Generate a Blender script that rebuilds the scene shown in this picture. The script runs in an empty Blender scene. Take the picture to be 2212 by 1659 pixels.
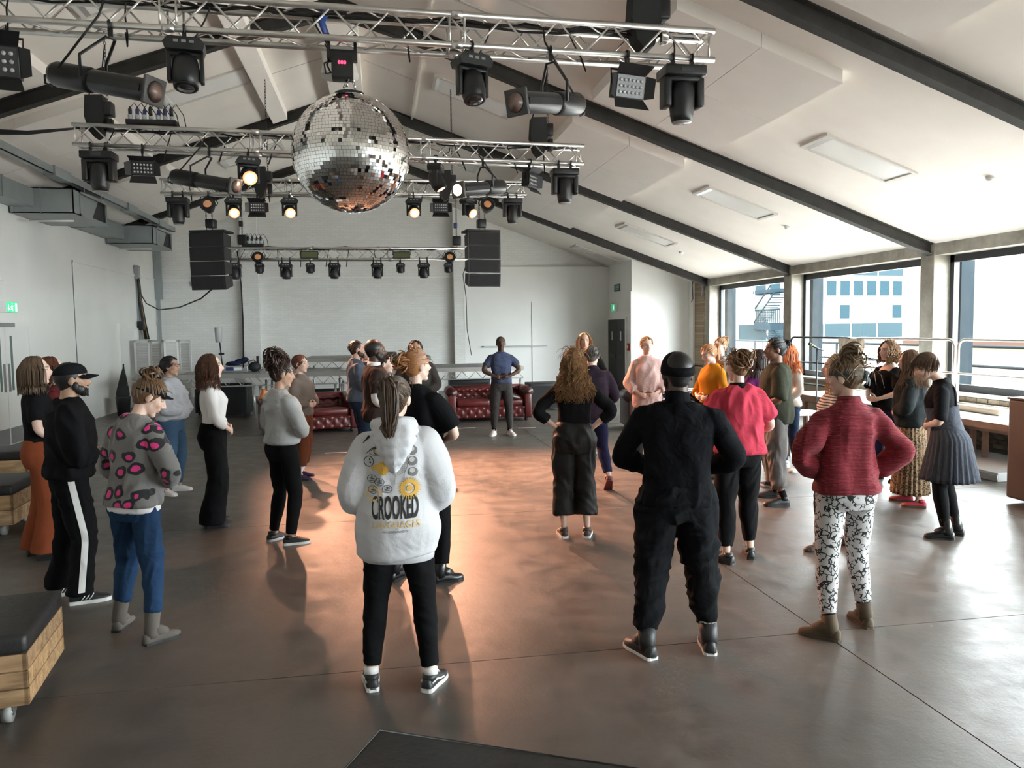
import bpy, bmesh, math, random
import numpy as np
from mathutils import Vector, Matrix, Euler

# ---------------------------------------------------------------- camera
SC = bpy.context.scene
COL = SC.collection
FPX = 1680.0
cam_data = bpy.data.cameras.new('camera')
cam = bpy.data.objects.new('camera', cam_data)
COL.objects.link(cam)
cam_data.sensor_fit = 'HORIZONTAL'
cam_data.sensor_width = 36.0
cam_data.lens = 36.0 * FPX / 2212.0
cam_data.clip_start = 0.05
cam_data.clip_end = 500
_y, _p, _r = [math.radians(v) for v in (9.6, 4.05, -0.8)]
_f = Vector((math.sin(_y) * math.cos(_p), math.cos(_y) * math.cos(_p), -math.sin(_p)))
_rt = Vector((math.cos(_y), -math.sin(_y), 0))
_up = _rt.cross(_f)
_rt2 = math.cos(_r) * _rt + math.sin(_r) * _up
_up2 = -math.sin(_r) * _rt + math.cos(_r) * _up
cam.matrix_world = Matrix(((_rt2.x, _up2.x, -_f.x, 0), (_rt2.y, _up2.y, -_f.y, 0), (_rt2.z, _up2.z, -_f.z, 1.9), (0, 0, 0, 1)))
SC.camera = cam

# ---------------------------------------------------------------- world, light, exposure
SC.view_settings.view_transform = 'Standard'
SC.view_settings.look = 'None'
SC.view_settings.gamma = 1.0
SC.view_settings.use_curve_mapping = False
SC.view_settings.exposure = 0.92
SKY = 27.0
world = bpy.data.worlds.new('overcast_sky')
SC.world = world
world.use_nodes = True
_bg = world.node_tree.nodes['Background']
_bg.inputs['Color'].default_value = (0.93, 0.975, 1.0, 1)
_bg.inputs['Strength'].default_value = SKY
WINDOW_BAYS = [(16.5, 20.53), (11.95, 16.17), (7.42, 11.63), (2.88, 7.1), (-1.66, 2.56), (-4.8, -1.98)]
for _k, (_a, _b) in enumerate(WINDOW_BAYS):      # light portals: sampling aids in the window openings, they add no light
    _pl = bpy.data.lights.new('window_portal', 'AREA')
    _pl.shape = 'RECTANGLE'; _pl.size = _b - _a; _pl.size_y = 2.3
    _pl.cycles.is_portal = True
    _po = bpy.data.objects.new('window_portal', _pl); COL.objects.link(_po)
    _po.matrix_world = Matrix(((0, 0, 1, 9.6), (1, 0, 0, (_a + _b) / 2), (0, 1, 0, 1.88), (0, 0, 0, 1)))
cy = SC.cycles
cy.use_denoising = True
cy.max_bounces = 8; cy.diffuse_bounces = 5; cy.glossy_bounces = 4; cy.transparent_max_bounces = 12
cy.transmission_bounces = 4
cy.sample_clamp_indirect = 8.0
cy.caustics_reflective = False; cy.caustics_refractive = False

# ---------------------------------------------------------------- materials
MATS = {}
def srgb(r, g=None, b=None):
    if g is None: r, g, b = r
    f = lambda c: ((c / 255.0) / 12.92 if c / 255.0 <= 0.04045 else ((c / 255.0 + 0.055) / 1.055) ** 2.4)
    return (f(r), f(g), f(b), 1.0)

def mat(name, col, rough=0.6, metal=0.0, var=0.0, vscale=8.0, bump=0.0, bscale=40.0, spec=0.5, stretch=(1, 1, 1), sheen=0.0, coat=0.0, col2=None, emit=None, estr=0.0, coords='Object', trans=0.0):
    if name in MATS: return MATS[name]
    m = bpy.data.materials.new(name); m.use_nodes = True
    nt = m.node_tree; b = nt.nodes['Principled BSDF']
    c = tuple(col) if len(col) == 4 else tuple(col) + (1.0,)
    b.inputs['Base Color'].default_value = c
    b.inputs['Roughness'].default_value = rough
    b.inputs['Metallic'].default_value = metal
    b.inputs['Specular IOR Level'].default_value = spec
    if sheen: b.inputs['Sheen Weight'].default_value = sheen
    if coat: b.inputs['Coat Weight'].default_value = coat
    if trans: b.inputs['Transmission Weight'].default_value = trans
    if emit is not None:
        b.inputs['Emission Color'].default_value = tuple(emit)[:3] + (1.0,)
        b.inputs['Emission Strength'].default_value = estr
    if var or bump or col2 is not None:
        tc = nt.nodes.new('ShaderNodeTexCoord'); mp = nt.nodes.new('ShaderNodeMapping')
        mp.inputs['Scale'].default_value = stretch
        nt.links.new(tc.outputs[coords], mp.inputs['Vector'])
        if var or col2 is not None:
            n = nt.nodes.new('ShaderNodeTexNoise'); n.inputs['Scale'].default_value = vscale; n.inputs['Detail'].default_value = 5.0
            nt.links.new(mp.outputs[0], n.inputs['Vector'])
            r = nt.nodes.new('ShaderNodeValToRGB')
            c2 = tuple(col2) if col2 is not None else None
            lo = tuple(max(0.0, v * (1 - var)) for v in c[:3]) + (1,) if c2 is None else c
            hi = tuple(min(1.0, v * (1 + var)) for v in c[:3]) + (1,) if c2 is None else (c2 if len(c2) == 4 else c2 + (1,))
            r.color_ramp.elements[0].color = lo; r.color_ramp.elements[0].position = 0.32
            r.color_ramp.elements[1].color = hi; r.color_ramp.elements[1].position = 0.68
            nt.links.new(n.outputs['Fac'], r.inputs[0]); nt.links.new(r.outputs[0], b.inputs['Base Color'])
        if bump:
            n2 = nt.nodes.new('ShaderNodeTexNoise'); n2.inputs['Scale'].default_value = bscale; n2.inputs['Detail'].default_value = 4.0
            nt.links.new(mp.outputs[0], n2.inputs['Vector'])
            bp = nt.nodes.new('ShaderNodeBump'); bp.inputs['Strength'].default_value = bump; bp.inputs['Distance'].default_value = 0.02
            nt.links.new(n2.outputs['Fac'], bp.inputs['Height']); nt.links.new(bp.outputs[0], b.inputs['Normal'])
    MATS[name] = m
    return m

class NT:
    """small helper for node materials made by hand"""
    def __init__(s, name):
        s.m = bpy.data.materials.new(name); s.m.use_nodes = True; MATS[name] = s.m
        s.t = s.m.node_tree; s.b = s.t.nodes['Principled BSDF']
    def n(s, typ, **kw):
        q = s.t.nodes.new(typ)
        for k, v in kw.items():
            if k in q.inputs: q.inputs[k].default_value = v
            else: setattr(q, k, v)
        return q
    def l(s, a, b): s.t.links.new(a, b)
    def ramp(s, fac, stops, interp='LINEAR'):
        r = s.t.nodes.new('ShaderNodeValToRGB'); r.color_ramp.interpolation = interp
        e = r.color_ramp.elements
        while len(e) < len(stops): e.new(0.5)
        for q, (p, c) in zip(e, stops):
            q.position = p; q.color = tuple(c) if len(c) == 4 else tuple(c) + (1,)
        s.l(fac, r.inputs[0]); return r.outputs[0]
    def math(s, op, a, b=None):
        q = s.t.nodes.new('ShaderNodeMath'); q.operation = op
        for k, v in ((0, a), (1, b)):
            if v is None: continue
            if isinstance(v, (int, float)): q.inputs[k].default_value = v
            else: s.l(v, q.inputs[k])
        return q.outputs[0]
    def mix(s, fac, a, b):
        q = s.t.nodes.new('ShaderNodeMix'); q.data_type = 'RGBA'
        for k, v in ((0, fac), (6, a), (7, b)):
            if isinstance(v, (int, float)): q.inputs[k].default_value = v
            elif isinstance(v, tuple): q.inputs[k].default_value = v if len(v) == 4 else v + (1,)
            else: s.l(v, q.inputs[k])
        return q.outputs[2]
    def bump(s, h, strength=0.3, dist=0.02):
        q = s.t.nodes.new('ShaderNodeBump'); q.inputs['Strength'].default_value = strength; q.inputs['Distance'].default_value = dist
        s.l(h, q.inputs['Height']); s.l(q.outputs[0], s.b.inputs['Normal'])

# ---------------------------------------------------------------- mesh building
class MB:
    """collects shapes; build() links them as ONE mesh object"""
    def __init__(s): s.v = []; s.f = []; s.mi = []; s.cur = 0; s.sm = []; s.smooth = False
    def _add(s, vs, fs, smooth=None):
        o = len(s.v); s.v.extend([tuple(v) for v in vs])
        for f in fs:
            s.f.append(tuple(i + o for i in f)); s.mi.append(s.cur); s.sm.append(s.smooth if smooth is None else smooth)
    def box(s, c, d, rot=None):
        x, y, z = d[0] / 2, d[1] / 2, d[2] / 2
        vs = [Vector((i, j, k)) for i in (-x, x) for j in (-y, y) for k in (-z, z)]
        if rot is not None: vs = [rot @ v for v in vs]
        vs = [v + Vector(c) for v in vs]
        s._add(vs, [(0, 1, 3, 2), (4, 6, 7, 5), (0, 4, 5, 1), (2, 3, 7, 6), (0, 2, 6, 4), (1, 5, 7, 3)], False); return s
    def lohi(s, a, b): return s.box([(p + q) / 2 for p, q in zip(a, b)], [abs(q - p) for p, q in zip(a, b)])
    def bbox(s, c, d, bev=0.01, rot=None):
        """box with chamfered edges"""
        bm = bmesh.new(); bmesh.ops.create_cube(bm, size=1.0)
        for v in bm.verts: v.co = Vector((v.co.x * d[0], v.co.y * d[1], v.co.z * d[2]))
        bmesh.ops.bevel(bm, geom=bm.edges[:], offset=bev, segments=2, affect='EDGES', profile=0.6)
        for v in bm.verts:
            if rot is not None: v.co = rot @ v.co
            v.co += Vector(c)
        bm.verts.index_update()
        s._add([v.co.copy() for v in bm.verts], [[v.index for v in f.verts] for f in bm.faces], True); bm.free(); return s
    def tube(s, pts, r, n=8, cap=True, closed=False):
        pts = [Vector(p) for p in pts]; m = len(pts)
        rr = r if isinstance(r, (list, tuple)) else [r] * m
        vs = []; prev = None
        for i, p in enumerate(pts):
            a = pts[(i - 1) % m] if (closed or i > 0) else p
            b = pts[(i + 1) % m] if (closed or i < m - 1) else p
            t = (b - a)
            t = t.normalized() if t.length > 1e-9 else Vector((0, 0, 1))
            if prev is None:
                u = t.orthogonal().normalized()
            else:
                u = prev - t * prev.dot(t)
                u = u.normalized() if u.length > 1e-6 else t.orthogonal().normalized()
            prev = u; w = t.cross(u)
            rx, ry = rr[i] if isinstance(rr[i], (list, tuple)) else (rr[i], rr[i])
            for k in range(n):
                a2 = 2 * math.pi * k / n
                vs.append(p + u * (math.cos(a2) * rx) + w * (math.sin(a2) * ry))
        fs = []
        for i in range(m if closed else m - 1):
            j = (i + 1) % m
            for k in range(n):
                fs.append((i * n + k, i * n + (k + 1) % n, j * n + (k + 1) % n, j * n + k))
        if cap and not closed:
            fs.append(tuple(range(n - 1, -1, -1))); fs.append(tuple(range((m - 1) * n, m * n)))
        s._add(vs, fs, True if n > 5 else None); return s
    def cyl(s, a, b, r, n=12): return s.tube([a, b], r, n)
    def lathe(s, prof, n=20, mtx=None):
        """profile of (radius, z) about z"""
        vs = []; m = len(prof)
        for (r, z) in prof:
            for k in range(n):
                a = 2 * math.pi * k / n
                v = Vector((r * math.cos(a), r * math.sin(a), z)); vs.append(mtx @ v if mtx is not None else v)
        fs = [(i * n + k, i * n + (k + 1) % n, (i + 1) * n + (k + 1) % n, (i + 1) * n + k) for i in range(m - 1) for k in range(n)]
        if prof[0][0] > 1e-6: fs.append(tuple(range(n - 1, -1, -1)))
        if prof[-1][0] > 1e-6: fs.append(tuple(range((m - 1) * n, m * n)))
        s._add(vs, fs, True); return s
    def ell(s, c, r, rot=None, nu=14, nv=9):
        vs = []; fs = []
        for i in range(nv + 1):
            t = math.pi * i / nv
            for k in range(nu):
                a = 2 * math.pi * k / nu
                v = Vector((r[0] * math.sin(t) * math.cos(a), r[1] * math.sin(t) * math.sin(a), r[2] * math.cos(t)))
                vs.append((rot @ v if rot is not None else v) + Vector(c))
        for i in range(nv):
            for k in range(nu): fs.append((i * nu + k, (i + 1) * nu + k, (i + 1) * nu + (k + 1) % nu, i * nu + (k + 1) % nu))
        s._add(vs, fs, True); return s
    def prism(s, poly, a, b, axis='z', mtx=None):
        """extrude a 2-D polygon from a to b along axis"""
        def P(u, v, w):
            q = {'z': (u, v, w), 'y': (u, w, v), 'x': (w, u, v)}[axis]
            return mtx @ Vector(q) if mtx is not None else Vector(q)
        n = len(poly)
        vs = [P(u, v, a) for u, v in poly] + [P(u, v, b) for u, v in poly]
        fs = [tuple(range(n - 1, -1, -1)), tuple(range(n, 2 * n))] + [(i, (i + 1) % n, n + (i + 1) % n, n + i) for i in range(n)]
        s._add(vs, fs, False); return s
    def mesh(s, name, mats):
        me = bpy.data.meshes.new(name); me.from_pydata(s.v, [], s.f)
        for m in (mats if isinstance(mats, (list, tuple)) else [mats]): me.materials.append(m)
        me.polygons.foreach_set('material_index', s.mi); me.polygons.foreach_set('use_smooth', s.sm)
        me.update()
        bm = bmesh.new(); bm.from_mesh(me); bmesh.ops.recalc_face_normals(bm, faces=bm.faces[:]); bm.to_mesh(me); bm.free()
        return me
    def build(s, name, mats, parent=None, **kw):
        o = bpy.data.objects.new(name, s.mesh(name, mats)); COL.objects.link(o)
        if parent is not None: o.parent = parent
        for k, v in kw.items(): o[k] = v
        return o

def thing(name, label, cat, loc=(0, 0, 0), rz=0.0, group=None, rot=None):
    o = bpy.data.objects.new(name, None); COL.objects.link(o)
    o.empty_display_size = 0.1
    o.location = loc; o.rotation_euler = rot if rot is not None else (0, 0, rz)
    o['label'] = label; o['category'] = cat
    if group: o['group'] = group
    return o
def tag(o, label, cat, group=None):
    o['label'] = label; o['category'] = cat
    if group: o['group'] = group
    return o
def structure(o, label=None):
    o['kind'] = 'structure'
    if label: o['label'] = label
    return o
def struct_empty(name, loc=(0, 0, 0)):
    o = bpy.data.objects.new(name, None); COL.objects.link(o); o.location = loc; o['kind'] = 'structure'; o.empty_display_size = 0.1
    return o
def inst(me, name, parent=None, loc=(0, 0, 0), rot=(0, 0, 0), scale=(1, 1, 1)):
    o = bpy.data.objects.new(name, me); COL.objects.link(o); o.location = loc; o.rotation_euler = rot; o.scale = scale
    if parent is not None: o.parent = parent
    return o
def dup(root, loc, rot=None, label=None, group=None):
    r = root.copy(); COL.objects.link(r); r.location = loc
    if rot is not None: r.rotation_euler = rot
    if label: r['label'] = label
    if group: r['group'] = group
    for ch in list(root.children):
        c = ch.copy(); COL.objects.link(c); c.parent = r
        for g in list(ch.children):
            d = g.copy(); COL.objects.link(d); d.parent = c
    return r
def RX(a): return Matrix.Rotation(a, 3, 'X')
def RY(a): return Matrix.Rotation(a, 3, 'Y')
def RZ(a): return Matrix.Rotation(a, 3, 'Z')
rad = math.radians
# ================================================================ THE ROOM
XL, XR, YB, YF = -6.41, 9.1, 24.4, -5.0
RIDGE_X, RIDGE_Z, SLOPE = -0.5, 6.66, 0.359
def ceil_z(x): return RIDGE_Z - SLOPE * abs(x - RIDGE_X)
ANG = math.atan(SLOPE)

def concrete_floor():
    q = NT('polished_concrete'); b = q.b
    tc = q.n('ShaderNodeTexCoord')
    n1 = q.n('ShaderNodeTexNoise', Scale=0.55, Detail=8.0, Roughness=0.62); q.l(tc.outputs['Object'], n1.inputs['Vector'])
    n2 = q.n('ShaderNodeTexNoise', Scale=4.5, Detail=10.0, Roughness=0.65); q.l(tc.outputs['Object'], n2.inputs['Vector'])
    n3 = q.n('ShaderNodeTexNoise', Scale=70.0, Detail=3.0); q.l(tc.outputs['Object'], n3.inputs['Vector'])
    f = q.math('ADD', q.math('MULTIPLY', n1.outputs['Fac'], 0.55), q.math('MULTIPLY', n2.outputs['Fac'], 0.45))
    c = q.ramp(f, [(0.32, (0.056, 0.047, 0.039)), (0.50, (0.084, 0.072, 0.061)), (0.68, (0.118, 0.104, 0.089))])
    sp = q.n('ShaderNodeTexVoronoi', Scale=3.2); sp.feature = 'F1'; q.l(tc.outputs['Object'], sp.inputs['Vector'])
    spk = q.ramp(sp.outputs['Distance'], [(0.012, (0.35, 0.35, 0.35)), (0.02, (1, 1, 1))])
    mx = q.t.nodes.new('ShaderNodeMix'); mx.data_type = 'RGBA'; mx.blend_type = 'MULTIPLY'; mx.inputs[0].default_value = 1.0
    q.l(c, mx.inputs[6]); q.l(spk, mx.inputs[7])
    q.l(mx.outputs[2], b.inputs['Base Color'])
    r = q.ramp(n2.outputs['Fac'], [(0.3, (0.30, 0.30, 0.30)), (0.7, (0.50, 0.50, 0.50))])
    q.l(r, b.inputs['Roughness'])
    h = q.math('ADD', q.math('MULTIPLY', n2.outputs['Fac'], 1.0), q.math('MULTIPLY', n3.outputs['Fac'], 0.12))
    q.bump(h, 0.20, 0.02)
    b.inputs['Specular IOR Level'].default_value = 0.55
    return q.m
M_FLOOR = concrete_floor()
M_DARK = mat('dark_gap', (0.035, 0.032, 0.03), 0.9)
M_CEIL = mat('ceiling_paint', (0.86, 0.815, 0.755), 0.85, var=0.03, vscale=1.5)
M_PANEL = mat('acoustic_panel', (0.86, 0.82, 0.77), 0.9, var=0.02, vscale=2)
M_WALL = mat('white_wall_paint', (0.80, 0.80, 0.775), 0.75, var=0.025, vscale=1.2, bump=0.04, bscale=20)
M_GREYTRIM = mat('grey_paint', (0.46, 0.47, 0.47), 0.6)

def painted_brick():
    q = NT('painted_brick')
    tc = q.n('ShaderNodeTexCoord'); mp = q.n('ShaderNodeMapping'); q.l(tc.outputs['Object'], mp.inputs['Vector'])
    mp.inputs['Rotation'].default_value = (math.pi / 2, 0, 0)
    br = q.n('ShaderNodeTexBrick', Scale=1.0); br.inputs['Brick Width'].default_value = 0.225; br.inputs['Row Height'].default_value = 0.075; br.inputs['Mortar Size'].default_value = 0.006
    br.inputs['Color1'].default_value = (0.79, 0.79, 0.77, 1); br.inputs['Color2'].default_value = (0.74, 0.745, 0.73, 1); br.inputs['Mortar'].default_value = (0.70, 0.70, 0.685, 1)
    q.l(mp.outputs[0], br.inputs['Vector'])
    n = q.n('ShaderNodeTexNoise', Scale=0.9, Detail=6.0); q.l(tc.outputs['Object'], n.inputs['Vector'])
    g = q.ramp(n.outputs['Fac'], [(0.35, (0.93, 0.93, 0.91)), (0.65, (1.0, 1.0, 1.0))])
    mx = q.t.nodes.new('ShaderNodeMix'); mx.data_type = 'RGBA'; mx.blend_type = 'MULTIPLY'; mx.inputs[0].default_value = 1.0
    q.l(br.outputs['Color'], mx.inputs[6]); q.l(g, mx.inputs[7]); q.l(mx.outputs[2], q.b.inputs['Base Color'])
    q.b.inputs['Roughness'].default_value = 0.7
    q.bump(br.outputs['Fac'], -0.35, 0.01)
    return q.m
M_PBRICK = painted_brick()

def concrete(name, c0, c1):
    q = NT(name); tc = q.n('ShaderNodeTexCoord')
    n = q.n('ShaderNodeTexNoise', Scale=3.0, Detail=9.0, Roughness=0.7); q.l(tc.outputs['Object'], n.inputs['Vector'])
    q.l(q.ramp(n.outputs['Fac'], [(0.3, c0), (0.7, c1)]), q.b.inputs['Base Color']); q.b.inputs['Roughness'].default_value = 0.85
    n2 = q.n('ShaderNodeTexNoise', Scale=30.0, Detail=5.0); q.l(tc.outputs['Object'], n2.inputs['Vector']); q.bump(n2.outputs['Fac'], 0.3, 0.01)
    return q.m
M_CONC = concrete('raw_concrete', (0.20, 0.185, 0.155), (0.40, 0.375, 0.325))
M_BLACKFRAME = mat('black_window_frame', (0.022, 0.024, 0.028), 0.45)
M_BEAM = concrete('steel_beam_paint', (0.016, 0.015, 0.013), (0.045, 0.042, 0.037))

# floor: base with saw-cut slabs
floor = struct_empty('floor')
MB().lohi((XL - .3, YF - .3, -0.2), (XR + .5, YB + .3, -0.03)).build('floor_base', M_DARK, floor)
xs = [XL - .3, -4.3, 2.65, 6.12, XR + .4]; ys = [YF - .3, -2.65, 0.84, 4.32, 7.85, 11.3, 14.8, 18.3, 21.8, YB + .3]
for i in range(len(xs) - 1):
    for j in range(len(ys) - 1):
        g = 0.004
        MB().lohi((xs[i] + g, ys[j] + g, -0.03), (xs[i + 1] - g, ys[j + 1] - g, 0.0)).build('floor_slab', M_FLOOR, floor)

# walls
wl = struct_empty('wall_left')
MB().lohi((XL - .25, YF, 0), (XL, 24.65, 5.0)).build('wall_surface', M_WALL, wl)
MB().lohi((XL, 18.0, 0.0), (XL + .012, YB, 3.45)).build('wall_lining', M_WALL, wl)
MB().lohi((XL, 18.0, 3.45), (XL + .03, YB, 3.49)).build('lining_rail', M_WALL, wl)
MB().lohi((XL, 18.0, 0.0), (XL + .022, 18.03, 3.49)).build('joint_strip', M_WALL, wl)
structure(MB().lohi((XL, 14.6, 0.0), (XL + .015, 22.1, 0.16)).build('baseboard_left', M_WALL))
wb = struct_empty('wall_back')
MB().lohi((XL, YB, 0), (7.5, YB + .25, 7.0)).build('wall_surface', M_PBRICK, wb)
MB().lohi((-3.97, YB - .28, 0), (-3.5, YB, 6.2)).build('pilaster', M_PBRICK, wb)
MB().lohi((2.30, YB - .30, 0), (2.62, YB, 6.2)).build('pilaster', M_PBRICK, wb)
MB().lohi((2.62, YB - .22, 0), (7.28, YB, 3.84)).build('lining_board', M_WALL, wb)
MB().lohi((4.75, YB - .25, 0), (7.0, YB - .21, 2.74)).build('lining_board', M_WALL, wb)
MB().lohi((XL, YB - .05, 3.42), (-3.97, YB, 3.5)).build('conduit_rail', M_WALL, wb)
MB().lohi((-3.5, YB - .03, 3.52), (2.3, YB, 3.55)).build('conduit_rail', M_WALL, wb)
MB().lohi((3.2, YB - .36, 1.34), (5.2, YB - .22, 1.38)).build('wall_shelf', M_GREYTRIM, wb)
wa = struct_empty('wall_alcove')
MB().lohi((7.28, 22.15, 0), (7.53, YB + .2, 5.0)).build('wall_surface', M_WALL, wa)
MB().lohi((7.28, 21.9, 0), (9.2, 22.15, 5.0)).build('wall_surface', M_WALL, wa)
MB().lohi((7.24, 21.86, 0), (9.14, 21.9, 2.95)).build('lining_board', M_WALL, wa)
structure(MB().lohi((XL - .25, YF - .25, 0), (XR + .5, YF, 7.0)).build('wall_front', M_WALL))

# roof: two sloping planes with thickness
q = MB()
for sgn in (-1, 1):
    x1 = XL - .3 if sgn < 0 else XR + .5
    z1 = ceil_z(x1)
    q.prism([(RIDGE_X, RIDGE_Z), (x1, z1), (x1, z1 + .25), (RIDGE_X, RIDGE_Z + .25)], YF - .3, YB + .3, 'y')
structure(q.build('ceiling', M_CEIL))

def on_ceiling(mb, x0, x1, y0, y1, t, drop=0.0):
    """slab under the sloping ceiling between x0 and x1 (same slope), t thick, hanging drop below the plane"""
    mb.prism([(x0, ceil_z(x0) - drop), (x1, ceil_z(x1) - drop), (x1, ceil_z(x1) - drop - t), (x0, ceil_z(x0) - drop - t)], y0, y1, 'y')
    return mb

RAFTERS = [20.7, 16.27, 11.72, 7.17, 2.62, -1.95]
for k, y in enumerate(RAFTERS):
    e = struct_empty('roof_beam'); e['label'] = 'dark painted steel portal rafter under the sloping white ceiling'
    for sgn in (-1, 1):
        x1 = XL if sgn < 0 else XR + .02
        d = 0.20
        q = MB()
        for (o0, o1, w) in ((0.0, 0.018, 0.15), (d - .018, d, 0.15), (0.018, d - .018, 0.02)):
            q.prism([(RIDGE_X, ceil_z(RIDGE_X) - o0), (x1, ceil_z(x1) - o0), (x1, ceil_z(x1) - o1), (RIDGE_X, ceil_z(RIDGE_X) - o1)], y - w / 2, y + w / 2, 'y')
        q.build('rafter', M_BEAM, e)
    # apex gusset plate
    g = MB(); hx = 0.75 if k != 2 else 1.15
    g.prism([(RIDGE_X - hx, ceil_z(RIDGE_X - hx) - .19), (RIDGE_X, RIDGE_Z - .19), (RIDGE_X + hx, ceil_z(RIDGE_X + hx) - .19), (RIDGE_X + .1, RIDGE_Z - .30), (RIDGE_X - .1, RIDGE_Z - .30)], y - .06, y + .06, 'y')
    g.build('apex_plate', M_BEAM, e)

BAYNAME = {3.4: 'farthest bay from the stage', 7.95: 'bay above the mirror ball truss', 12.42: 'bay behind the second lighting truss', 16.75: 'bay nearest the back wall'}
# acoustic slabs: 2 x 2 boards in each bay, both slopes
for (y0, y1) in ((3.4, 6.72), (7.95, 11.2), (12.42, 15.85), (16.75, 20.25)):
    for (x0, x1, side) in ((3.14, 5.05, 'window'), (-6.05, -4.12, 'duct')):
        e = thing('acoustic_panel', 'raft of four white acoustic boards on the %s side, %s' % (side, BAYNAME[y0]), 'ceiling panel', (0, 0, 0), group='acoustic rafts under the ceiling')
        xm, ym = (x0 + x1) / 2, (y0 + y1) / 2
        for (a, b) in ((x0, xm), (xm, x1)):
            for (c, d) in ((y0, ym), (ym, y1)):
                on_ceiling(MB(), a + .004, b - .004, c + .004, d - .004, 0.16, -0.01).build('panel_board', M_PANEL, e)
# ridge trims
structure(on_ceiling(MB(), 0.74, 0.78, 7.25, 20.6, .035).build('trim_1', M_PANEL))
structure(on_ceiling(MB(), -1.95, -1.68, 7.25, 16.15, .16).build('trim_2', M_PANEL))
structure(MB().lohi((RIDGE_X - .3, 11.8, RIDGE_Z - .34), (RIDGE_X + .3, 24.3, RIDGE_Z - .06)).build('trim_3', M_PANEL))
structure(MB().lohi((RIDGE_X - .3, -4.9, RIDGE_Z - .34), (RIDGE_X + .3, 7.0, RIDGE_Z - .06)).build('trim_4', M_PANEL))
for y in (13.9, 18.4):
    for sgn in (-1, 1):
        structure(on_ceiling(MB(), RIDGE_X + sgn * .35, RIDGE_X + sgn * 1.2, y, y + .008, .006).build('trim_5', M_GREYTRIM))

# recessed ceiling light panels (off)
M_LIGHTFRAME = mat('light_frame', (0.62, 0.60, 0.56), 0.5)
M_DIFF = mat('light_diffuser', (0.86, 0.85, 0.82), 0.22, spec=0.6)
LB = {9.5: 'bay by the mirror ball', 13.2: 'second bay past the mirror ball', 18.02: 'bay before the back wall', 22.7: 'against the back wall'}
for (x0, x1, lab) in ((5.82, 7.15, 'white ceiling light low on the window slope'), (1.0, 2.34, 'white ceiling light near ridge, window slope'), (-3.35, -2.02, 'white ceiling light near ridge, duct slope')):
    for (y0, y1) in ((9.5, 10.17), (13.2, 13.95), (18.02, 18.78), (22.7, 23.45)):
        e = thing('ceiling_light', lab + ', ' + LB[y0], 'ceiling light', (0, 0, 0), group='recessed ceiling lights')
        f = MB()
        for (a, b, c, d) in ((x0, x1, y0, y0 + .05), (x0, x1, y1 - .05, y1), (x0, x0 + .05, y0 + .05, y1 - .05), (x1 - .05, x1, y0 + .05, y1 - .05)):
            on_ceiling(f, a, b, c, d, .03)
        f.build('frame', M_LIGHTFRAME, e)
        on_ceiling(MB(), x0 + .05, x1 - .05, y0 + .05, y1 - .05, .012).build('diffuser', M_DIFF, e)
        on_ceiling(MB(), x0 + .05, x0 + .11, y0 + .05, y1 - .05, .03).build('end_cap', mat('light_endcap', (0.8, 0.79, 0.77), 0.15, 0.6), e)
M_PLASTIC_W = mat('white_plastic', (0.8, 0.8, 0.78), 0.4)
for (x, y, wh) in ((7.67, 8.83, 'widest window'), (7.62, 13.72, 'middle window'), (7.55, 18.78, 'window nearest the brick pier')):
    e = thing('smoke_detector', 'small white smoke detector on the ceiling above the ' + wh, 'smoke detector', (x, y, ceil_z(x)), rot=(0, ANG, 0), group='smoke detectors')
    MB().lathe([(0.0, -.055), (.035, -.05), (.05, -.03), (.05, -.02)]).build('head', M_PLASTIC_W, e)
    MB().lathe([(.06, -.022), (.06, .01)]).build('base', M_PLASTIC_W, e)

# ---------------------------------------------------------------- right wall: brick sill wall, concrete frame, windows
M_BRICK = [mat('stock_brick_a', (0.30, 0.245, 0.175), 0.9, var=0.25, vscale=14, bump=0.4, bscale=60), mat('stock_brick_b', (0.22, 0.165, 0.115), 0.9, var=0.25, vscale=14, bump=0.4, bscale=60), mat('stock_brick_c', (0.36, 0.315, 0.235), 0.9, var=0.2, vscale=14, bump=0.4, bscale=60)]
M_MORTAR = mat('mortar', (0.20, 0.185, 0.16), 0.95)
def brick_tex(name, c1, c2, mo, rot, spec=.3):
    q = NT(name); tc = q.n('ShaderNodeTexCoord'); mp = q.n('ShaderNodeMapping'); q.l(tc.outputs['Object'], mp.inputs['Vector'])
    mp.inputs['Rotation'].default_value = rot
    br = q.n('ShaderNodeTexBrick', Scale=1.0); br.inputs['Brick Width'].default_value = 0.225; br.inputs['Row Height'].default_value = 0.075; br.inputs['Mortar Size'].default_value = 0.008
    br.inputs['Color1'].default_value = c1 + (1,); br.inputs['Color2'].default_value = c2 + (1,); br.inputs['Mortar'].default_value = mo + (1,)
    q.l(mp.outputs[0], br.inputs['Vector']); q.l(br.outputs['Color'], q.b.inputs['Base Color']); q.b.inputs['Roughness'].default_value = 0.9
    q.bump(br.outputs['Fac'], -0.4, 0.01); q.b.inputs['Specular IOR Level'].default_value = spec; return q.m
M_BRICKX = brick_tex('brick_wall_x', (0.26, 0.21, 0.15), (0.34, 0.29, 0.21), (0.2, 0.18, 0.15), (math.pi / 2, 0, math.pi / 2))
M_BRICKY = brick_tex('brick_wall_y', (0.26, 0.17, 0.11), (0.36, 0.29, 0.20), (0.22, 0.19, 0.15), (math.pi / 2, 0, 0))
wr = struct_empty('wall_right')
SILL, HEAD = 0.74, 3.02
MB().lohi((XR + .02, YF, 0), (XR + .38, 9.4, SILL)).lohi((XR + .02, 12.9, 0), (XR + .38, 21.9, SILL)).build('sill_wall', M_BRICKX, wr)
MB().lohi((XR + .03, 9.4, 0), (XR + .38, 12.9, SILL)).build('sill_wall_core', M_MORTAR, wr)
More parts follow.
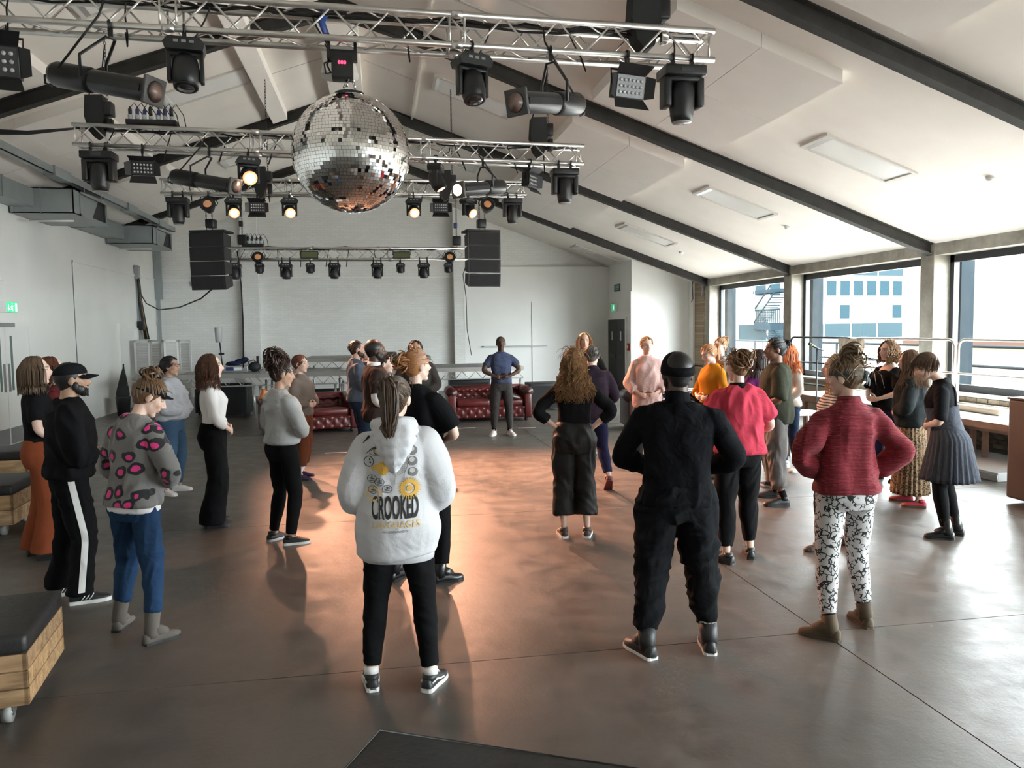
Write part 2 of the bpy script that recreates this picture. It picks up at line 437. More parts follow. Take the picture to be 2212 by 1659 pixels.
MB().lohi((XR - .02, YF, SILL), (XR + .4, 21.9, SILL + .035)).build('window_board', mat('sill_board', (0.55, 0.53, 0.5), 0.4), wr)
MB().lohi((XR, YF, HEAD), (XR + .36, 21.9, 3.5)).build('concrete_header', M_CONC, wr)
bmesh_brick = [MB().bbox((0, 0, 0), (0.04, 0.213, 0.064), .005).mesh('brick', m) for m in M_BRICK]
random.seed(4)
for r in range(10):
    for c in range(16):
        y = 9.45 + c * .225 + (.1125 if r % 2 else 0)
        if y + .1 > 12.95: continue
        inst(bmesh_brick[random.choice((0, 0, 1, 2))], 'brick', wr, (XR + .02 + random.uniform(-.004, .004), y + .06, .036 + r * .0735))
POSTS = [20.7, 16.33, 11.79, 7.26, 2.72, -1.82]
for y in POSTS:
    MB().bbox((XR + .21, y, 1.62), (0.46, .33, 3.24), .012).build('concrete_post', M_CONC, wr)
MB().lohi((XR - .02, 20.95, 0), (XR + .30, 21.55, 3.25)).build('brick_pier', M_BRICKY, wr)
MB().lohi((XR - .08, 21.55, 0), (XR + .30, 21.9, 3.25)).build('corner_casing', M_WALL, wr)
e = thing('rafter_bracket', 'grey steel cable drops clipped beside the brick corner pier', 'conduit', (0, 0, 0))
MB().tube([(9.08, 20.85, 3.2), (9.05, 20.9, 3.12), (9.05, 20.92, 2.8)], .012).tube([(9.08, 20.92, 3.2), (9.05, 20.98, 3.12), (9.05, 21.0, 2.75)], .012).build('conduit_pipe', M_GREYTRIM, e)
MB().tube([(9.0, 21.5, 3.2), (8.97, 21.5, 3.1), (9.0, 21.5, 2.7), (8.95, 21.5, 2.6)], .012).build('black_lead', M_DARK, e)
# glass
g = NT('window_glass'); t = g.t
for nd in list(t.nodes):
    if nd.type == 'BSDF_PRINCIPLED': t.nodes.remove(nd)
tr = t.nodes.new('ShaderNodeBsdfTransparent'); tr.inputs[0].default_value = (0.93, 0.96, 0.96, 1)
gl = t.nodes.new('ShaderNodeBsdfGlossy'); gl.inputs['Roughness'].default_value = 0.02
lw0 = t.nodes.new('ShaderNodeLayerWeight'); lw = t.nodes.new('ShaderNodeMath'); lw.operation = 'POWER'; lw.inputs[1].default_value = 4.0; t.links.new(lw0.outputs['Facing'], lw.inputs[0])
mx = t.nodes.new('ShaderNodeMixShader'); t.links.new(lw.outputs[0], mx.inputs[0]); t.links.new(tr.outputs[0], mx.inputs[1]); t.links.new(gl.outputs[0], mx.inputs[2])
t.links.new(mx.outputs[0], t.nodes['Material Output'].inputs[0])
M_GLASS = g.m
for k, (a, b) in enumerate(WINDOW_BAYS):
    w = struct_empty('window_%d' % (k + 1))
    fx0, fx1 = XR + .28, XR + .38
    MB().lohi((fx0, a, HEAD - .12), (fx1, b, HEAD)).lohi((fx0, a, SILL + .03), (fx1, b, SILL + .15)).lohi((fx0, b - .10, SILL + .03), (fx1, b, HEAD)).lohi((fx0, a, SILL + .03), (fx1, a + .10, HEAD)).build('window_frame', M_BLACKFRAME, w)
    MB().lohi((XR + .325, a + .09, SILL + .13), (XR + .335, b - .09, HEAD - .11)).build('window_pane', M_GLASS, w)
# steel fins outside each post, seen through the glass
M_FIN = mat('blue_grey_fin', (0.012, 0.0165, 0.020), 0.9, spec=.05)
for y in POSTS:
    o = MB().lohi((XR + .55, y - .10, -.2), (XR + .80, y + .16, 3.6)).build('outer_fin', M_FIN); structure(o, 'blue grey outer column beyond the window')

# ---------------------------------------------------------------- doors and wall fittings
M_DOORW = mat('white_door', (0.80, 0.80, 0.78), 0.5)
M_KICK = mat('kick_plate', (0.40, 0.41, 0.41), 0.35, 0.5)
M_STEEL = mat('brushed_steel', (0.42, 0.41, 0.40), 0.35, 0.9)
M_GREENGL = mat('wired_glass', (0.12, 0.17, 0.15), 0.12)
d = struct_empty('door_1')
MB().lohi((XL, 15.62, 0), (XL + .07, 15.82, 2.06)).lohi((XL, 13.62, 0), (XL + .07, 13.80, 2.06)).lohi((XL, 13.62, 2.06), (XL + .07, 15.82, 2.18)).build('door_frame', M_WALL, d)
for (y0, y1) in ((13.81, 14.70), (14.715, 15.61)):
    lf = MB().lohi((XL - .01, y0, .01), (XL + .04, y1, 2.06)).build('door_leaf', M_DOORW, d)
    MB().lohi((XL + .04, y0 + .02, .02), (XL + .046, y1 - .02, .30)).build('kick_plate', M_KICK, lf)
    yy = y1 - .25 if y0 < 14 else y0 + .17
    MB().lohi((XL + .036, yy, .95), (XL + .044, yy + .08, 1.9)).build('vision_pane', M_GREENGL, lf)
    yh = y1 - .12 if y0 < 14 else y0 + .04
    MB().lohi((XL + .04, yh, .93), (XL + .047, yh + .08, 1.42)).build('push_plate', M_STEEL, lf)
MB().bbox((XL + .09, 14.62, 2.09), (.07, .62, .07), .01).build('door_closer', M_KICK, d)
d = struct_empty('door_2')
MB().lohi((XL, 20.7, 0), (XL + .06, 20.83, 2.05)).lohi((XL, 21.95, 0), (XL + .10, 22.1, 2.05)).lohi((XL, 20.7, 2.05), (XL + .06, 22.1, 2.17)).build('door_frame', M_WALL, d)
MB().lohi((XL - .02, 20.83, .01), (XL + .03, 21.95, 2.05)).build('door_leaf', M_DOORW, d)
MB().bbox((XL + .05, 20.92, 1.0), (.05, .03, .16), .008).build('door_handle', M_STEEL, d)
M_DOORB = mat('black_door', (0.02, 0.022, 0.025), 0.4)
d = struct_empty('door_3')
xd = 7.28
MB().lohi((xd - .05, 22.33, 0), (xd + .02, 22.41, 2.15)).lohi((xd - .05, 24.15, 0), (xd + .02, 24.21, 2.15)).lohi((xd - .05, 22.33, 2.15), (xd + .02, 24.21, 2.21)).build('door_frame', M_WALL, d)
M_NOTICE = mat('notice_paper', (0.75, 0.77, 0.78), 0.6)
for (y0, y1) in ((22.41, 23.27), (23.285, 24.15)):
    lf = MB().lohi((xd - .04, y0, .01), (xd + .02, y1, 2.15)).build('door_leaf', M_DOORB, d)
    MB().lohi((xd - .055, y0 + .1, .95), (xd - .04, y1 - .1, 1.07)).build('push_bar', mat('dark_steel', (0.06, 0.06, 0.065), 0.35, 0.7), lf)
    MB().lohi((xd - .044, (y0 + y1) / 2 - .06, 1.5), (xd - .04, (y0 + y1) / 2 + .06, 1.78)).build('door_notice', M_NOTICE, lf)
M_GREEN = mat('exit_green', (0.02, 0.42, 0.16), 0.4, emit=(0.05, 0.75, 0.30), estr=0.55)
M_SIGNW = mat('sign_white', (0.85, 0.9, 0.87), 0.5, emit=(0.8, 1.0, 0.85), estr=0.35)
M_ARROW = M_SIGNW
def running_man(mb, u0, v0, h, P):
    """exit pictogram: running figure of flat strokes, P maps (u,v) to a point with a small offset"""
    def stroke(pts, w): mb.tube([P(u0 + a * h, v0 + b * h) for a, b in pts], w * h, 5)
    stroke([(0.08, 0.72), (0.02, 0.42)], .09); stroke([(0.02, 0.42), (0.22, 0.28), (0.18, 0.02)], .065); stroke([(0.02, 0.42), (-.12, .22), (-.32, .2)], .065)
    stroke([(0.08, 0.7), (0.28, 0.55), (.38, .66)], .05); stroke([(0.08, 0.7), (-.14, .62), (-.2, .45)], .05)
    mb.ell(P(u0 + .14 * h, v0 + .92 * h), (.09 * h,) * 3, nu=8, nv=5)
s = thing('exit_sign', 'lit green exit sign box on the left wall above the white double doors', 'exit sign', (XL, 14.85, 2.40))
MB().bbox((.06, 0, 0), (.12, .42, .20), .008).build('sign_housing', M_PLASTIC_W, s)
MB().lohi((.12, -.20, -.09), (.126, .20, .09)).build('sign_face', M_GREEN, s)
P = lambda u, v: Vector((.128, u, v))
q = MB(); running_man(q, -.02, -.07, .14, P); q.build('running_figure', M_SIGNW, s)
MB().lohi((.126, .11, -.07), (.13, .18, .07)).build('door_symbol', M_SIGNW, s)
MB().tube([P(-.14, .05), P(-.14, -.06)], .008, 5).tube([P(-.17, -.02), P(-.14, -.06), P(-.11, -.02)], .008, 5).build('down_arrow', M_SIGNW, s)
s = thing('exit_sign', 'small green exit sign above the black double doors in the alcove', 'exit sign', (7.28, 23.5, 2.52))
MB().bbox((-.03, 0, 0), (.06, .50, .24), .008).build('sign_housing', M_PLASTIC_W, s)
MB().lohi((-.066, -.16, -.11), (-.06, .22, .11)).build('sign_face', mat('exit_green_dim', (0.04, 0.35, 0.19), 0.4, emit=(0.05, 0.6, 0.28), estr=0.3), s)
P = lambda u, v: Vector((-.068, -u, v))
q = MB(); running_man(q, .02, -.08, .16, P); q.build('running_figure', M_SIGNW, s)
s = thing('notice_sign', 'dark green safety notice high on the alcove wall', 'sign', (7.27, 23.25, 3.12))
MB().lohi((-.015, -.28, -.11), (0, .28, .11)).build('sign_panel', mat('notice_green', (0.02, 0.10, 0.09), 0.4), s)
q = MB()
for z in (-.05, 0.0, .05): q.lohi((-.018, -.22, z - .012), (-.015, .14, z + .012))
q.build('sign_text', mat('notice_text', (0.35, 0.5, 0.48), 0.5), s)
s = thing('call_point', 'small red fire call point beside the alcove doors', 'alarm point', (7.26, 22.15, 1.32))
MB().bbox((0, 0, 0), (.06, .16, .22), .008).build('box', mat('call_red', (0.45, 0.05, 0.03), 0.4), s)
MB().lohi((-.034, -.05, -.04), (-.03, .05, .05)).build('front_plate', M_NOTICE, s)
s = thing('wall_sensor', 'small square white sensor plate high on the left wall', 'sensor', (XL, 14.75, 2.93))
MB().bbox((.02, 0, 0), (.04, .14, .14), .006).build('plate', M_PLASTIC_W, s)
s = thing('emergency_light', 'grey emergency light unit on the back wall left of the pilaster', 'emergency light', (-5.1, YB - .06, 3.38))
MB().bbox((0, 0, 0), (.62, .12, .2), .01).build('housing', mat('grey_unit', (0.45, 0.47, 0.47), 0.4), s)
MB().ell((-.24, -.06, -.02), (.025, .02, .025)).build('green_lamp', mat('led_green', (0.3, 0.9, 0.6), 0.4, emit=(0.3, 1.0, 0.6), estr=1.5), s)
MB().bbox((-.02, 0, .17), (.45, .1, .10), .01).build('cable_box', mat('grey_unit_2', (0.38, 0.39, 0.39), 0.5), s)

# ---------------------------------------------------------------- outside
M_TERR = mat('terrace_paving', (0.40, 0.36, 0.33), 0.8, var=0.2, vscale=1)
structure(MB().lohi((XR + .5, -12, -.3), (60, 70, -.15)).build('ground_outside', M_TERR))
def bldg_mat(name, col, **k): return mat(name, col, 1.0, spec=0.0, **k)
def windows_grid(parent, X, ys_, zs_, mt, depth=.08):
    for (z0, z1) in zs_:
        for (y0, y1) in ys_:
            MB().lohi((X - .04, y0, z0), (X + depth, y1, z1)).build('building_window', mt, parent)
M_OFFICE = bldg_mat('office_render', (0.11, 0.112, 0.112))
M_OWIN = bldg_mat('office_window_blue', (0.0085, 0.0165, 0.021))
M_OPAN = bldg_mat('office_panel_blue', (0.0125, 0.020, 0.0235))
M_BLIND = bldg_mat('office_blind', (0.055, 0.06, 0.055))
a_off = math.atan2(1.7, 9.3)
of = thing('office_building', 'pale office block with rows of blue windows across the terrace', 'building', (35.7, 59.4, -.2), a_off)
MB().lohi((-6, 0, 0), (9.6, 6, 13)).build('wall', M_OFFICE, of)
for i in range(11):
    x0 = 9.25 - 1.42 - i * 1.42
    for (z0, z1, mt) in ((5.77, 4.45, M_OWIN), (3.77, 2.53, M_OWIN if i in (0, 4) else M_BLIND), (10.0, 8.7, M_OWIN)):
        w = MB().lohi((x0 + .12, -.03, z1), (x0 + 1.28, .02, z0)).build('window_frame', M_OFFICE, of)
        MB().lohi((x0 + .2, -.05, z1 + .05), (x0 + 1.2, -.03, z0 - .05)).build('pane', mt, w)
for i in range(6):
    x0 = 9.25 - 2.84 - i * 2.84
    for (z0, z1) in ((.95, 2.17), (6.2, 8.2)):
        MB().lohi((x0 + .1, -.04, z0), (x0 + 2.74, .02, z1)).build('spandrel_panel', M_OPAN, of)
M_OBRICK = brick_tex('outer_brick', (0.050, 0.033, 0.022), (0.060, 0.044, 0.030), (0.070, 0.058, 0.044), (math.pi / 2, 0, math.pi / 2), 0.0)
bw = thing('brick_building', 'long sunlit brick wall of the neighbouring building beyond the terrace rail', 'building', (24, 21, -.2))
MB().lohi((0, -14, 0), (8, 11.5, 5.6)).build('wall', M_OBRICK, bw)
MB().lohi((-.15, -14, 1.15), (0.0, 11.5, 1.32)).build('plinth_band', bldg_mat('plinth_red', (0.03, 0.018, 0.014)), bw)
MB().lohi((-.1, -14, 5.6), (8.1, 11.6, 5.8)).build('coping', M_OFFICE, bw)
lb = thing('brick_building', 'orange brick gable over a blue grey wall behind the fire stair', 'building', (40, 80, -.2))
MB().lohi((0, .2, 4.35), (8, 14, 12)).build('wall', M_OBRICK, lb)
MB().lohi((-.1, .2, 0), (8, 14, 4.35)).build('lower_wall', bldg_mat('grey_blue_render', (0.010, 0.014, 0.017)), lb)
MB().lohi((-.3, -2.1, 0), (2, .2, 9)).build('cream_column', bldg_mat('cream_render', (0.05, 0.05, 0.04)), lb)
MB().lohi((-.15, 4, 6.3), (.05, 6.4, 8.6)).build('window_frame', M_OFFICE, lb)
st = thing('fire_stair', 'blue grey steel fire escape stair beside the office block', 'staircase', (30, 56.4, -.2))
M_STAIR = mat('stair_steel', (0.006, 0.010, 0.013), 1.0, spec=0.0)
MB().lohi((-.4, -2.0, 1.75), (.9, 2.0, 2.3)).build('landing', M_STAIR, st)
MB().lohi((-.4, -2.0, 4.6), (.9, 2.2, 4.85)).build('landing', M_STAIR, st)
q = MB()
for k in range(12):
    MB().lohi((-.3, 1.9 - k * .26, 2.3 + k * .19), (.8, 2.16 - k * .26, 2.36 + k * .19)).build('tread', M_STAIR, st); MB().lohi((-.3, -1.9 + k * .22, .15 + k * .14), (.8, -1.68 + k * .22, .2 + k * .14)).build('tread', M_STAIR, st)
q = MB()
for (p0, p1) in (((-.35, 2.1, 2.3), (-.35, -1.2, 4.6)), ((-.35, -2, .1), (-.35, .8, 1.75)), ((-.35, 2.1, 3.3), (-.35, -1.2, 5.6)), ((-.35, -2, 3.3), (-.35, 2, 3.3)), ((-.35, -2, 1.15), (-.35, .8, 2.75))): q.tube([p0, p1], .06, 6)
for k in range(14): q.tube([(-.35, -2 + k * .3, 2.3), (-.35, -2 + k * .3, 3.3)], .03, 5)
for k in range(8): q.tube([(-.35, -1.9 + k * .35, .2), (-.35, -1.9 + k * .35, 1.2)], .03, 5)
q.build('railing', M_STAIR, st)
tr = thing('terrace_railing', 'blue grey steel railing along the terrace outside the windows', 'railing', (11.5, 0, -.15))
M_TRAIL = mat('terrace_rail_steel', (0.012, 0.015, 0.017), .9, spec=0.05)
for z in (1.58, 1.2, .8): MB().tube([(0, 7, z), (0, 25, z)], .028, 8).build('rail', M_TRAIL, tr)
for k in range(9): MB().tube([(0.0, 7.2 + k * 2.2, 0), (0, 7.2 + k * 2.2, 1.58)], .03, 8).build('post', M_TRAIL, tr)
q = MB(); pts = [(math.cos(t * .5) * .20, 8.5 + t * .5 * .045, .28 + .95 - .15 + math.sin(t * .5) * .2) for t in range(460)]
rz_ = thing('razor_wire', 'loose coils of pale razor wire along the terrace railing', 'wire', (11.9, 0, -.15))
q.tube(pts, .007, 4).build('wire_coil', mat('galv_wire', (0.10, 0.10, 0.10), 0.4, 0.3), rz_)
# ================================================================ PEOPLE: builder
def cloth(name, c, rough=.88, wr=.35, ws=7.0, weave=.12, sheen=.0, var=.06):
    if name in MATS: return MATS[name]
    q = NT(name); c = tuple(c)[:3]
    tc = q.n('ShaderNodeTexCoord')
    n1 = q.n('ShaderNodeTexNoise', Scale=ws, Detail=2.5, Distortion=1.2); q.l(tc.outputs['Object'], n1.inputs['Vector'])
    n2 = q.n('ShaderNodeTexNoise', Scale=420.0, Detail=1.0); q.l(tc.outputs['Object'], n2.inputs['Vector'])
    n3 = q.n('ShaderNodeTexNoise', Scale=2.2, Detail=4.0); q.l(tc.outputs['Object'], n3.inputs['Vector'])
    q.l(q.ramp(n3.outputs['Fac'], [(.3, tuple(v * (1 - var) for v in c)), (.7, tuple(min(1, v * (1 + var)) for v in c))]), q.b.inputs['Base Color'])
    h = q.math('ADD', q.math('MULTIPLY', n1.outputs['Fac'], wr * 3.0), q.math('MULTIPLY', n2.outputs['Fac'], weave))
    q.bump(h, .5, .02); q.b.inputs['Roughness'].default_value = rough; q.b.inputs['Sheen Weight'].default_value = sheen; q.b.inputs['Specular IOR Level'].default_value = .10
    return q.m
# one hidden work object does the voxel remeshing; it is removed at the end
_wm = bpy.data.meshes.new('work'); _wo = bpy.data.objects.new('work', _wm); COL.objects.link(_wo)
_rm = _wo.modifiers.new('r', 'REMESH'); _rm.mode = 'VOXEL'; _rm.use_smooth_shade = True
_sm = _wo.modifiers.new('s', 'SMOOTH'); _sm.factor = 0.5
_dg = bpy.context.evaluated_depsgraph_get()
def remesh(mb, voxel, smooth=4):
    """union of the closed shapes in mb as one continuous surface -> (verts Nx3, quads Mx4)"""
    _wm.clear_geometry(); _wm.from_pydata(mb.v, [], mb.f); _wm.update()
    _rm.voxel_size = voxel; _sm.iterations = smooth
    _dg.update()
    me = _wo.evaluated_get(_dg).data
    n = len(me.vertices); v = np.empty(n * 3, np.float32); me.vertices.foreach_get('co', v)
    nl = len(me.loops); li = np.empty(nl, np.int32); me.loops.foreach_get('vertex_index', li)
    nrm = np.empty(n * 3, np.float32); me.vertices.foreach_get('normal', nrm)
    return v.reshape(-1, 3).astype(float), li.reshape(-1, 4), nrm.reshape(-1, 3).astype(float)

def mesh_np(name, v, f, mats, mi=None, smooth=True, cols=None):
    me = bpy.data.meshes.new(name)
    f = np.asarray(f, np.int32); k = f.shape[1]
    me.vertices.add(len(v)); me.vertices.foreach_set('co', np.asarray(v, np.float32).ravel())
    me.loops.add(f.size); me.loops.foreach_set('vertex_index', f.ravel())
    me.polygons.add(len(f)); me.polygons.foreach_set('loop_start', np.arange(0, f.size, k, dtype=np.int32))
    me.update(calc_edges=True)
    for m in (mats if isinstance(mats, (list, tuple)) else [mats]): me.materials.append(m)
    me.polygons.foreach_set('use_smooth', np.full(len(f), smooth))
    if mi is not None: me.polygons.foreach_set('material_index', np.asarray(mi, np.int32))
    if cols is not None:
        a = me.color_attributes.new('Col', 'FLOAT_COLOR', 'POINT'); a.data.foreach_set('color', np.asarray(cols, np.float32).ravel())
    me.validate(); return me
def link(name, me, parent, **kw):
    o = bpy.data.objects.new(name, me); COL.objects.link(o); o.parent = parent
    for k, v in kw.items(): o[k] = v
    return o

def folds(v, nrm, amp, seed, kx=14.0, kz=7.0, n=6):
    """cloth folds: smooth pseudo-noise along the normals"""
    r = np.random.RandomState(seed); d = np.zeros(len(v))
    for i in range(n):
        k = np.array([r.normal() * kx, r.normal() * kx, r.normal() * kz]); d += np.sin(v @ k + r.rand() * 6.28 + 1.3 * np.sin(v @ (k[[1, 2, 0]] * .6)))
    d = d / n * 2.0
    for i in range(3):      # creases: ridged waves that come and go
        k = np.array([r.normal() * kx, r.normal() * kx, r.normal() * kz * 1.6]) * 1.7; g = .5 + .5 * np.sin(v @ (k[[2, 0, 1]] * .35) + r.rand() * 6.28)
        d += .85 * g * (1 - 2 * np.abs(np.sin(v @ k * .5 + r.rand() * 6.28 + .9 * np.sin(v @ (k[[1, 0, 2]] * .5))))) / 1.5
    return v + nrm * ((d + .45) * amp * .85)[:, None]

def bez(a, b, c, n):
    return [a * (1 - t) ** 2 + b * 2 * t * (1 - t) + c * t * t for t in [i / (n - 1) for i in range(n)]]
def limb(a, j, c, n=4, soft=0.22):
    """path a - joint - c with a rounded joint"""
    p = a.lerp(j, 1 - soft); q = j.lerp(c, soft)
    out = [a.lerp(p, i / n) for i in range(n)] + bez(p, j, q, 5) + [q.lerp(c, (i + 1) / n) for i in range(n)]
    return out
def ik(s, w, a, b, hint):
    d = w - s; L = d.length
    if L > (a + b) * .999: d = d.normalized() * (a + b) * .999; w = s + d; L = d.length
    x = (a * a - b * b + L * L) / (2 * L); h = math.sqrt(max(0.0, a * a - x * x))
    u = d.normalized(); hv = hint - u * hint.dot(u); hv.normalize()
    return s + u * x + hv * h, w

PROF = {'m': [(.80, .150, .095, .0), (.88, .165, .115, -.012), (.95, .166, .118, -.014), (1.03, .150, .105, .0), (1.12, .145, .102, .008), (1.24, .160, .116, .004), (1.34, .176, .122, -.004), (1.40, .176, .108, -.014), (1.445, .135, .082, -.022), (1.48, .075, .066, -.022)],
        'f': [(.80, .155, .100, .0), (.88, .176, .120, -.018), (.95, .172, .118, -.016), (1.03, .142, .098, .0), (1.11, .125, .090, .008), (1.22, .136, .106, .012), (1.30, .150, .120, .016), (1.37, .155, .104, -.004), (1.425, .125, .078, -.020), (1.465, .066, .060, -.020)]}
def skin_mat(name, c, lip):
    if name in MATS: return MATS[name]
    q = NT(name); at = q.n('ShaderNodeAttribute'); at.attribute_name = 'Col'
    q.l(at.outputs['Color'], q.b.inputs['Base Color']); q.b.inputs['Roughness'].default_value = 0.48; q.b.inputs['Specular IOR Level'].default_value = 0.4
    q.b.inputs['Subsurface Weight'].default_value = 0.0
    return q.m
SKINS = {'light': ((.62, .415, .325), (.55, .24, .21)), 'pale': ((.70, .49, .40), (.58, .27, .25)), 'tan': ((.44, .265, .18), (.40, .17, .14)), 'brown': ((.20, .105, .065), (.19, .085, .07)), 'dark': ((.085, .045, .03), (.10, .045, .04))}
M_EYEW = mat('eye_white', (.42, .40, .38), .3); M_EYED = mat('eye_dark', (.03, .02, .015), .15)

def head_frame(rig, k):
    return rig['hm'], rig['hs']

class Person:
    pass

def make_person(label, pos, face, H=1.70, sex='f', build=1.0, skin='light', head=(0, 0, 0), lean=0.0, feet=None, arms='belly', top=None, bottom=None, shoes=None, hair=None, face_on=True, seed=1, beard=None, sway=0.0, group=None, twist=0.0, extras=None, bust=1.0, eyes_closed=False, vox=None, browcol=(.10, .06, .04), fw=None):
    P = Person(); s = H / 1.75; P.s = s
    if fw is not None:      # feet given in world coordinates: (x, y, toe-out angle, lift) each
        pos = ((fw[0][0] + fw[1][0]) / 2, (fw[0][1] + fw[1][1]) / 2); c_, s_ = math.cos(rad(face)), math.sin(rad(face)); fl_ = []
        for q in fw:
            dx, dy = q[0] - pos[0], q[1] - pos[1]; t_ = q[2] if len(q) > 2 else 10
            fl_.append([dx * c_ - dy * s_, dx * s_ + dy * c_ - .04, t_, q[3] if len(q) > 3 else 0.0])
        fl_.sort(key=lambda q: q[0])
        if fl_[1][0] - fl_[0][0] < .13: fl_[0][0] -= .065; fl_[1][0] += .065
        feet = [tuple(q) for q in fl_]
    rig = {}
    root = thing('person', label, 'person', (pos[0], pos[1], 0), rz=-rad(face), group=group)
    P.root = root
    depth = math.hypot(pos[0], pos[1])
    vx = vox or min(.0145, max(.0084, depth * .00145)); P.vx = vx; P.depth = depth
    prof = [(z * s, rx * s * build, ry * s * (build * .6 + .4), yo * s) for z, rx, ry, yo in PROF[sex]]
    if sex == 'f' and bust != 1.0:
        prof = [(z, rx, ry + (.02 * (bust - 1) * s if 1.2 * s < z < 1.34 * s else 0), yo) for z, rx, ry, yo in prof]
    la = rad(lean); z0 = .95 * s
    tw = rad(twist)
    # legs first: the pelvis drops until both feet are reached
    fdef = [(-.10, -.01, 8, 0.0), (.10, .01, 8, 0.0)]
    ft = []
    for k, f in enumerate(feet or fdef):
        f = tuple(f) + (0.0,) * (4 - len(f)); ft.append(f)
    th, shn, ank = .425 * s, .405 * s, .085 * s
    hipx = .088 * s * (build * .5 + .5)
    drop = 0.0
    for sg, f in zip((-1, 1), ft):
        dx = f[0] - (sg * hipx + sway); dy = f[1]
        need = math.sqrt(max(.01, ((th + shn) * .998) ** 2 - dx * dx - dy * dy)) + ank + f[3]
        drop = max(drop, .905 * s - need)
    P.drop = drop
    def B(p):
        """bend a torso point: lean forward, twist, sway, pelvis drop"""
        p = Vector(p); t = max(0.0, p.z - z0)
        if t > 0:
            kk = min(1.0, t / (.45 * s))
            if tw: c_, s_ = math.cos(tw * kk), math.sin(tw * kk); p = Vector((p.x * c_ - p.y * s_, p.x * s_ + p.y * c_, p.z))
            p = Vector((p.x, p.y + math.sin(la) * t, z0 + t * math.cos(la) - p.y * math.sin(la) * kk))
        return p + Vector((sway, 0, -drop))
    P.B = B
    zz_ = np.linspace(prof[0][0], prof[-1][0], 160); ker = np.hanning(21); ker /= ker.sum()
    tab = []
    for i in (1, 2, 3):
        y_ = np.interp(zz_, [q[0] for q in prof], [q[i] for q in prof]); tab.append(np.convolve(np.pad(y_, 10, 'edge'), ker, 'valid'))
    def torso_r(z): return [float(np.interp(z, zz_, t_)) for t_ in tab]
    P.torso_r = torso_r
    def ring(z, rx, ry, yo, n=20, pw=2.4):
        out = []
        for i in range(n):
            a = 2 * math.pi * i / n; c, d = math.cos(a), math.sin(a)
            x = math.copysign(abs(c) ** (2 / pw), c) * rx; y = math.copysign(abs(d) ** (2 / pw), d) * ry
            out.append(B((x, y + yo, z)))
        return out
    def loft(mb, rings):
        n = len(rings[0]); vs = [v for r in rings for v in r]
        fs = [(i * n + k, i * n + (k + 1) % n, (i + 1) * n + (k + 1) % n, (i + 1) * n + k) for i in range(len(rings) - 1) for k in range(n)]
        fs.append(tuple(range(n - 1, -1, -1))); fs.append(tuple(range((len(rings) - 1) * n, len(rings) * n)))
        mb._add(vs, fs, True)
    P.ring, P.loft = ring, loft
    # joints
    shw = (.172 if sex == 'm' else .148) * s * build
    SH = [B((sg * shw, -.015 * s, 1.385 * s if sex == 'm' else 1.365 * s)) for sg in (-1, 1)]
    ua, fa = .285 * s, .250 * s
    AR = []
    armspec = arms if isinstance(arms, (list, tuple)) else [arms, arms]
    for sg, S, a in zip((-1, 1), SH, armspec):
        if isinstance(a, str): a = {'belly': dict(w=(.095, .165, 1.06), hint=(1.0, -.45, -.25), d=(-1, .12, -.12), n=(0, -1, 0)),
                'belly_low': dict(w=(.10, .165, .98), hint=(1.0, -.5, -.2), d=(-1, .15, -.25), n=(0, -1, 0)),
                'belly_wide': dict(w=(.125, .155, 1.06), hint=(1.0, -.15, -.1), d=(-1, .22, -.18), n=(.1, -1, 0)),
                'hips': dict(w=(.185, -.035, 1.04), hint=(1.0, -.55, .1), d=(-.25, .75, -.45), n=(-1, -.2, 0)),
                'hips_back': dict(w=(.165, -.07, 1.03), hint=(1.0, -.2, .0), d=(-.75, .35, -.4), n=(-.5, .8, 0)),
                'down': dict(w=(.24, .05, .86), hint=(.4, -1, 0), d=(0, .15, -1), n=(-1, 0, 0))}[a]
        w = Vector((a['w'][0] * sg * s, a['w'][1] * s, a['w'][2] * s)); w = B(w)
        hint = Vector((a['hint'][0] * sg, a['hint'][1], a['hint'][2]))
        E_, W_ = ik(S, w, ua, fa, hint)
        AR.append((S, E_, W_, Vector((a['d'][0] * sg, a['d'][1], a['d'][2])).normalized(), Vector((a['n'][0] * sg, a['n'][1], a['n'][2])).normalized()))
    P.AR = AR
    LG = []
    for sg, f in zip((-1, 1), ft):
        Hj = B((sg * hipx, 0, .905 * s)); A = Vector((f[0], f[1], ank + f[3]))
        toe = rad(f[2]) * sg
        K, A = ik(Hj, A, th, shn, Vector((math.sin(toe) * .7, 1, 0)))
        LG.append((Hj, K, A, toe, f))
    P.LG = LG
    # head
    nb = B((0, -.022 * s, 1.44 * s))
    hy, hp, hr = [rad(a) for a in head]
    Rh = RZ(-hy) @ RX(-hp) @ RY(hr)
    hs = 1.055 * (s * .45 + .55) * (1.0 if sex == 'm' else .975)        # head size varies less than height
    nk = B((0, -.005 * s, 1.750 * s)) - Vector((0, 0, .209 * hs)) + Vector((0, .5 * math.sin(la) * .03, 0))
    piv = Vector((0, -.012, -.095)) * hs
    hc = nk + Rh @ (-piv)
    # keep the crown at the wanted height for an upright head
    P.hm = Matrix.Translation(hc) @ Rh.to_4x4() @ Matrix.Scale(hs, 4); P.Rh = Rh; P.hc = hc; P.hs = hs
    HM = P.hm
    sk, lip = SKINS[skin]
    # ---------------- body, coarse part
    mb = MB()
    loft(mb, [ring(z, *[a * b for a, b in zip(torso_r(z), (.90, .90, 1))]) for z in np.linspace(prof[0][0], prof[-1][0], 14)])
    for sg, S in zip((-1, 1), SH):
        mb.tube([B((sg * .03 * s, -.02 * s, 1.445 * s)), S.lerp(B((0, -.02, 1.43 * s)), .15), S], [.044 * s, .044 * s, .042 * s], 10)
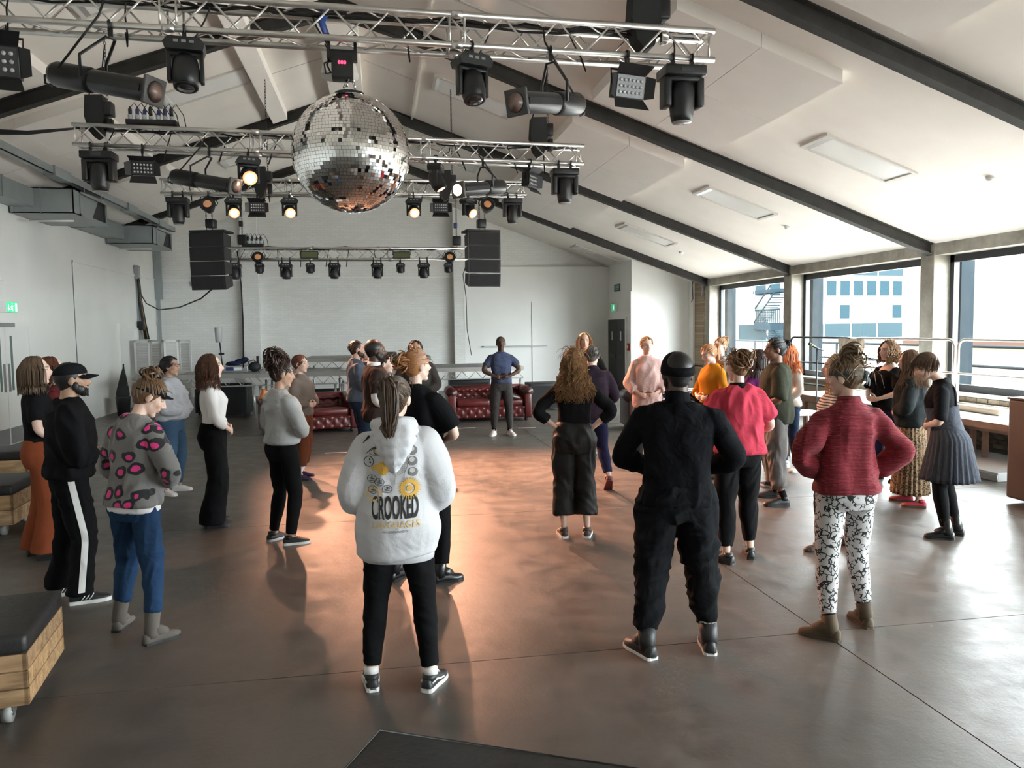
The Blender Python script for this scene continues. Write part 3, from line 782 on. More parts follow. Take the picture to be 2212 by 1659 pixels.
    for (S, E_, W_, d, n) in AR:
        pts = limb(S, E_, W_); m = len(pts); rr = []
        for i in range(m):
            t = i / (m - 1); r = np.interp(t, [0, .2, .45, .52, .65, 1], [.052, .049, .040, .039, .040, .026]); rr.append(r * s * (build * .5 + .5) * (1.12 if sex == 'm' else .95))
        rr[0] *= .82; rr[1] *= .88; mb.tube(pts, rr, 12); mb.ell(S, (rr[0],) * 3, nu=10, nv=6); mb.ell(pts[m // 2], (rr[m // 2] * .95,) * 3, nu=10, nv=6)
    for (Hj, K, A, toe, f) in LG:
        pts = limb(Hj, K, A, soft=.15); m = len(pts); rr = []
        for i in range(m):
            t = i / (m - 1); r = np.interp(t, [0, .25, .47, .53, .68, .92, 1], [.072, .068, .053, .051, .054, .037, .036]); rr.append(r * s * (build * .7 + .3))
        mb.tube(pts, rr, 12); mb.ell(Hj, (rr[0],) * 3, nu=10, nv=6)
        fd = Vector((math.sin(toe), math.cos(toe), 0))
        mb.tube([A + Vector((0, 0, -.02 * s)), A + fd * .08 * s + Vector((0, 0, -.045 * s)), A + fd * .15 * s + Vector((0, 0, -.062 * s))], [.028 * s, .022 * s, .014 * s], 10)
    v1, f1, n1 = remesh(mb, max(.018, vx * 1.4), 3)
    c1 = np.tile(np.array(sk + (1.0,)), (len(v1), 1))
    # ---------------- head, fine part
    fem = sex == 'f'
    hb = MB()
    HP = lambda x, y, z: HM @ Vector((x, y, z))
    def hell(c, r, rot=None):
        R3 = Rh @ rot if rot is not None else Rh
        hb.ell(HP(*c), tuple(q * hs for q in r), R3, 16, 11)
    hell((0, -.014, .024), (.074, .094, .090)); hell((0, .020, -.046), (.055 if fem else .059, .060, .062)); hell((0, .040, -.008), (.058, .048, .082))
    hell((0, .060, -.094), (.024 if fem else .030, .024, .020)); hell((0, .074, .034), (.046, .016, .014)); hell((-.034, .058, -.022), (.022, .022, .024)); hell((.034, .058, -.022), (.022, .022, .024))
    hb.tube([HP(0, .082, .022), HP(0, .096, -.004), HP(0, .108, -.022), HP(0, .092, -.033)], [.009 * hs, .011 * hs, .0135 * hs, .010 * hs], 8)
    hell((-.011, .092, -.027), (.009, .010, .008)); hell((.011, .092, -.027), (.009, .010, .008)); hell((0, .081, -.052), (.022, .013, .0075)); hell((0, .079, -.064), (.019, .013, .0075))
    for sg in (-1, 1): hell((sg * .076, -.012, -.006), (.009, .019, .031), RZ(rad(sg * -18)) @ RX(rad(-10)))
    nr = (.047 if fem else .058) * s
    hb.tube([nb + Vector((0, 0, -.03 * s)), nb, nb.lerp(HP(0, -.018, -.075), .55), HP(0, -.018, -.05)], [nr * 1.45, nr * 1.15, nr * .98, nr * 1.0], 14)
    v2, f2, n2 = remesh(hb, max(.0048, min(.010, vx * .72)), 2)
    Hi = HM.inverted(); Hi3 = np.array(Hi.to_3x3()); ht = np.array(Hi.translation)
    L = v2 @ Hi3.T + ht
    for sg in (-1, 1):      # eye sockets
        d2 = ((L[:, 0] - sg * .031) / .020) ** 2 + ((L[:, 2] - .010) / .013) ** 2
        w = np.exp(-d2) * (L[:, 1] > .04) * .011 * hs
        v2 = v2 - w[:, None] * np.array(Rh @ Vector((0, 1, 0)))
    c2 = np.tile(np.array(sk + (1.0,)), (len(v2), 1))
    def paint(mask, col, k=1.0):
        m = (mask * k)[:, None]; c2[:, :3] = c2[:, :3] * (1 - m) + np.array(col) * m
    front = (L[:, 1] > .05).astype(float)
    paint(np.clip(1.6 - (np.abs(L[:, 0]) / .021) ** 2 - ((L[:, 2] + .058) / .0125) ** 2, 0, 1) * (L[:, 1] > .078), lip, .8)
    for sg in (-1, 1):
        u = L[:, 0] * sg - .032; zz = L[:, 2] - (.031 - abs(0) - 6.0 * np.clip(u, -.02, .03) ** 2)
        paint(np.clip(1.5 - (u / .019) ** 4 - (zz / .0055) ** 2, 0, 1) * front, browcol, .75)
        paint(np.clip(1.2 - ((L[:, 0] - sg * .046) / .02) ** 2 - ((L[:, 2] + .028) / .02) ** 2, 0, 1) * front, tuple(np.array(sk) * np.array((1.0, .82, .78))), .5)
        if eyes_closed: paint(np.clip(1.3 - ((L[:, 0] - sg * .031) / .014) ** 2 - ((L[:, 2] - .004) / .0035) ** 2, 0, 1) * front, (.05, .03, .02), .8)
    if beard == 'stubble':
        paint(np.clip((-.03 - L[:, 2]) / .02, 0, 1) * (L[:, 1] > -.02) * (L[:, 2] > -.12), (.05, .035, .03), .55)
    # ---------------- hands: five separate fingers, rooted in the palm
    hm = MB()
    for sg, (S, E_, W_, d, n) in zip((-1, 1), AR):
        tdir = n.cross(d).normalized()         # across the palm
        up = Vector((0, 0, 1))
        if tdir.dot(up) < 0: tdir = -tdir      # thumb side is up
        k = s * (1.0 if sex == 'm' else .92)
        fo = (E_ - W_).normalized()
        hm.tube([W_ + fo * .05 * k, W_ + fo * .015 * k, W_ + d * .02 * k, W_ + d * .055 * k, W_ + d * .088 * k], [(.026 * k, .024 * k), (.027 * k, .021 * k), (.032 * k, .018 * k), (.040 * k, .016 * k), (.037 * k, .012 * k)], 12)
        # orient the flattened palm: rebuild its ring axes so that it is wide along tdir
        base = len(hm.v) - 12 * 5
        ctr = [W_ + fo * .05 * k, W_ + fo * .015 * k, W_ + d * .02 * k, W_ + d * .055 * k, W_ + d * .088 * k]
        wr = [(.026, .024), (.027, .022), (.033, .018), (.041, .016), (.038, .012)]
        for i in range(5):
            for q in range(12):
                a = 2 * math.pi * q / 12; hm.v[base + i * 12 + q] = tuple(ctr[i] + tdir * (math.cos(a) * wr[i][0] * k) + n * (math.sin(a) * wr[i][1] * k))
        for q, (off, ln, sp) in enumerate(((.028, .074, 7), (.0095, .082, 2), (-.0095, .076, -3), (-.027, .060, -8))):
            p = W_ + d * .080 * k + tdir * off * k; cur = rad(6)
            dd = (d * math.cos(rad(sp)) + tdir * math.sin(rad(sp))).normalized()
            pts = [p, ]
            for fr in (.22, .24, .28, .26):
                dd = (dd * math.cos(cur) + n * math.sin(cur)).normalized(); p = p + dd * ln * fr * k; pts.append(p); cur = rad(13)
            hm.tube(pts, [.0092 * k, .0090 * k, .0085 * k, .0078 * k, .0050 * k], 8)
        p = W_ + d * .022 * k + tdir * .026 * k
        t1 = (d * .62 + tdir * .75 + n * .12).normalized(); p1 = p + t1 * .036 * k; t2 = (d * .88 + tdir * .4 + n * .2).normalized(); p2 = p1 + t2 * .03 * k
        hm.tube([p, p1, p2, p2 + t2 * .022 * k], [.0125 * k, .0112 * k, .0098 * k, .006 * k], 8)
    hv = np.array(hm.v); hf = [f for f in hm.f]
    c3 = np.tile(np.array(tuple(np.array(sk) * np.array((1.0, .95, .93))) + (1.0,)), (len(hv), 1))
    me = bpy.data.meshes.new('body')
    o1, o2 = len(v1), len(v1) + len(v2)
    faces = f1.tolist() + (f2 + o1).tolist() + [tuple(i + o2 for i in f) for f in hf]
    me.from_pydata(np.vstack([v1, v2, hv]).tolist(), [], faces)
    me.materials.append(skin_mat('skin', sk, lip)); me.polygons.foreach_set('use_smooth', [True] * len(faces))
    ca = me.color_attributes.new('Col', 'FLOAT_COLOR', 'POINT'); ca.data.foreach_set('color', np.vstack([c1, c2, c3]).astype(np.float32).ravel())
    me.update()
    link('body', me, root)
    if face_on and not eyes_closed:
        for sg in (-1, 1):
            e = MB(); R3 = Rh
            e.ell(HP(sg * .031, .0690, .0085), (.0120 * hs, .0100 * hs, .0052 * hs), R3, 10, 7)
            e.cur = 1; e.ell(HP(sg * .031, .0758, .0088), (.0060 * hs, .0042 * hs, .0046 * hs), R3, 8, 5)
            e.build('eye', [M_EYEW, M_EYED], root)
    P.HP = HP; P.HM = HM; P.prof = prof; P.SH = SH; P.sex = sex; P.build = build; P.seed = seed; P.Hi3 = Hi3; P.ht = ht; P.toploose = (top or {}).get('loose', .015)
    if top: make_top(P, **top)
    if bottom: make_bottom(P, **bottom)
    if shoes: make_shoes(P, **shoes)
    if hair: make_hair(P, **hair)
    if beard and beard != 'stubble': make_beard(P, beard)
    if extras:
        for fn in extras: fn(P)
    return P

def arm_path(P, k, upto):
    """points down the arm k until fraction upto of its length"""
    S, E_, W_, d, n = P.AR[k]
    pts = limb(S, E_, W_, 5); L = [0.0]
    for a, b in zip(pts[:-1], pts[1:]): L.append(L[-1] + (b - a).length)
    out = []; fr = []
    for p, l in zip(pts, L):
        t = l / L[-1]
        if t <= upto: out.append(p); fr.append(t)
    if fr[-1] < upto:
        i = len(out)
        if i < len(pts):
            t0, t1 = L[i - 1] / L[-1], L[i] / L[-1]
            out.append(pts[i - 1].lerp(pts[i], (upto - t0) / (t1 - t0))); fr.append(upto)
    return out, fr

def make_top(P, m, loose=.018, sleeve='long', hem=.90, fold=.005, drape=.3, neck='crew', arml=None, name='shirt', flare=0.0, puff=0.0, kx=16, kz=8, hemcurve=0.0, cuffs=None, band=None, collar=None, neckz=1.475):
    s, B = P.s, P.B
    mb = MB(); rings = []
    prof = P.prof
    chest = max(prof, key=lambda q: q[1] if q[0] > 1.2 * s else 0)
    zs = [hem * s + (neckz * s - hem * s) * i / 16 for i in range(17)]
    for z in zs:
        rx, ry, yo = P.torso_r(z)
        cx, cy, cyo = P.torso_r(1.30 * s); dk = drape * float(np.interp(z / s, [1.16, 1.32], [1, 0]))
        rx += max(0.0, cx - rx) * dk; ry += max(0.0, cy - ry) * dk
        lo = loose * np.interp(z / s, [hem, hem + .12, 1.3, 1.42, 1.48], [1.0, 1.25, 1.0, .55, .35])
        fl = flare * max(0.0, (1.2 * s - z)) 
        rings.append(P.ring(z, rx + lo + fl, ry + lo + fl, yo, 24))
    P.loft(mb, rings)
    if neck == 'turtle':
        mb.tube([B((0, -.022 * s, 1.44 * s)), P.HP(0, -.016, -.095)], [.075 * s, .068 * s], 14)
    if neck == 'crew':
        mb.tube([B((0, -.022 * s, 1.42 * s)), B((0, -.018 * s, 1.49 * s))], [.088 * s, .072 * s], 14)
    if arml is None: arml = {'long': .97, 'short': .36, 'q34': .78, 'elbow': .5, 'cap': .22, 'roll': .66}.get(sleeve, 0)
    if arml:
        for k, sg in enumerate((-1, 1)):
            S = P.AR[k][0]
            if neck != 'off': mb.tube([B((sg * .035 * s, -.02 * s, 1.44 * s)), S.lerp(B((0, -.02, 1.43 * s)), .15), S], [.046 * s + loose * .4, .050 * s + loose * .5, .052 * s * P.build + loose * .5], 12)
            pts, fr = arm_path(P, k, arml)
            ms = 1.1 if P.sex == 'm' else .98
            al = loose * .8 if puff == 0 else loose * .8
            rr = [float(np.interp(t, [0, .2, .45, .55, .7, .9, 1], [.051, .052, .046, .045, .044, .034, .031])) * s * (P.build * .5 + .5) * ms + al * (1 if t < .85 or sleeve != 'long' else .55) + puff * math.sin(math.pi * min(1, t)) for t in fr]
            mb.tube(pts, rr, 14); mb.ell(S, (rr[0],) * 3, nu=12, nv=8)
    v, f, n = remesh(mb, P.vx * 1.05, 7)
    if fold: v = folds(v, n, fold, P.seed * 7 + 1, kx, kz)
    if hemcurve:
        pass
    o = link(name, mesh_np(name, v, f, m), P.root); P.top = o; P.topv = (v, f)
    if cuffs is not None:
        for k in (0, 1):
            pts, fr = arm_path(P, k, arml); q = pts[-1]; d = (pts[-1] - pts[-3]).normalized()
            MB().tube([q - d * .05 * s, q - d * .02 * s, q + d * .012 * s], [.040 * s, .041 * s, .037 * s], 14).build('cuff', cuffs, o)
    if band is not None:
        rx, ry, yo = P.torso_r(hem * s); q = MB(); lo = loose * .75
        P.loft(q, [P.ring(hem * s + dz * s, rx + lo + e, ry + lo + e, yo, 28) for dz, e in ((-.045, -.004), (-.04, .003), (.0, .006), (.03, .004), (.035, -.004))])
        q.build('hem_band', band, o)
    if collar is not None:
        q = MB(); c0 = B((0, -.02 * s, 1.475 * s)); n_ = 16; vs = []; 
        for i, (r, dz) in enumerate(((.068, -.005), (.064, .028), (.078, .012), (.085, -.012))):
            for k in range(n_):
                a = 2 * math.pi * k / n_ + math.pi / 2 + .22
                fr = (k / (n_ - 1)); a = math.pi / 2 + .3 + fr * (2 * math.pi - .6)
                vs.append(c0 + Vector((math.cos(a) * r * s, math.sin(a) * r * s * .95, dz * s - .018 * s * math.sin(a))))
        fs = [(i * n_ + k, i * n_ + k + 1, (i + 1) * n_ + k + 1, (i + 1) * n_ + k) for i in range(3) for k in range(n_ - 1)]
        q._add(vs, fs, True); q.build('collar', collar, o)
    return o

def make_bottom(P, m, kind='slim', hem=.10, loose=None, fold=.004, waist=1.02, flare=0.0, name=None, pleats=16, m2=None, cuff=None, hemw=None, hipoff=.011):
    s, B = P.s, P.B
    if kind in ('skirt', 'dress'):
        q = MB(); rings = []
        NP = 96; steps = 18
        for i in range(steps):
            t = i / (steps - 1); z = (waist + (hem - waist) * t) * s
            rx, ry, yo = P.torso_r(max(z, .88 * s)); w = (loose or .02) + flare * t ** 1.2
            ring = []
            for k in range(NP):
                a = 2 * math.pi * k / NP
                pl = 1 + (.012 + .05 * t) * math.sin(pleats * a + 1.5 * math.sin(2 * a) + .8 * math.sin(3 * t + a)) + .015 * t * math.sin(pleats * 2.3 * a)
                ring.append(B(((rx + w) * math.cos(a) * pl, (ry + w) * math.sin(a) * pl + yo, z)))
            rings.append(ring)
        # inner wall so the cloth has thickness
        for i in (steps - 1, steps - 6): rings.append([p + (B((0, 0, p.z)) - p).normalized() * .012 for p in rings[i]])
        P.loft(q, rings)
        P.skirt = q.build(name or kind, m, P.root); return P.skirt
    mb = MB()
    pz = [.80, .86, .92, .98, waist]
    lo0 = loose if loose is not None else {'slim': .009, 'regular': .020, 'wide': .022, 'jogger': .018, 'crop': .024}[kind]
    P.loft(mb, [P.ring(z * s, r[0] + min(lo0, hipoff), r[1] + min(lo0, hipoff), r[2], 22) for z, r in [(z, P.torso_r(z * s)) for z in pz]])
    for (Hj, K, A, toe, f) in P.LG:
        pts = limb(Hj, K, A, 6, soft=.14); m_ = len(pts)
        zt = hem * s + f[3]
        keep = []; tt = []
        for i, p in enumerate(pts):
            if p.z >= zt or i == 0: keep.append(p); tt.append(i / (m_ - 1))
        if keep[-1].z > zt + .005:
            i = len(keep)
            if i < m_:
                a, b = pts[i - 1], pts[i]; r = (a.z - zt) / max(1e-6, a.z - b.z); keep.append(a.lerp(b, r)); tt.append((i - 1 + r) / (m_ - 1))
            else:
                keep.append(keep[-1] + Vector((0, 0, zt - keep[-1].z))); tt.append(1.0)
        rr = []
        for t in tt:
            body = float(np.interp(t, [0, .25, .47, .53, .68, .92, 1], [.086, .077, .057, .055, .058, .040, .038])) * s * (P.build * .7 + .3)
            if kind == 'slim': r = body + lo0
            elif kind == 'regular': r = max(body + lo0, (hemw or .070) * s)
            elif kind in ('wide', 'crop'): r = max(body + lo0, float(np.interp(t, [0, .3, .6, 1], [.10, .098, .10, (hemw or .115)])) * s)
            else: r = (body + lo0) if t < .86 else float(np.interp(t, [.86, .93, 1], [body + lo0, .048 * s, .046 * s]))
            rr.append(r)
        mb.tube(keep, rr, 16); mb.ell(Hj, (rr[0],) * 3, nu=12, nv=8)
        if kind == 'slim': mb.ell(K, (rr[len(rr) // 2],) * 3, nu=10, nv=6)
    v, f, n = remesh(mb, P.vx * 1.05, 4)
    if fold: v = folds(v, n, fold, P.seed * 5 + 3, 20, 12)
    P.trousers = link(name or 'trousers', mesh_np(name or 'trousers', v, f, m), P.root)
    return P.trousers

def make_shoes(P, m, sole=None, kind='sneaker', shaft=.10, sock=None, laces=None, stripe=None, heel=0.0, lining=None):
    s = P.s * (1.02 if P.sex == 'm' else .93)
    sole = sole or m
    st = .026 if kind == 'sneaker' else .016
    Y = [-.078, -.070, -.045, 0.0, .045, .09, .13, .165, .185, .195]
    Wd = [.018, .032, .037, .037, .040, .046, .047, .040, .026, .010]
    Tp = [.060, .074, .082, .090, .082, .066, .054, .046, .038, .026]
    for sg, (Hj, K, A, toe, f) in zip((-1, 1), P.LG):
        R3 = RZ(-toe)
        if f[3] > .01: R3 = R3 @ RX(-rad(38))
        o = Vector((A.x, A.y, f[3]))
        T = lambda x, y, z: o + R3 @ Vector((x * s, y * s, z * s + (0 if f[3] < .01 else 0)))
        q = MB(); n = 14; vs = []
        for y, w, tp in zip(Y, Wd, Tp):
            for k in range(n):
                a = math.pi * (k / (n - 1)); c, d = math.cos(a), math.sin(a)
                vs.append(T(w * math.copysign(abs(c) ** .75, c), y, st * .6 + (tp - st * .6) * d ** .8))
        fs = [(i * n + k, i * n + k + 1, (i + 1) * n + k + 1, (i + 1) * n + k) for i in range(len(Y) - 1) for k in range(n - 1)]
        fs += [tuple(range(n)), tuple(range((len(Y) - 1) * n, len(Y) * n))] + [(i * n, (i + 1) * n, (i + 1) * n + n - 1, i * n + n - 1) for i in range(len(Y) - 1)]
        q._add(vs, fs, True)
        up = Vector(A) + (K - A).normalized() * (shaft - .085) * P.s if shaft > .11 else None
        if kind in ('boot', 'ankle_boot') or shaft > .11:
            top_ = T(0, -.022, .07); end = Vector((A.x, A.y, 0)).lerp(up, 1.0) if up is not None else top_
            q.tube([T(0, -.01, .045), T(0, -.016, .085), end], [.045 * s, .050 * s, .054 * s], 14); q.tube([T(0, -.01, .10), T(0, .045, .075), T(0, .09, .05)], [.046 * s, .042 * s, .034 * s], 12)
        else:
            q.tube([T(0, -.02, .06), T(0, -.022, .098)], [.043 * s, .041 * s], 14)
        sh = q.build('shoe', m, P.root)
        q = MB(); out = []
        for y, w in zip(Y, Wd): out.append((w + .004, y))
        poly = [(x, y) for x, y in out] + [(-x, y) for x, y in reversed(out)]
        npl = len(poly)
        vs = [T(x, y, 0.0 if abs(y - .02) > .03 or heel == 0 else .0) for x, y in poly] + [T(x, y, st) for x, y in poly]
        q._add(vs, [tuple(range(npl - 1, -1, -1)), tuple(range(npl, 2 * npl))] + [(i, (i + 1) % npl, npl + (i + 1) % npl, npl + i) for i in range(npl)], False)
        q.build('sole', sole, sh)
        if laces is not None:
            q = MB()
            for y, z in ((.052, .082), (.068, .077), (.084, .071), (.10, .065)): q.tube([T(-.022, y, z - .008), T(0, y + .004, z + .003), T(.022, y, z - .008)], .0032 * s, 5)
            q.tube([T(0, .045, .088), T(.022, .04, .105), T(.03, .05, .09)], .003, 5).tube([T(0, .045, .088), T(-.02, .038, .108), T(-.03, .05, .092)], .003, 5)
            q.build('laces', laces, sh)
        if stripe is not None:
            q = MB()
            for sd in (-1, 1):
                if stripe[0] == 'three':
                    for y in (.02, .045, .07): q.tube([T(sd * .0405, y - .018, .030), T(sd * .040, y, .05), T(sd * .030, y + .012, .070)], [(.0035, .006)] * 3, 6)
                else:
                    q.tube([T(sd * .036, -.055, .055), T(sd * .042, 0.0, .062), T(sd * .044, .045, .046), T(sd * .048, .09, .040)], .006 * s, 6)
            q.build('side_stripe', stripe[1], sh)
        if sock is not None:
            MB().tube([T(0, -.02, .075), A + (K - A).normalized() * .075 * P.s], [.041 * s, .042 * P.s], 12).build('sock', sock, P.root)
        if lining is not None:
            MB().tube([end + Vector((0, 0, -.01)), end + Vector((0, 0, .012))], [.054 * s, .053 * s], 14).build('collar_lining', lining, sh)

# ---------------------------------------------------------------- hair
def hair_mats(name, c):
    if name + '_0' in MATS: return [MATS[name + '_%d' % i] for i in range(3)]
    out = []
    for i, k in enumerate((.72, 1.0, 1.3)):
        out.append(mat(name + '_%d' % i, tuple(min(1, v * k) for v in c), .45, var=.15, vscale=50, bump=.12, bscale=160, spec=.4, stretch=(1, 1, .2)))
    return out
def push_out(P, p, head_k=1.06, tl=.03):
    """keep a hair point outside the head and the clothed torso"""
    HM = P.HM; h = HM.inverted() @ p
    c = Vector((0, -.014, .024)); r = (.082 * head_k, .100 * head_k, .096 * head_k)
    e = Vector(((h.x - c.x) / r[0], (h.y - c.y) / r[1], (h.z - c.z) / r[2])); L = e.length
    if L < 1 and L > 1e-6:
        e /= L; p = HM @ (c + Vector((e.x * r[0], e.y * r[1], e.z * r[2])))
    z = p.z + P.drop
    if z < 1.50 * P.s:
        zz = min(z, 1.44 * P.s); rx, ry, yo = P.torso_r(zz); b0 = P.B((0, yo, zz)); m_ = P.toploose + tl
        if z > 1.36 * P.s: rx = max(rx, .19 * P.s * P.build * (1.50 * P.s - z) / (.14 * P.s))
        x, y = (p.x - b0.x) / (rx + m_), (p.y - b0.y) / (ry + m_); L = math.hypot(x, y)
        if L < 1:
            if L < 1e-3: x, y, L = 0, -1, 1
            k = 1 / L; p = Vector((b0.x + x * k * (rx + m_), b0.y + y * k * (ry + m_), p.z))
    return p
def scalp(P, az, el, k=1.03):
    """scalp point: az 0 = back, +-180 = front, el 90 = crown"""
    a, e = rad(az), rad(el)
    c = Vector((0, -.014, .024)); r = (.078 * k, .097 * k, .093 * k)
    return P.HM @ (c + Vector((r[0] * math.sin(a) * math.cos(e), -r[1] * math.cos(a) * math.cos(e), r[2] * math.sin(e))))
def make_hair(P, kind, c=(.06, .035, .02), name=None, length=.35, n=190, wave=0.0, wfreq=9.0, rad_=.0075, bun=None, cap=1.0, part=0.0, vol=1.06, fringe=False, cname=None, lift=0.0):
    R = random.Random(P.seed * 13 + 5)
    ms = hair_mats('hair_%s' % (cname or 'c%d_%d_%d' % tuple(int(v * 1000) for v in c)), c)
    q = MB(); hs = P.hs
    q.cur = 1
    # scalp cap
    if kind != 'none':
        cb = MB(); cb.ell(P.HP(0, -.026, .031), (.0825 * cap * hs, .0955 * cap * hs, .0935 * cap * hs), P.Rh, 22, 14); cb.ell(P.HP(0, -.040, -.020), (.062 * cap * hs, .060 * cap * hs, .062 * hs), P.Rh, 16, 10)
        cv, cf, cn = remesh(cb, max(.006, P.vx), 5); q._add(cv.tolist(), cf.tolist(), True)
    if P.depth < 9.5: n = int(n * 1.5); rad_ *= .70
    elif P.depth < 12: n = int(n * 1.2); rad_ *= .85
    up = Vector((0, 0, 1))
    def lock(pts, r0, taper=True, sides=4):
        m_ = len(pts); q.cur = R.choice((0, 1, 1, 2, 1))
        q.tube(pts, [r0 * (1.0 - (.75 * (i / (m_ - 1)) ** 2 if taper else 0)) for i in range(m_)], sides)
    if kind == 'long':
        for i in range(n):
            az = R.uniform(-128, 128); el = R.uniform(5, 78)
            p = scalp(P, az, el, vol); st = length * R.uniform(.82, 1.05) * P.s
            outw = (p - P.HP(0, -.014, .024)); outw.z = 0; outw = outw.normalized() if outw.length > 1e-5 else Vector((0, -1, 0))
            pts = [p]; steps = 11; ph = R.uniform(0, 6.28); sd = outw.cross(up)
            total = st + max(0.0, p.z - P.HP(0, 0, 0).z)
            for k in range(steps):
                p = p + Vector((0, 0, -total / steps)) + outw * (.016 * hs if k < 2 else .0)
                p = push_out(P, p, vol)
                w = wave * min(1, k / 4); pts.append(p + sd * math.sin(ph + k * wfreq / steps * 2) * w + outw * math.cos(ph + k * wfreq / steps * 2) * w * .8)
            lock(pts, rad_ * R.uniform(.7, 1.25))
    elif kind in ('short', 'crop'):
        ln = length
        for i in range(n):
            az = R.uniform(-150, 150); el = R.uniform(-12, 88)
            if abs(az) > 95 and el < 38: continue
            p = scalp(P, az, el, 1.02); o = (p - P.HP(0, -.014, .02)).normalized()
            t = (Vector((0, 0, -1)) + o * .12 + P.Rh @ Vector((0, .25 if fringe else -.25, 0)) + Vector((R.uniform(-.4, .4), R.uniform(-.4, .4), lift))).normalized()
            pts = [p, p + o * .012 + t * ln * .35, p + o * .014 + t * ln * .7, p + o * .008 + t * ln]
            lock([push_out(P, x, 1.02) for x in pts], rad_ * R.uniform(.7, 1.2))
    elif kind in ('updo', 'tied'):
        # strands combed back to a tie point
        tie = P.HP(*(bun or (0, -.11, .02)))
        for i in range(n):
            az = R.choice((-1, 1)) * R.uniform(0, 165); el = R.uniform(-5, 75) if abs(az) > 60 else R.uniform(-52, 60)
            if abs(az) > 140 and el < 30: el = R.uniform(34, 75)
            p = scalp(P, az, el, 1.06); pts = []
            for k in range(8):
                t = k / 7; x = p.lerp(tie, t); pts.append(push_out(P, x, 1.035))
            lock(pts, rad_ * R.uniform(.7, 1.1), False)
    elif kind == 'curly':
        for i in range(n):
            az = R.uniform(-135, 135); el = R.uniform(-10, 85); p = scalp(P, az, el, vol); o = (p - P.HP(0, -.014, .024)).normalized()
            sd = o.orthogonal().normalized(); pts = []; ph = R.uniform(0, 6.28); L = length * R.uniform(.6, 1.1)
            for k in range(8):
                t = k / 7; g = Vector((0, 0, -1)) * t * t * L * .8; x = p + o * t * L * .55 + g
                pts.append(x + (sd * math.cos(ph + k * 1.5) + o.cross(sd) * math.sin(ph + k * 1.5)) * .012 * (t + .2))
            lock(pts, rad_ * R.uniform(.6, 1.1))
    o = q.build(name or 'hair', ms, P.root); P.hair = o; P.hmats = ms
    return o
def add_bun(P, c, r, curls=26, loose=.25, name='hair_bun'):
    R = random.Random(P.seed * 3 + 11); q = MB(); q.cur = 1; ctr = P.HP(*c); r *= P.hs
    q.ell(ctr, (r * .82,) * 3, None, 14, 9)
    for i in range(curls):
        ax = Vector((R.gauss(0, 1), R.gauss(0, 1), R.gauss(0, 1))).normalized(); u = ax.orthogonal().normalized(); w = ax.cross(u); ph = R.uniform(0, 6.28); q.cur = R.choice((0, 1, 2, 1))
        off = Vector((R.gauss(0, 1), R.gauss(0, 1), R.gauss(0, 1))) * r * .25 * (1 + loose)
        rr_ = r * (.74 + loose * .5 * R.random())
        pts = [ctr + off + (u * math.cos(ph + k * .42) + w * math.sin(ph + k * .42)) * rr_ * (1 + .02 * k) for k in range(11)]
        q.tube(pts, [.0055 * P.hs * (1 + r * 3)] * 9 + [.004, .0015], 5)
    return q.build(name, P.hmats, P.hair, kind='stuff') if name == 'loose_strands' else q.build(name, P.hmats, P.hair)
def flyaways(P, n=14, L=.09, frm=(-140, 140), name='loose_strands'):
    R = random.Random(P.seed + 99); q = MB()
    for i in range(n):
        p = scalp(P, R.uniform(*frm), R.uniform(10, 85), 1.06); o = (p - P.HP(0, 0, .02)).normalized(); sd = Vector((R.gauss(0, 1), R.gauss(0, 1), R.gauss(0, .5))).normalized(); q.cur = R.choice((1, 2))
        q.tube([p, p + o * L * .4 + sd * .01, p + o * L * .6 + sd * L * .5 - Vector((0, 0, L * .2)), p + o * L * .55 + sd * L * .9 - Vector((0, 0, L * .6))], [.0028, .0024, .002, .001], 4)
    q.build(name, P.hmats, P.hair, kind='stuff') if name == 'loose_strands' else q.build(name, P.hmats, P.hair)
def ponytail(P, base, length, r0, n=26, c=None):
    R = random.Random(P.seed + 7); q = MB(); b = P.HP(*base)
    for i in range(n):
        off = Vector((R.gauss(0, .012), R.gauss(0, .008), R.gauss(0, .01))); q.cur = R.choice((0, 1, 1, 1, 1, 2)); p = b + off; pts = [p]; sp = Vector((R.uniform(-.6, .6), R.uniform(-.15, .05), 0))
        p = p + P.Rh @ Vector((off.x * .8, -.045, .02)); pts.append(p)
        L = length * R.uniform(.8, 1.05); ox = max(-.034, min(.034, off.x * 2.4))
        for k in range(9):
            t = (k + 1) / 9; p = Vector((b.x + ox * (.9 + .5 * math.sin(math.pi * t)) * (1 - .62 * t * t), p.y - .002, p.z - L / 9)); p = push_out(P, p, 1.08, .02 + abs(off.y)); pts.append(p + Vector((math.sin(k * .9 + i) * .003, 0, 0)))
        m_ = len(pts); q.tube(pts, [r0 * R.uniform(.8, 1.2) * (1 - .8 * (k / (m_ - 1)) ** 2) for k in range(m_)], 5)
    o = q.build('ponytail', P.hmats, P.hair)
    return o
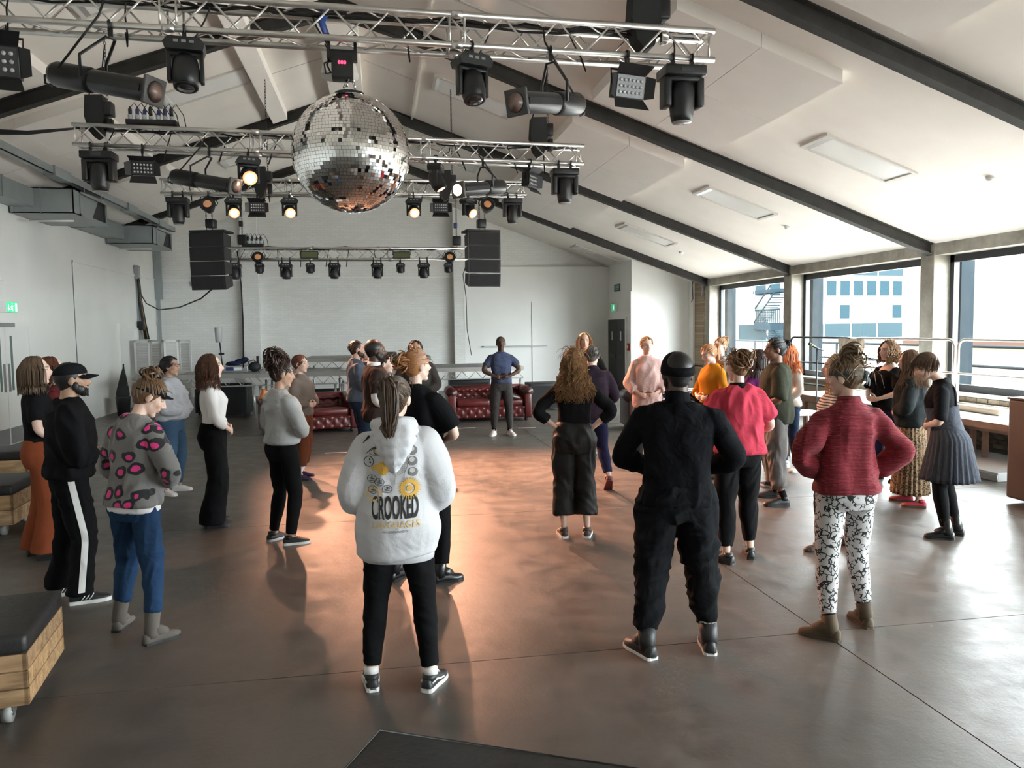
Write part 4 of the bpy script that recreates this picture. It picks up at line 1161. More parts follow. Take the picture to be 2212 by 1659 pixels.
def make_beard(P, c):
    ms = hair_mats('beard_%d' % int(c[0] * 1000), c); q = MB(); R = random.Random(P.seed); hs = P.hs
    q.cur = 1; bb = MB()
    for (cc, r) in (((0, .062, -.085), (.040, .034, .030)), ((-.042, .036, -.062), (.017, .036, .036)), ((.042, .036, -.062), (.017, .036, .036)), ((-.060, .012, -.040), (.012, .024, .034)), ((.060, .012, -.040), (.012, .024, .034)), ((0, .088, -.042), (.026, .010, .006))):
        bb.ell(P.HP(*cc), tuple(v * hs for v in r), P.Rh, 12, 8)
    bv, bf, bn = remesh(bb, .0055, 4); q._add(bv.tolist(), bf.tolist(), True)
    for i in range(150):
        a = R.uniform(-1.3, 1.3); h = R.uniform(-.105, -.05); q.cur = R.choice((0, 1, 0)); p = P.HP(.050 * math.sin(a), .038 + .048 * math.cos(a) - .0, h); d = P.Rh @ Vector((math.sin(a) * .4, .5 * math.cos(a), -1)).normalized()
        q.tube([p, p + d * .010, p + d * .017], [.0032, .0026, .0008], 4)
    q.build('beard', ms, P.root)

# ---------------------------------------------------------------- worn things
def head_band(P, z0, z1, k, m, name='headband', tilt=0.0, parent=None, dy=-.016, dx=1.0):
    q = MB(); N = 28; vs = []; c = Vector((0, dy, .024))
    for (zz, kk) in ((z0, k), (z1, k), (z1, k * .95), (z0, k * .95)):
        for i in range(N):
            a = 2 * math.pi * i / N; y = math.cos(a); z = zz + tilt * y; h = (z - .024) / .098; f = math.sqrt(max(.05, 1 - h * h))
            vs.append(P.HM @ (c + Vector((.080 * dx * kk * f * math.sin(a), .098 * kk * f * y, z - .024))))
    fs = [(j * N + i, j * N + (i + 1) % N, ((j + 1) % 4) * N + (i + 1) % N, ((j + 1) % 4) * N + i) for j in range(4) for i in range(N)]
    q._add(vs, fs, True); return q.build(name, m, parent or P.root)
def dome(P, m, zc, k, name, droop=0.0, top=1.0):
    q = MB(); N = 26; M_ = 9; vs = []
    for j in range(M_):
        t = j / (M_ - 1) * math.pi / 2
        for i in range(N):
            a = 2 * math.pi * i / N
            y = math.cos(a)
            vs.append(P.HM @ Vector((.083 * k * math.cos(t) ** .8 * math.sin(a), -.014 + .100 * k * math.cos(t) ** .8 * y, zc + droop * y * math.cos(t) + (.118 - zc) * top * math.sin(t))))
    fs = [(j * N + i, j * N + (i + 1) % N, (j + 1) * N + (i + 1) % N, (j + 1) * N + i) for j in range(M_ - 1) for i in range(N)] + [tuple(range(N - 1, -1, -1))]
    q._add(vs, fs, True); return q.build(name, m, P.root)
def peak(P, m, z, y0, L, w, parent, name='peak', drop=.01):
    q = MB(); vs = []; N = 13
    for th in (0.0, -.005):
        for r in (0.0, .5, 1.0):
            for i in range(N):
                u = -1 + 2 * i / (N - 1); yy = y0 - .035 * u * u + r * L * math.sqrt(max(.04, 1 - .72 * u * u)); vs.append(P.HM @ Vector((u * w, yy, z + th - .022 * u * u - drop * r)))
    g = lambda t, r, i: t * 3 * N + r * N + i
    fs = []
    for t in (0, 1):
        for r in (0, 1):
            for i in range(N - 1): fs.append((g(t, r, i), g(t, r, i + 1), g(t, r + 1, i + 1), g(t, r + 1, i)))
    for i in range(N - 1): fs.append((g(0, 2, i), g(0, 2, i + 1), g(1, 2, i + 1), g(1, 2, i)))
    q._add(vs, fs, True); return q.build(name, m, parent)
def cap_hat(m):
    def f(P):
        d = dome(P, m, .040, 1.065, 'baseball_cap', .006); peak(P, m, .046, .070, .092, .072, d, drop=.016)
        MB().ell(P.HP(0, -.014, .121), (.008, .008, .005)).build('cap_button', m, d)
    return f
def beanie(m):
    def f(P):
        d = dome(P, m, .012, 1.10, 'beanie', .016, 1.06); head_band(P, .002, .050, 1.14, m, 'beanie_cuff', .016, d)
    return f
def glasses(m):
    def f(P):
        g = MB()
        for sg in (-1, 1):
            pts = [P.HP(sg * .031 + .023 * math.cos(a), .094 - abs(.023 * math.cos(a) + 0) * .1, .010 + .017 * math.sin(a)) for a in [2 * math.pi * i / 14 for i in range(14)]]
            g.tube(pts, .0026, 6, closed=True); g.tube([P.HP(sg * .054, .090, .014), P.HP(sg * .078, .05, .014), P.HP(sg * .080, -.01, .010)], .0024, 5)
        g.tube([P.HP(-.009, .096, .012), P.HP(.009, .096, .012)], .0024, 5)
        g.build('glasses', m, P.root)
    return f
def bun_of(c, r, curls=30, loose=.25, fly=0, L=.09):
    def f(P):
        add_bun(P, c, r, curls, loose)
        if fly: flyaways(P, fly, L)
    return f
def fly(n, L=.08): return lambda P: flyaways(P, n, L)
from mathutils.bvhtree import BVHTree
def bvh_of(o):
    me = o.data; return BVHTree.FromPolygons([v.co.copy() for v in me.vertices], [tuple(p.vertices) for p in me.polygons])
def side_stripe(m, width=.042):
    def f(P):
        b = bvh_of(P.trousers)
        for sg, (Hj, K, A, toe, ff) in zip((-1, 1), P.LG):
            pts = limb(Hj, K, A, 6, .14); q = MB(); vs = []; rows = 0
            for i in range(40):
                z = (.96 - .86 * i / 39) * P.s - P.drop
                y = float(np.interp(-z, [-p.z for p in pts], [p.y for p in pts]))
                row = []
                for k in range(4):
                    h = b.ray_cast(Vector((sg * .6, y + (k / 3 - .5) * width, z)), Vector((-sg, 0, 0)))
                    if h[0] is None: row = None; break
                    row.append(h[0] + Vector((sg * .004, 0, 0)))
                if row: vs += row; rows += 1
            q._add(vs, [(i * 4 + k, i * 4 + k + 1, (i + 1) * 4 + k + 1, (i + 1) * 4 + k) for i in range(rows - 1) for k in range(3)], True)
            q.build('side_stripe', m, P.trousers)
    return f
def wrist_watch(k, m):
    def f(P):
        S, E_, W_, d, n = P.AR[k]; a = (W_ - E_).normalized(); c = W_ - a * .03
        MB().tube([c - a * .012, c + a * .012], [.034 * P.s, .033 * P.s], 12).build('wrist_watch', m, P.root)
    return f
# ================================================================ PEOPLE: who is in the hall
K_BLACK = cloth('black_cotton', (.0075, .0075, .0085)); K_BLACK2 = cloth('black_jersey', (.010, .0105, .0125)); K_TROUSER = cloth('black_trouser', (.0065, .0065, .0072), wr=.5, ws=5)
K_CHAR = cloth('charcoal_trouser', (.050, .046, .043), wr=.5); K_GREYSW = cloth('pale_grey_sweat', (.42, .43, .46), wr=.55, ws=6); K_GREYCARD = cloth('light_grey_knit', (.40, .41, .41), wr=.45)
K_WHITE = cloth('white_jersey', (.74, .72, .71), wr=.3); K_HOOD = cloth('white_fleece', (.52, .515, .53), wr=.55, ws=5); K_JEAN = cloth('blue_denim', (.055, .105, .175), wr=.35, ws=12, var=.25); K_JEAND = cloth('dark_denim', (.018, .030, .062), wr=.3, ws=12, var=.2)
K_JEANB = cloth('indigo_denim', (.017, .042, .095), wr=.4, ws=12, var=.25)
K_RUST = cloth('rust_cloth', (.235, .060, .026), wr=.3); K_RUSTD = cloth('dark_rust_cord', (.13, .040, .018)); K_TAUPE = cloth('taupe_knit', (.20, .165, .14)); K_NAVY = cloth('slate_blue_tee', (.060, .075, .135), wr=.5); K_PINK = cloth('pale_pink_linen', (.58, .40, .37), wr=.5)
K_MUST = cloth('mustard_knit', (.62, .235, .018), wr=.3); K_RED = cloth('rose_red_tee', (.46, .045, .075), wr=.6, ws=6); K_OLIVE = cloth('dark_olive_tee', (.055, .058, .042), wr=.4); K_GREYTR = cloth('grey_marl_trouser', (.155, .145, .140), wr=.6, ws=5); K_CREAM = cloth('cream_jersey', (.66, .58, .51), wr=.3)
K_DGREEN = cloth('dark_teal_knit', (.018, .022, .023), wr=.4); K_DRESS = cloth('slate_dress_cotton', (.055, .060, .074), wr=.35, ws=14); K_DENIMSH = cloth('chambray_shirt', (.10, .125, .17), wr=.4); K_BROWNTEE = cloth('dark_brown_tee', (.040, .026, .022)); K_TEAL = cloth('teal_trouser', (.03, .13, .19)); K_PLUM = cloth('dark_plum_shirt', (.026, .016, .026)); K_NAVYTR = cloth('navy_trouser', (.018, .020, .055)); K_PURP = cloth('purple_knit', (.13, .022, .12)); K_GREYV = cloth('grey_vest', (.28, .26, .25)); K_BURG = cloth('burgundy_knit', (.10, .018, .018))
S_BLK = mat('black_shoe', (.014, .014, .015), .5, bump=.1, bscale=200); S_BLKL = mat('black_leather', (.012, .012, .013), .28); S_WHT = mat('white_sole', (.70, .69, .67), .5); S_WSH = mat('white_shoe', (.68, .66, .64), .5, bump=.1, bscale=120); S_GREYB = mat('grey_suede', (.105, .092, .080), .9, var=.15, vscale=9); S_BROWN = mat('olive_brown_suede', (.075, .052, .030), .85, var=.2, vscale=9); S_REDSH = mat('red_shoe', (.36, .025, .045), .6); S_MAROON = mat('maroon_shoe', (.12, .022, .022), .6); S_PURP = mat('purple_shoe', (.055, .022, .085), .6); S_PINKSH = mat('pale_pink_shoe', (.62, .48, .43), .55); S_BRSH = mat('brown_trainer', (.055, .032, .024), .6)

def leopard_knit():
    q = NT('grey_leopard_knit'); tc = q.n('ShaderNodeTexCoord')
    nz = q.n('ShaderNodeTexNoise', Scale=9.0, Detail=2.0); q.l(tc.outputs['Object'], nz.inputs['Vector'])
    ad = q.t.nodes.new('ShaderNodeMix'); ad.data_type = 'VECTOR'; ad.inputs[0].default_value = .055; mp = q.n('ShaderNodeMapping'); mp.inputs['Rotation'].default_value = (-math.pi / 2, 0, 0); q.l(tc.outputs['Object'], ad.inputs[4]); q.l(nz.outputs['Color'], ad.inputs[5])
    q.l(ad.outputs[1], mp.inputs['Vector'])
    v = q.n('ShaderNodeTexVoronoi', voronoi_dimensions='2D', Scale=9.0, Randomness=.75); q.l(mp.outputs[0], v.inputs['Vector'])
    n2 = q.n('ShaderNodeTexNoise', Scale=16.0, Detail=1.0); q.l(tc.outputs['Object'], n2.inputs['Vector'])
    d = q.math('ADD', v.outputs['Distance'], q.math('MULTIPLY', q.math('SUBTRACT', n2.outputs['Fac'], .5), .26))
    c = q.ramp(d, [(0.0, (.62, .028, .19)), (.155, (.62, .028, .19)), (.16, (.012, .012, .013)), (.32, (.012, .012, .013)), (.325, (.150, .142, .135))], 'CONSTANT')
    q.l(c, q.b.inputs['Base Color']); q.b.inputs['Roughness'].default_value = .9; q.b.inputs['Sheen Weight'].default_value = .2
    n3 = q.n('ShaderNodeTexNoise', Scale=7.0, Detail=2.0, Distortion=1.2); q.l(tc.outputs['Object'], n3.inputs['Vector']); q.bump(n3.outputs['Fac'], .6, .04); return q.m
def squiggle_leggings():
    q = NT('squiggle_leggings'); tc = q.n('ShaderNodeTexCoord')
    nz = q.n('ShaderNodeTexNoise', Scale=22.0, Detail=1.0); q.l(tc.outputs['Object'], nz.inputs['Vector'])
    ad = q.t.nodes.new('ShaderNodeMix'); ad.data_type = 'VECTOR'; ad.inputs[0].default_value = .05; q.l(tc.outputs['Object'], ad.inputs[4]); q.l(nz.outputs['Color'], ad.inputs[5])
    v = q.n('ShaderNodeTexVoronoi', Scale=36.0); v.feature = 'DISTANCE_TO_EDGE'; q.l(ad.outputs[1], v.inputs['Vector'])
    n2 = q.n('ShaderNodeTexNoise', Scale=26.0, Detail=0.0); q.l(tc.outputs['Object'], n2.inputs['Vector'])
    line = q.math('LESS_THAN', v.outputs['Distance'], .10); msk = q.math('GREATER_THAN', n2.outputs['Fac'], .455)
    c = q.mix(q.math('MULTIPLY', line, msk), (.52, .51, .51, 1), (.012, .012, .014, 1)); q.l(c, q.b.inputs['Base Color']); q.b.inputs['Roughness'].default_value = .8; return q.m
def leopard_skirt():
    q = NT('brown_leopard_cloth'); tc = q.n('ShaderNodeTexCoord')
    v = q.n('ShaderNodeTexVoronoi', Scale=48.0); q.l(tc.outputs['Object'], v.inputs['Vector'])
    c = q.ramp(v.outputs['Distance'], [(0.0, (.20, .105, .045)), (.22, (.02, .013, .010)), (.44, (.25, .16, .085))], 'CONSTANT'); q.l(c, q.b.inputs['Base Color']); q.b.inputs['Roughness'].default_value = .85; return q.m
def rib_knit():
    q = NT('red_rib_knit'); tc = q.n('ShaderNodeTexCoord'); w = q.n('ShaderNodeTexWave', Scale=38.0, Distortion=.6); w.bands_direction = 'Z'; q.l(tc.outputs['Object'], w.inputs['Vector'])
    n = q.n('ShaderNodeTexNoise', Scale=6.0, Detail=3.0, Distortion=1.0); q.l(tc.outputs['Object'], n.inputs['Vector'])
    q.l(q.ramp(w.outputs['Fac'], [(.0, (.15, .006, .014)), (.6, (.25, .010, .022))]), q.b.inputs['Base Color']); q.b.inputs['Roughness'].default_value = .9; q.b.inputs['Sheen Weight'].default_value = .05
    q.bump(q.math('ADD', q.math('MULTIPLY', w.outputs['Fac'], .22), n.outputs['Fac']), .7, .03); return q.m
def striped_cloth():
    q = NT('striped_cloth'); tc = q.n('ShaderNodeTexCoord'); w = q.n('ShaderNodeTexWave', Scale=14.0); w.bands_direction = 'Z'; q.l(tc.outputs['Object'], w.inputs['Vector'])
    q.l(q.ramp(w.outputs['Fac'], [(.0, (.06, .05, .05)), (.35, (.62, .58, .54))], 'CONSTANT'), q.b.inputs['Base Color']); q.b.inputs['Roughness'].default_value = .85; return q.m
K_LEO = leopard_knit(); K_SQUIG = squiggle_leggings(); K_SKIRT = leopard_skirt(); K_RIB = rib_knit(); K_STRIPE = striped_cloth()
H_BROWN = (.055, .030, .017); H_DKBROWN = (.030, .018, .012); H_BLACK = (.012, .010, .010); H_BLOND = (.40, .24, .11); H_GINGER = (.36, .105, .030); H_DKBLOND = (.20, .115, .055); H_REDBR = (.10, .032, .016); H_GREY = (.10, .088, .078); H_CHEST = (.17, .078, .032)

# --- the left side of the circle
make_person('woman with shoulder length brown hair, black tee and long rust trousers', None, 74, 1.72, 'f', .95, 'pale', fw=[(-2.95, 7.25), (-2.80, 7.08)], arms='belly', top=dict(m=K_BLACK, sleeve='short', loose=.022, hem=1.02, fold=.008), bottom=dict(m=K_RUST, kind='wide', hem=.07, waist=1.05, hemw=.12, hipoff=.034), shoes=dict(m=S_BLK), hair=dict(kind='long', c=(.10, .062, .036), length=.20, n=240), seed=1)
make_person('woman with dark red hair mostly hidden behind the man in the cap', None, 70, 1.70, 'f', 1.0, 'pale', fw=[(-3.02, 7.86), (-2.95, 7.68)], top=dict(m=K_BURG, loose=.03), bottom=dict(m=K_BLACK, kind='regular'), shoes=dict(m=S_BLK), hair=dict(kind='long', c=H_REDBR, length=.16), seed=31)
make_person('bearded man in black cap, black sweatshirt and white striped track trousers', None, 68, 1.70, 'm', 1.0, 'tan', lean=3, fw=[(-2.32, 6.06, 12), (-2.10, 5.86, 4)], beard=(.014, .011, .010), arms=dict(w=(.11, .18, 1.06), hint=(.9, -.7, -.2), d=(-1, .2, -.1), n=(0, -1, 0)), top=dict(m=K_BLACK, sleeve='long', loose=.045, hem=.92, fold=.016, drape=.7), bottom=dict(m=K_TROUSER, kind='regular', hem=.07, waist=.98, loose=.03, hemw=.088, fold=.008), shoes=dict(m=S_BLK, sole=S_WHT, sock=K_WHITE, stripe=('three', S_WHT), laces=S_BLK), hair=dict(kind='crop', c=H_BLACK, n=0, cap=.985), extras=[cap_hat(K_BLACK2), side_stripe(K_WHITE)], seed=2)
def visor_band(P):
    b = head_band(P, .026, .054, 1.07, K_BLACK2, 'visor_band', .016); peak(P, K_BLACK2, .056, .084, .045, .058, b, 'visor_peak', .002)
make_person('woman in grey sweater with pink and black leopard spots, jeans and grey boots', None, 30, 1.64, 'f', 1.0, 'light', fw=[(-1.68, 5.30, 22), (-1.40, 5.02, 18)], head=(38, 30, 0), lean=6, arms=dict(w=(.11, .17, 1.03), hint=(1, -.55, -.2), d=(-1, .2, -.2), n=(0, -1, 0)), top=dict(m=K_LEO, loose=.032, hem=.90, fold=.012, drape=.6), bottom=dict(m=K_JEANB, kind='slim', hem=.20, loose=.012, fold=.008), shoes=dict(m=S_GREYB, sole=S_BLK, kind='boot', shaft=.27), hair=dict(kind='updo', c=(.115, .062, .030), bun=(0, -.06, .10)), extras=[bun_of((0, -.055, .128), .043, 46, .4, 12, .05), visor_band, lambda P: make_top(P, K_WHITE, loose=.012, sleeve='none', hem=.855, neck='none', neckz=1.0, name='under_shirt')], seed=3)
make_person('woman in glasses, pale grey sweatshirt, blue jeans and white trainers', None, 100, 1.63, 'f', 1.08, 'tan', fw=[(-2.49, 9.62, 25), (-2.42, 9.87, 10)], top=dict(m=K_GREYSW, loose=.05, hem=.96, fold=.018, drape=.9), bottom=dict(m=K_JEAN, kind='slim', hem=.12, loose=.012), shoes=dict(m=S_WSH, sole=S_WHT, laces=S_WHT), hair=dict(kind='updo', c=H_BLACK, bun=(0, -.11, -.02)), extras=[bun_of((0, -.122, -.03), .042, 30, .2), glasses(mat('dark_red_frame', (.10, .02, .02), .3))], seed=4)
make_person('woman with long brown hair, white long sleeved top and black wide trousers', None, 80, 1.69, 'f', .92, 'pale', fw=[(-1.66, 8.16, 4), (-1.62, 7.88, 4)], arms='belly_low', head=(4, 0, 0), bust=1.6, top=dict(m=K_WHITE, sleeve='q34', loose=.012, hem=1.0, fold=.006, drape=.1, arml=.80), bottom=dict(m=K_TROUSER, kind='wide', hem=.045, waist=1.06, hipoff=.026, hemw=.125, loose=.028, fold=.008), shoes=dict(m=S_BLK), hair=dict(kind='long', c=(.072, .030, .016), length=.24, n=240, wave=.007, vol=1.08, fringe=True), seed=5)
make_person('woman with dark curly hair piled up, light grey knit and black leggings', None, 50, 1.64, 'f', 1.0, 'tan', fw=[(-.97, 7.30, 6), (-.80, 7.12, 28)], head=(22, 6, 0), top=dict(m=K_GREYCARD, loose=.035, hem=.97, fold=.012, drape=.6), bottom=dict(m=K_TROUSER, kind='slim', hem=.10, loose=.010, waist=1.03), shoes=dict(m=S_BLK, sole=S_WHT, laces=S_BLK), hair=dict(kind='updo', c=(.038, .018, .012), bun=(0, -.07, .09)), extras=[bun_of((0, -.065, .115), .072, 110, .55, 26, .10)], seed=6)
make_person('woman with short ginger hair, taupe knit, rust trousers and purple shoes', None, 112, 1.60, 'f', .98, 'pale', fw=[(-1.02, 10.22, 8), (-1.02, 10.48, 8)], top=dict(m=K_TAUPE, loose=.03, hem=.90, fold=.01, drape=.5), bottom=dict(m=K_RUSTD, kind='wide', hem=.20, waist=1.0, hemw=.075, loose=.03), shoes=dict(m=S_PURP, sole=S_BLK, sock=K_WHITE), hair=dict(kind='updo', c=(.14, .042, .018), bun=(0, -.10, -.03)), seed=7)
make_person('bearded man in blue chambray shirt with rolled sleeves and dark jeans', (-.32, 11.2), 80, 1.76, 'm', 1.0, 'light', beard=(.045, .024, .014), top=dict(m=K_DENIMSH, sleeve='roll', loose=.025, hem=.90, fold=.01, collar=K_DENIMSH), bottom=dict(m=K_JEAND, kind='slim', hem=.08), shoes=dict(m=S_BLK), hair=dict(kind='short', c=(.050, .024, .014), length=.03, n=260, rad_=.006), seed=8)
make_person('man in dark brown tee over white long sleeves with teal trousers', (-.05, 8.74), 82, 1.80, 'm', 1.0, 'dark', arms=dict(w=(.11, .17, 1.06), hint=(.7, -.9, -.3), d=(-1, .2, 0), n=(0, -1, 0)), beard=(.012, .010, .010), top=dict(m=K_BROWNTEE, sleeve='short', arml=.42, loose=.03, hem=.88, fold=.008), bottom=dict(m=K_TEAL, kind='regular', hem=.08), shoes=dict(m=S_BLK, sole=S_WHT), hair=dict(kind='crop', c=H_BLACK, n=0, cap=1.005), extras=[lambda P: make_top(P, K_WHITE, loose=.012, sleeve='long', hem=1.0, neck='none', neckz=1.46, name='white_undershirt'), lambda P: MB().tube([P.B((0, -.022 * P.s, 1.46 * P.s)), P.B((0, -.016 * P.s, 1.515 * P.s))], [.078 * P.s, .068 * P.s], 16).build('white_collar', K_WHITE, P.root)], seed=9)
make_person('short haired woman in dark top peeking past the man in brown tee', (.06, 9.75), 105, 1.60, 'f', 1.0, 'pale', top=dict(m=K_NAVYTR, loose=.03), bottom=dict(m=K_TROUSER, kind='regular'), shoes=dict(m=S_BLK), hair=dict(kind='short', c=(.03, .014, .010), length=.05, n=220), seed=32)
make_person('ginger haired person half hidden behind the man in chambray shirt', (-.23, 12.6), 150, 1.66, 'f', 1.0, 'light', top=dict(m=K_CHAR, loose=.03), bottom=dict(m=K_TROUSER, kind='regular'), shoes=dict(m=S_BLK), hair=dict(kind='short', c=H_GINGER, length=.06, n=220), seed=33)
make_person('woman with ginger hair twisted up, loose black tee and black ankle boots', None, 40, 1.75, 'f', 1.12, 'pale', fw=[(.10, 5.95, 5), (.44, 5.80, 30)], head=(20, -2, 0), arms=dict(w=(.12, .17, 1.06), hint=(1, -.35, -.25), d=(-1, .2, -.15), n=(0, -1, 0)), top=dict(m=K_BLACK, sleeve='elbow', loose=.04, hem=.88, fold=.014, drape=.8, arml=.46), bottom=dict(m=K_TROUSER, kind='slim', hem=.14, loose=.014), shoes=dict(m=S_BLKL, kind='ankle_boot', shaft=.20, laces=S_BLKL), hair=dict(kind='updo', c=(.30, .13, .05), bun=(-.02, -.10, .03), n=260), extras=[bun_of((-.025, -.112, .035), .050, 60, .35, 16, .06)], seed=10)
make_person('person with dark brown hair mostly hidden behind the woman in loose black tee', (.48, 10.7), 180, 1.76, 'm', 1.0, 'tan', top=dict(m=K_CHAR, loose=.03), bottom=dict(m=K_TROUSER, kind='regular'), shoes=dict(m=S_BLK), hair=dict(kind='short', c=(.032, .014, .010), length=.04, n=260), extras=[glasses(mat('black_frame', (.02, .02, .02), .3))], seed=34)

# --- the woman in the printed hoodie
def hood(P):
    s = P.s; B = P.B; mb = MB()
    ringp = [B((math.sin(a) * .098 * s, -.025 * s - math.cos(a) * .092 * s, (1.485 + .018 * math.cos(a) - .03 * max(0, -math.cos(a))) * s)) for a in [2 * math.pi * i / 20 for i in range(20)]]
    mb.tube(ringp, .036 * s, 10, closed=True)
    for (z, w, y, r) in ((1.455, .115, -.115, .05), (1.41, .108, -.142, .048), (1.36, .085, -.152, .044), (1.31, .055, -.155, .038), (1.268, .022, -.150, .030)):
        mb.tube([B((-w * s, (y + .035) * s, (z + .012) * s)), B((-w * .5 * s, y * s, z * s)), B((0, (y - .008) * s, (z - .006) * s)), B((w * .5 * s, y * s, z * s)), B((w * s, (y + .035) * s, (z + .012) * s))], [.026 * s, r * s, r * s, r * s, .026 * s], 10)
    v, f, n = remesh(mb, .0085, 6); v = folds(v, n, .007, 77, 18, 10)
    o = link('hood', mesh_np('hood', v, f, K_HOOD), P.top)
    # rim of the opening
    MB().tube([p + Vector((0, 0, .03 * s)) for p in ringp], .014 * s, 8, closed=True).build('hood_rim', K_HOOD, o)
def print_on(P, q, name, m, cx=0.0, y_from=-.8):
    """lay flat shapes (x, z in metres about the back) on the back of the garment"""
    b = P.bvh; me = q.mesh(name, m); bm = bmesh.new(); bm.from_mesh(me)
    bmesh.ops.triangulate(bm, faces=bm.faces[:])
    for _ in range(2):
        ed = [e for e in bm.edges if e.calc_length() > .02]
        if ed: bmesh.ops.subdivide_edges(bm, edges=ed, cuts=1)
    for v in bm.verts:
        h = b.ray_cast(Vector((v.co.x + cx, y_from, v.co.z)), Vector((0, 1, 0)))
        if h[0] is not None: v.co = Vector((v.co.x + cx, h[0].y - .0035 + v.co.y, v.co.z))
    bm.to_mesh(me); bm.free(); return link(name, me, P.top)
def flat_disc(q, x, z, r, n=22, rz=None, y=0.0):
    rz = rz or r; q._add([Vector((x + r * math.cos(2 * math.pi * i / n), y, z + rz * math.sin(2 * math.pi * i / n))) for i in range(n)], [tuple(range(n))], False)
def flat_ring(q, x, z, r, w, n=26, rz=None):
    k = (rz or r) / r
    vs = [Vector((x + rr * math.cos(2 * math.pi * i / n), 0, z + rr * k * math.sin(2 * math.pi * i / n))) for rr in (r, r - w) for i in range(n)]
    q._add(vs, [(i, (i + 1) % n, n + (i + 1) % n, n + i) for i in range(n)], False)
def flat_line(q, pts, w, w2=None):
    vs = []; m = len(pts)
    for i, (x, z) in enumerate(pts):
        a = pts[max(0, i - 1)]; b = pts[min(m - 1, i + 1)]; dx, dz = b[0] - a[0], b[1] - a[1]; L = math.hypot(dx, dz) or 1; ww = (w + ((w2 if w2 is not None else w) - w) * i / (m - 1)) / 2
        vs += [Vector((x - dz / L * ww, 0, z + dx / L * ww)), Vector((x + dz / L * ww, 0, z - dx / L * ww))]
    q._add(vs, [(2 * i, 2 * i + 1, 2 * i + 3, 2 * i + 2) for i in range(m - 1)], False)
def text_mesh(txt, w, h, x, z, bold=.012):
    cu = bpy.data.curves.new('t', 'FONT'); cu.body = txt; cu.size = 1.0; cu.align_x = 'CENTER'; cu.offset = bold; cu.resolution_u = 3
    o = bpy.data.objects.new('t', cu); COL.objects.link(o); bpy.context.view_layer.update()
    me = o.evaluated_get(bpy.context.evaluated_depsgraph_get()).to_mesh(); v = np.array([p.co for p in me.vertices]); fs = [tuple(p.vertices) for p in me.polygons]
    lo, hi = v.min(0), v.max(0); q = MB()
    q._add([Vector((x + ((p[0] - lo[0]) / (hi[0] - lo[0]) - .5) * w, 0, z + (p[1] - lo[1]) / (hi[1] - lo[1]) * h)) for p in v], fs, False)
    bpy.data.objects.remove(o); bpy.data.curves.remove(cu); return q
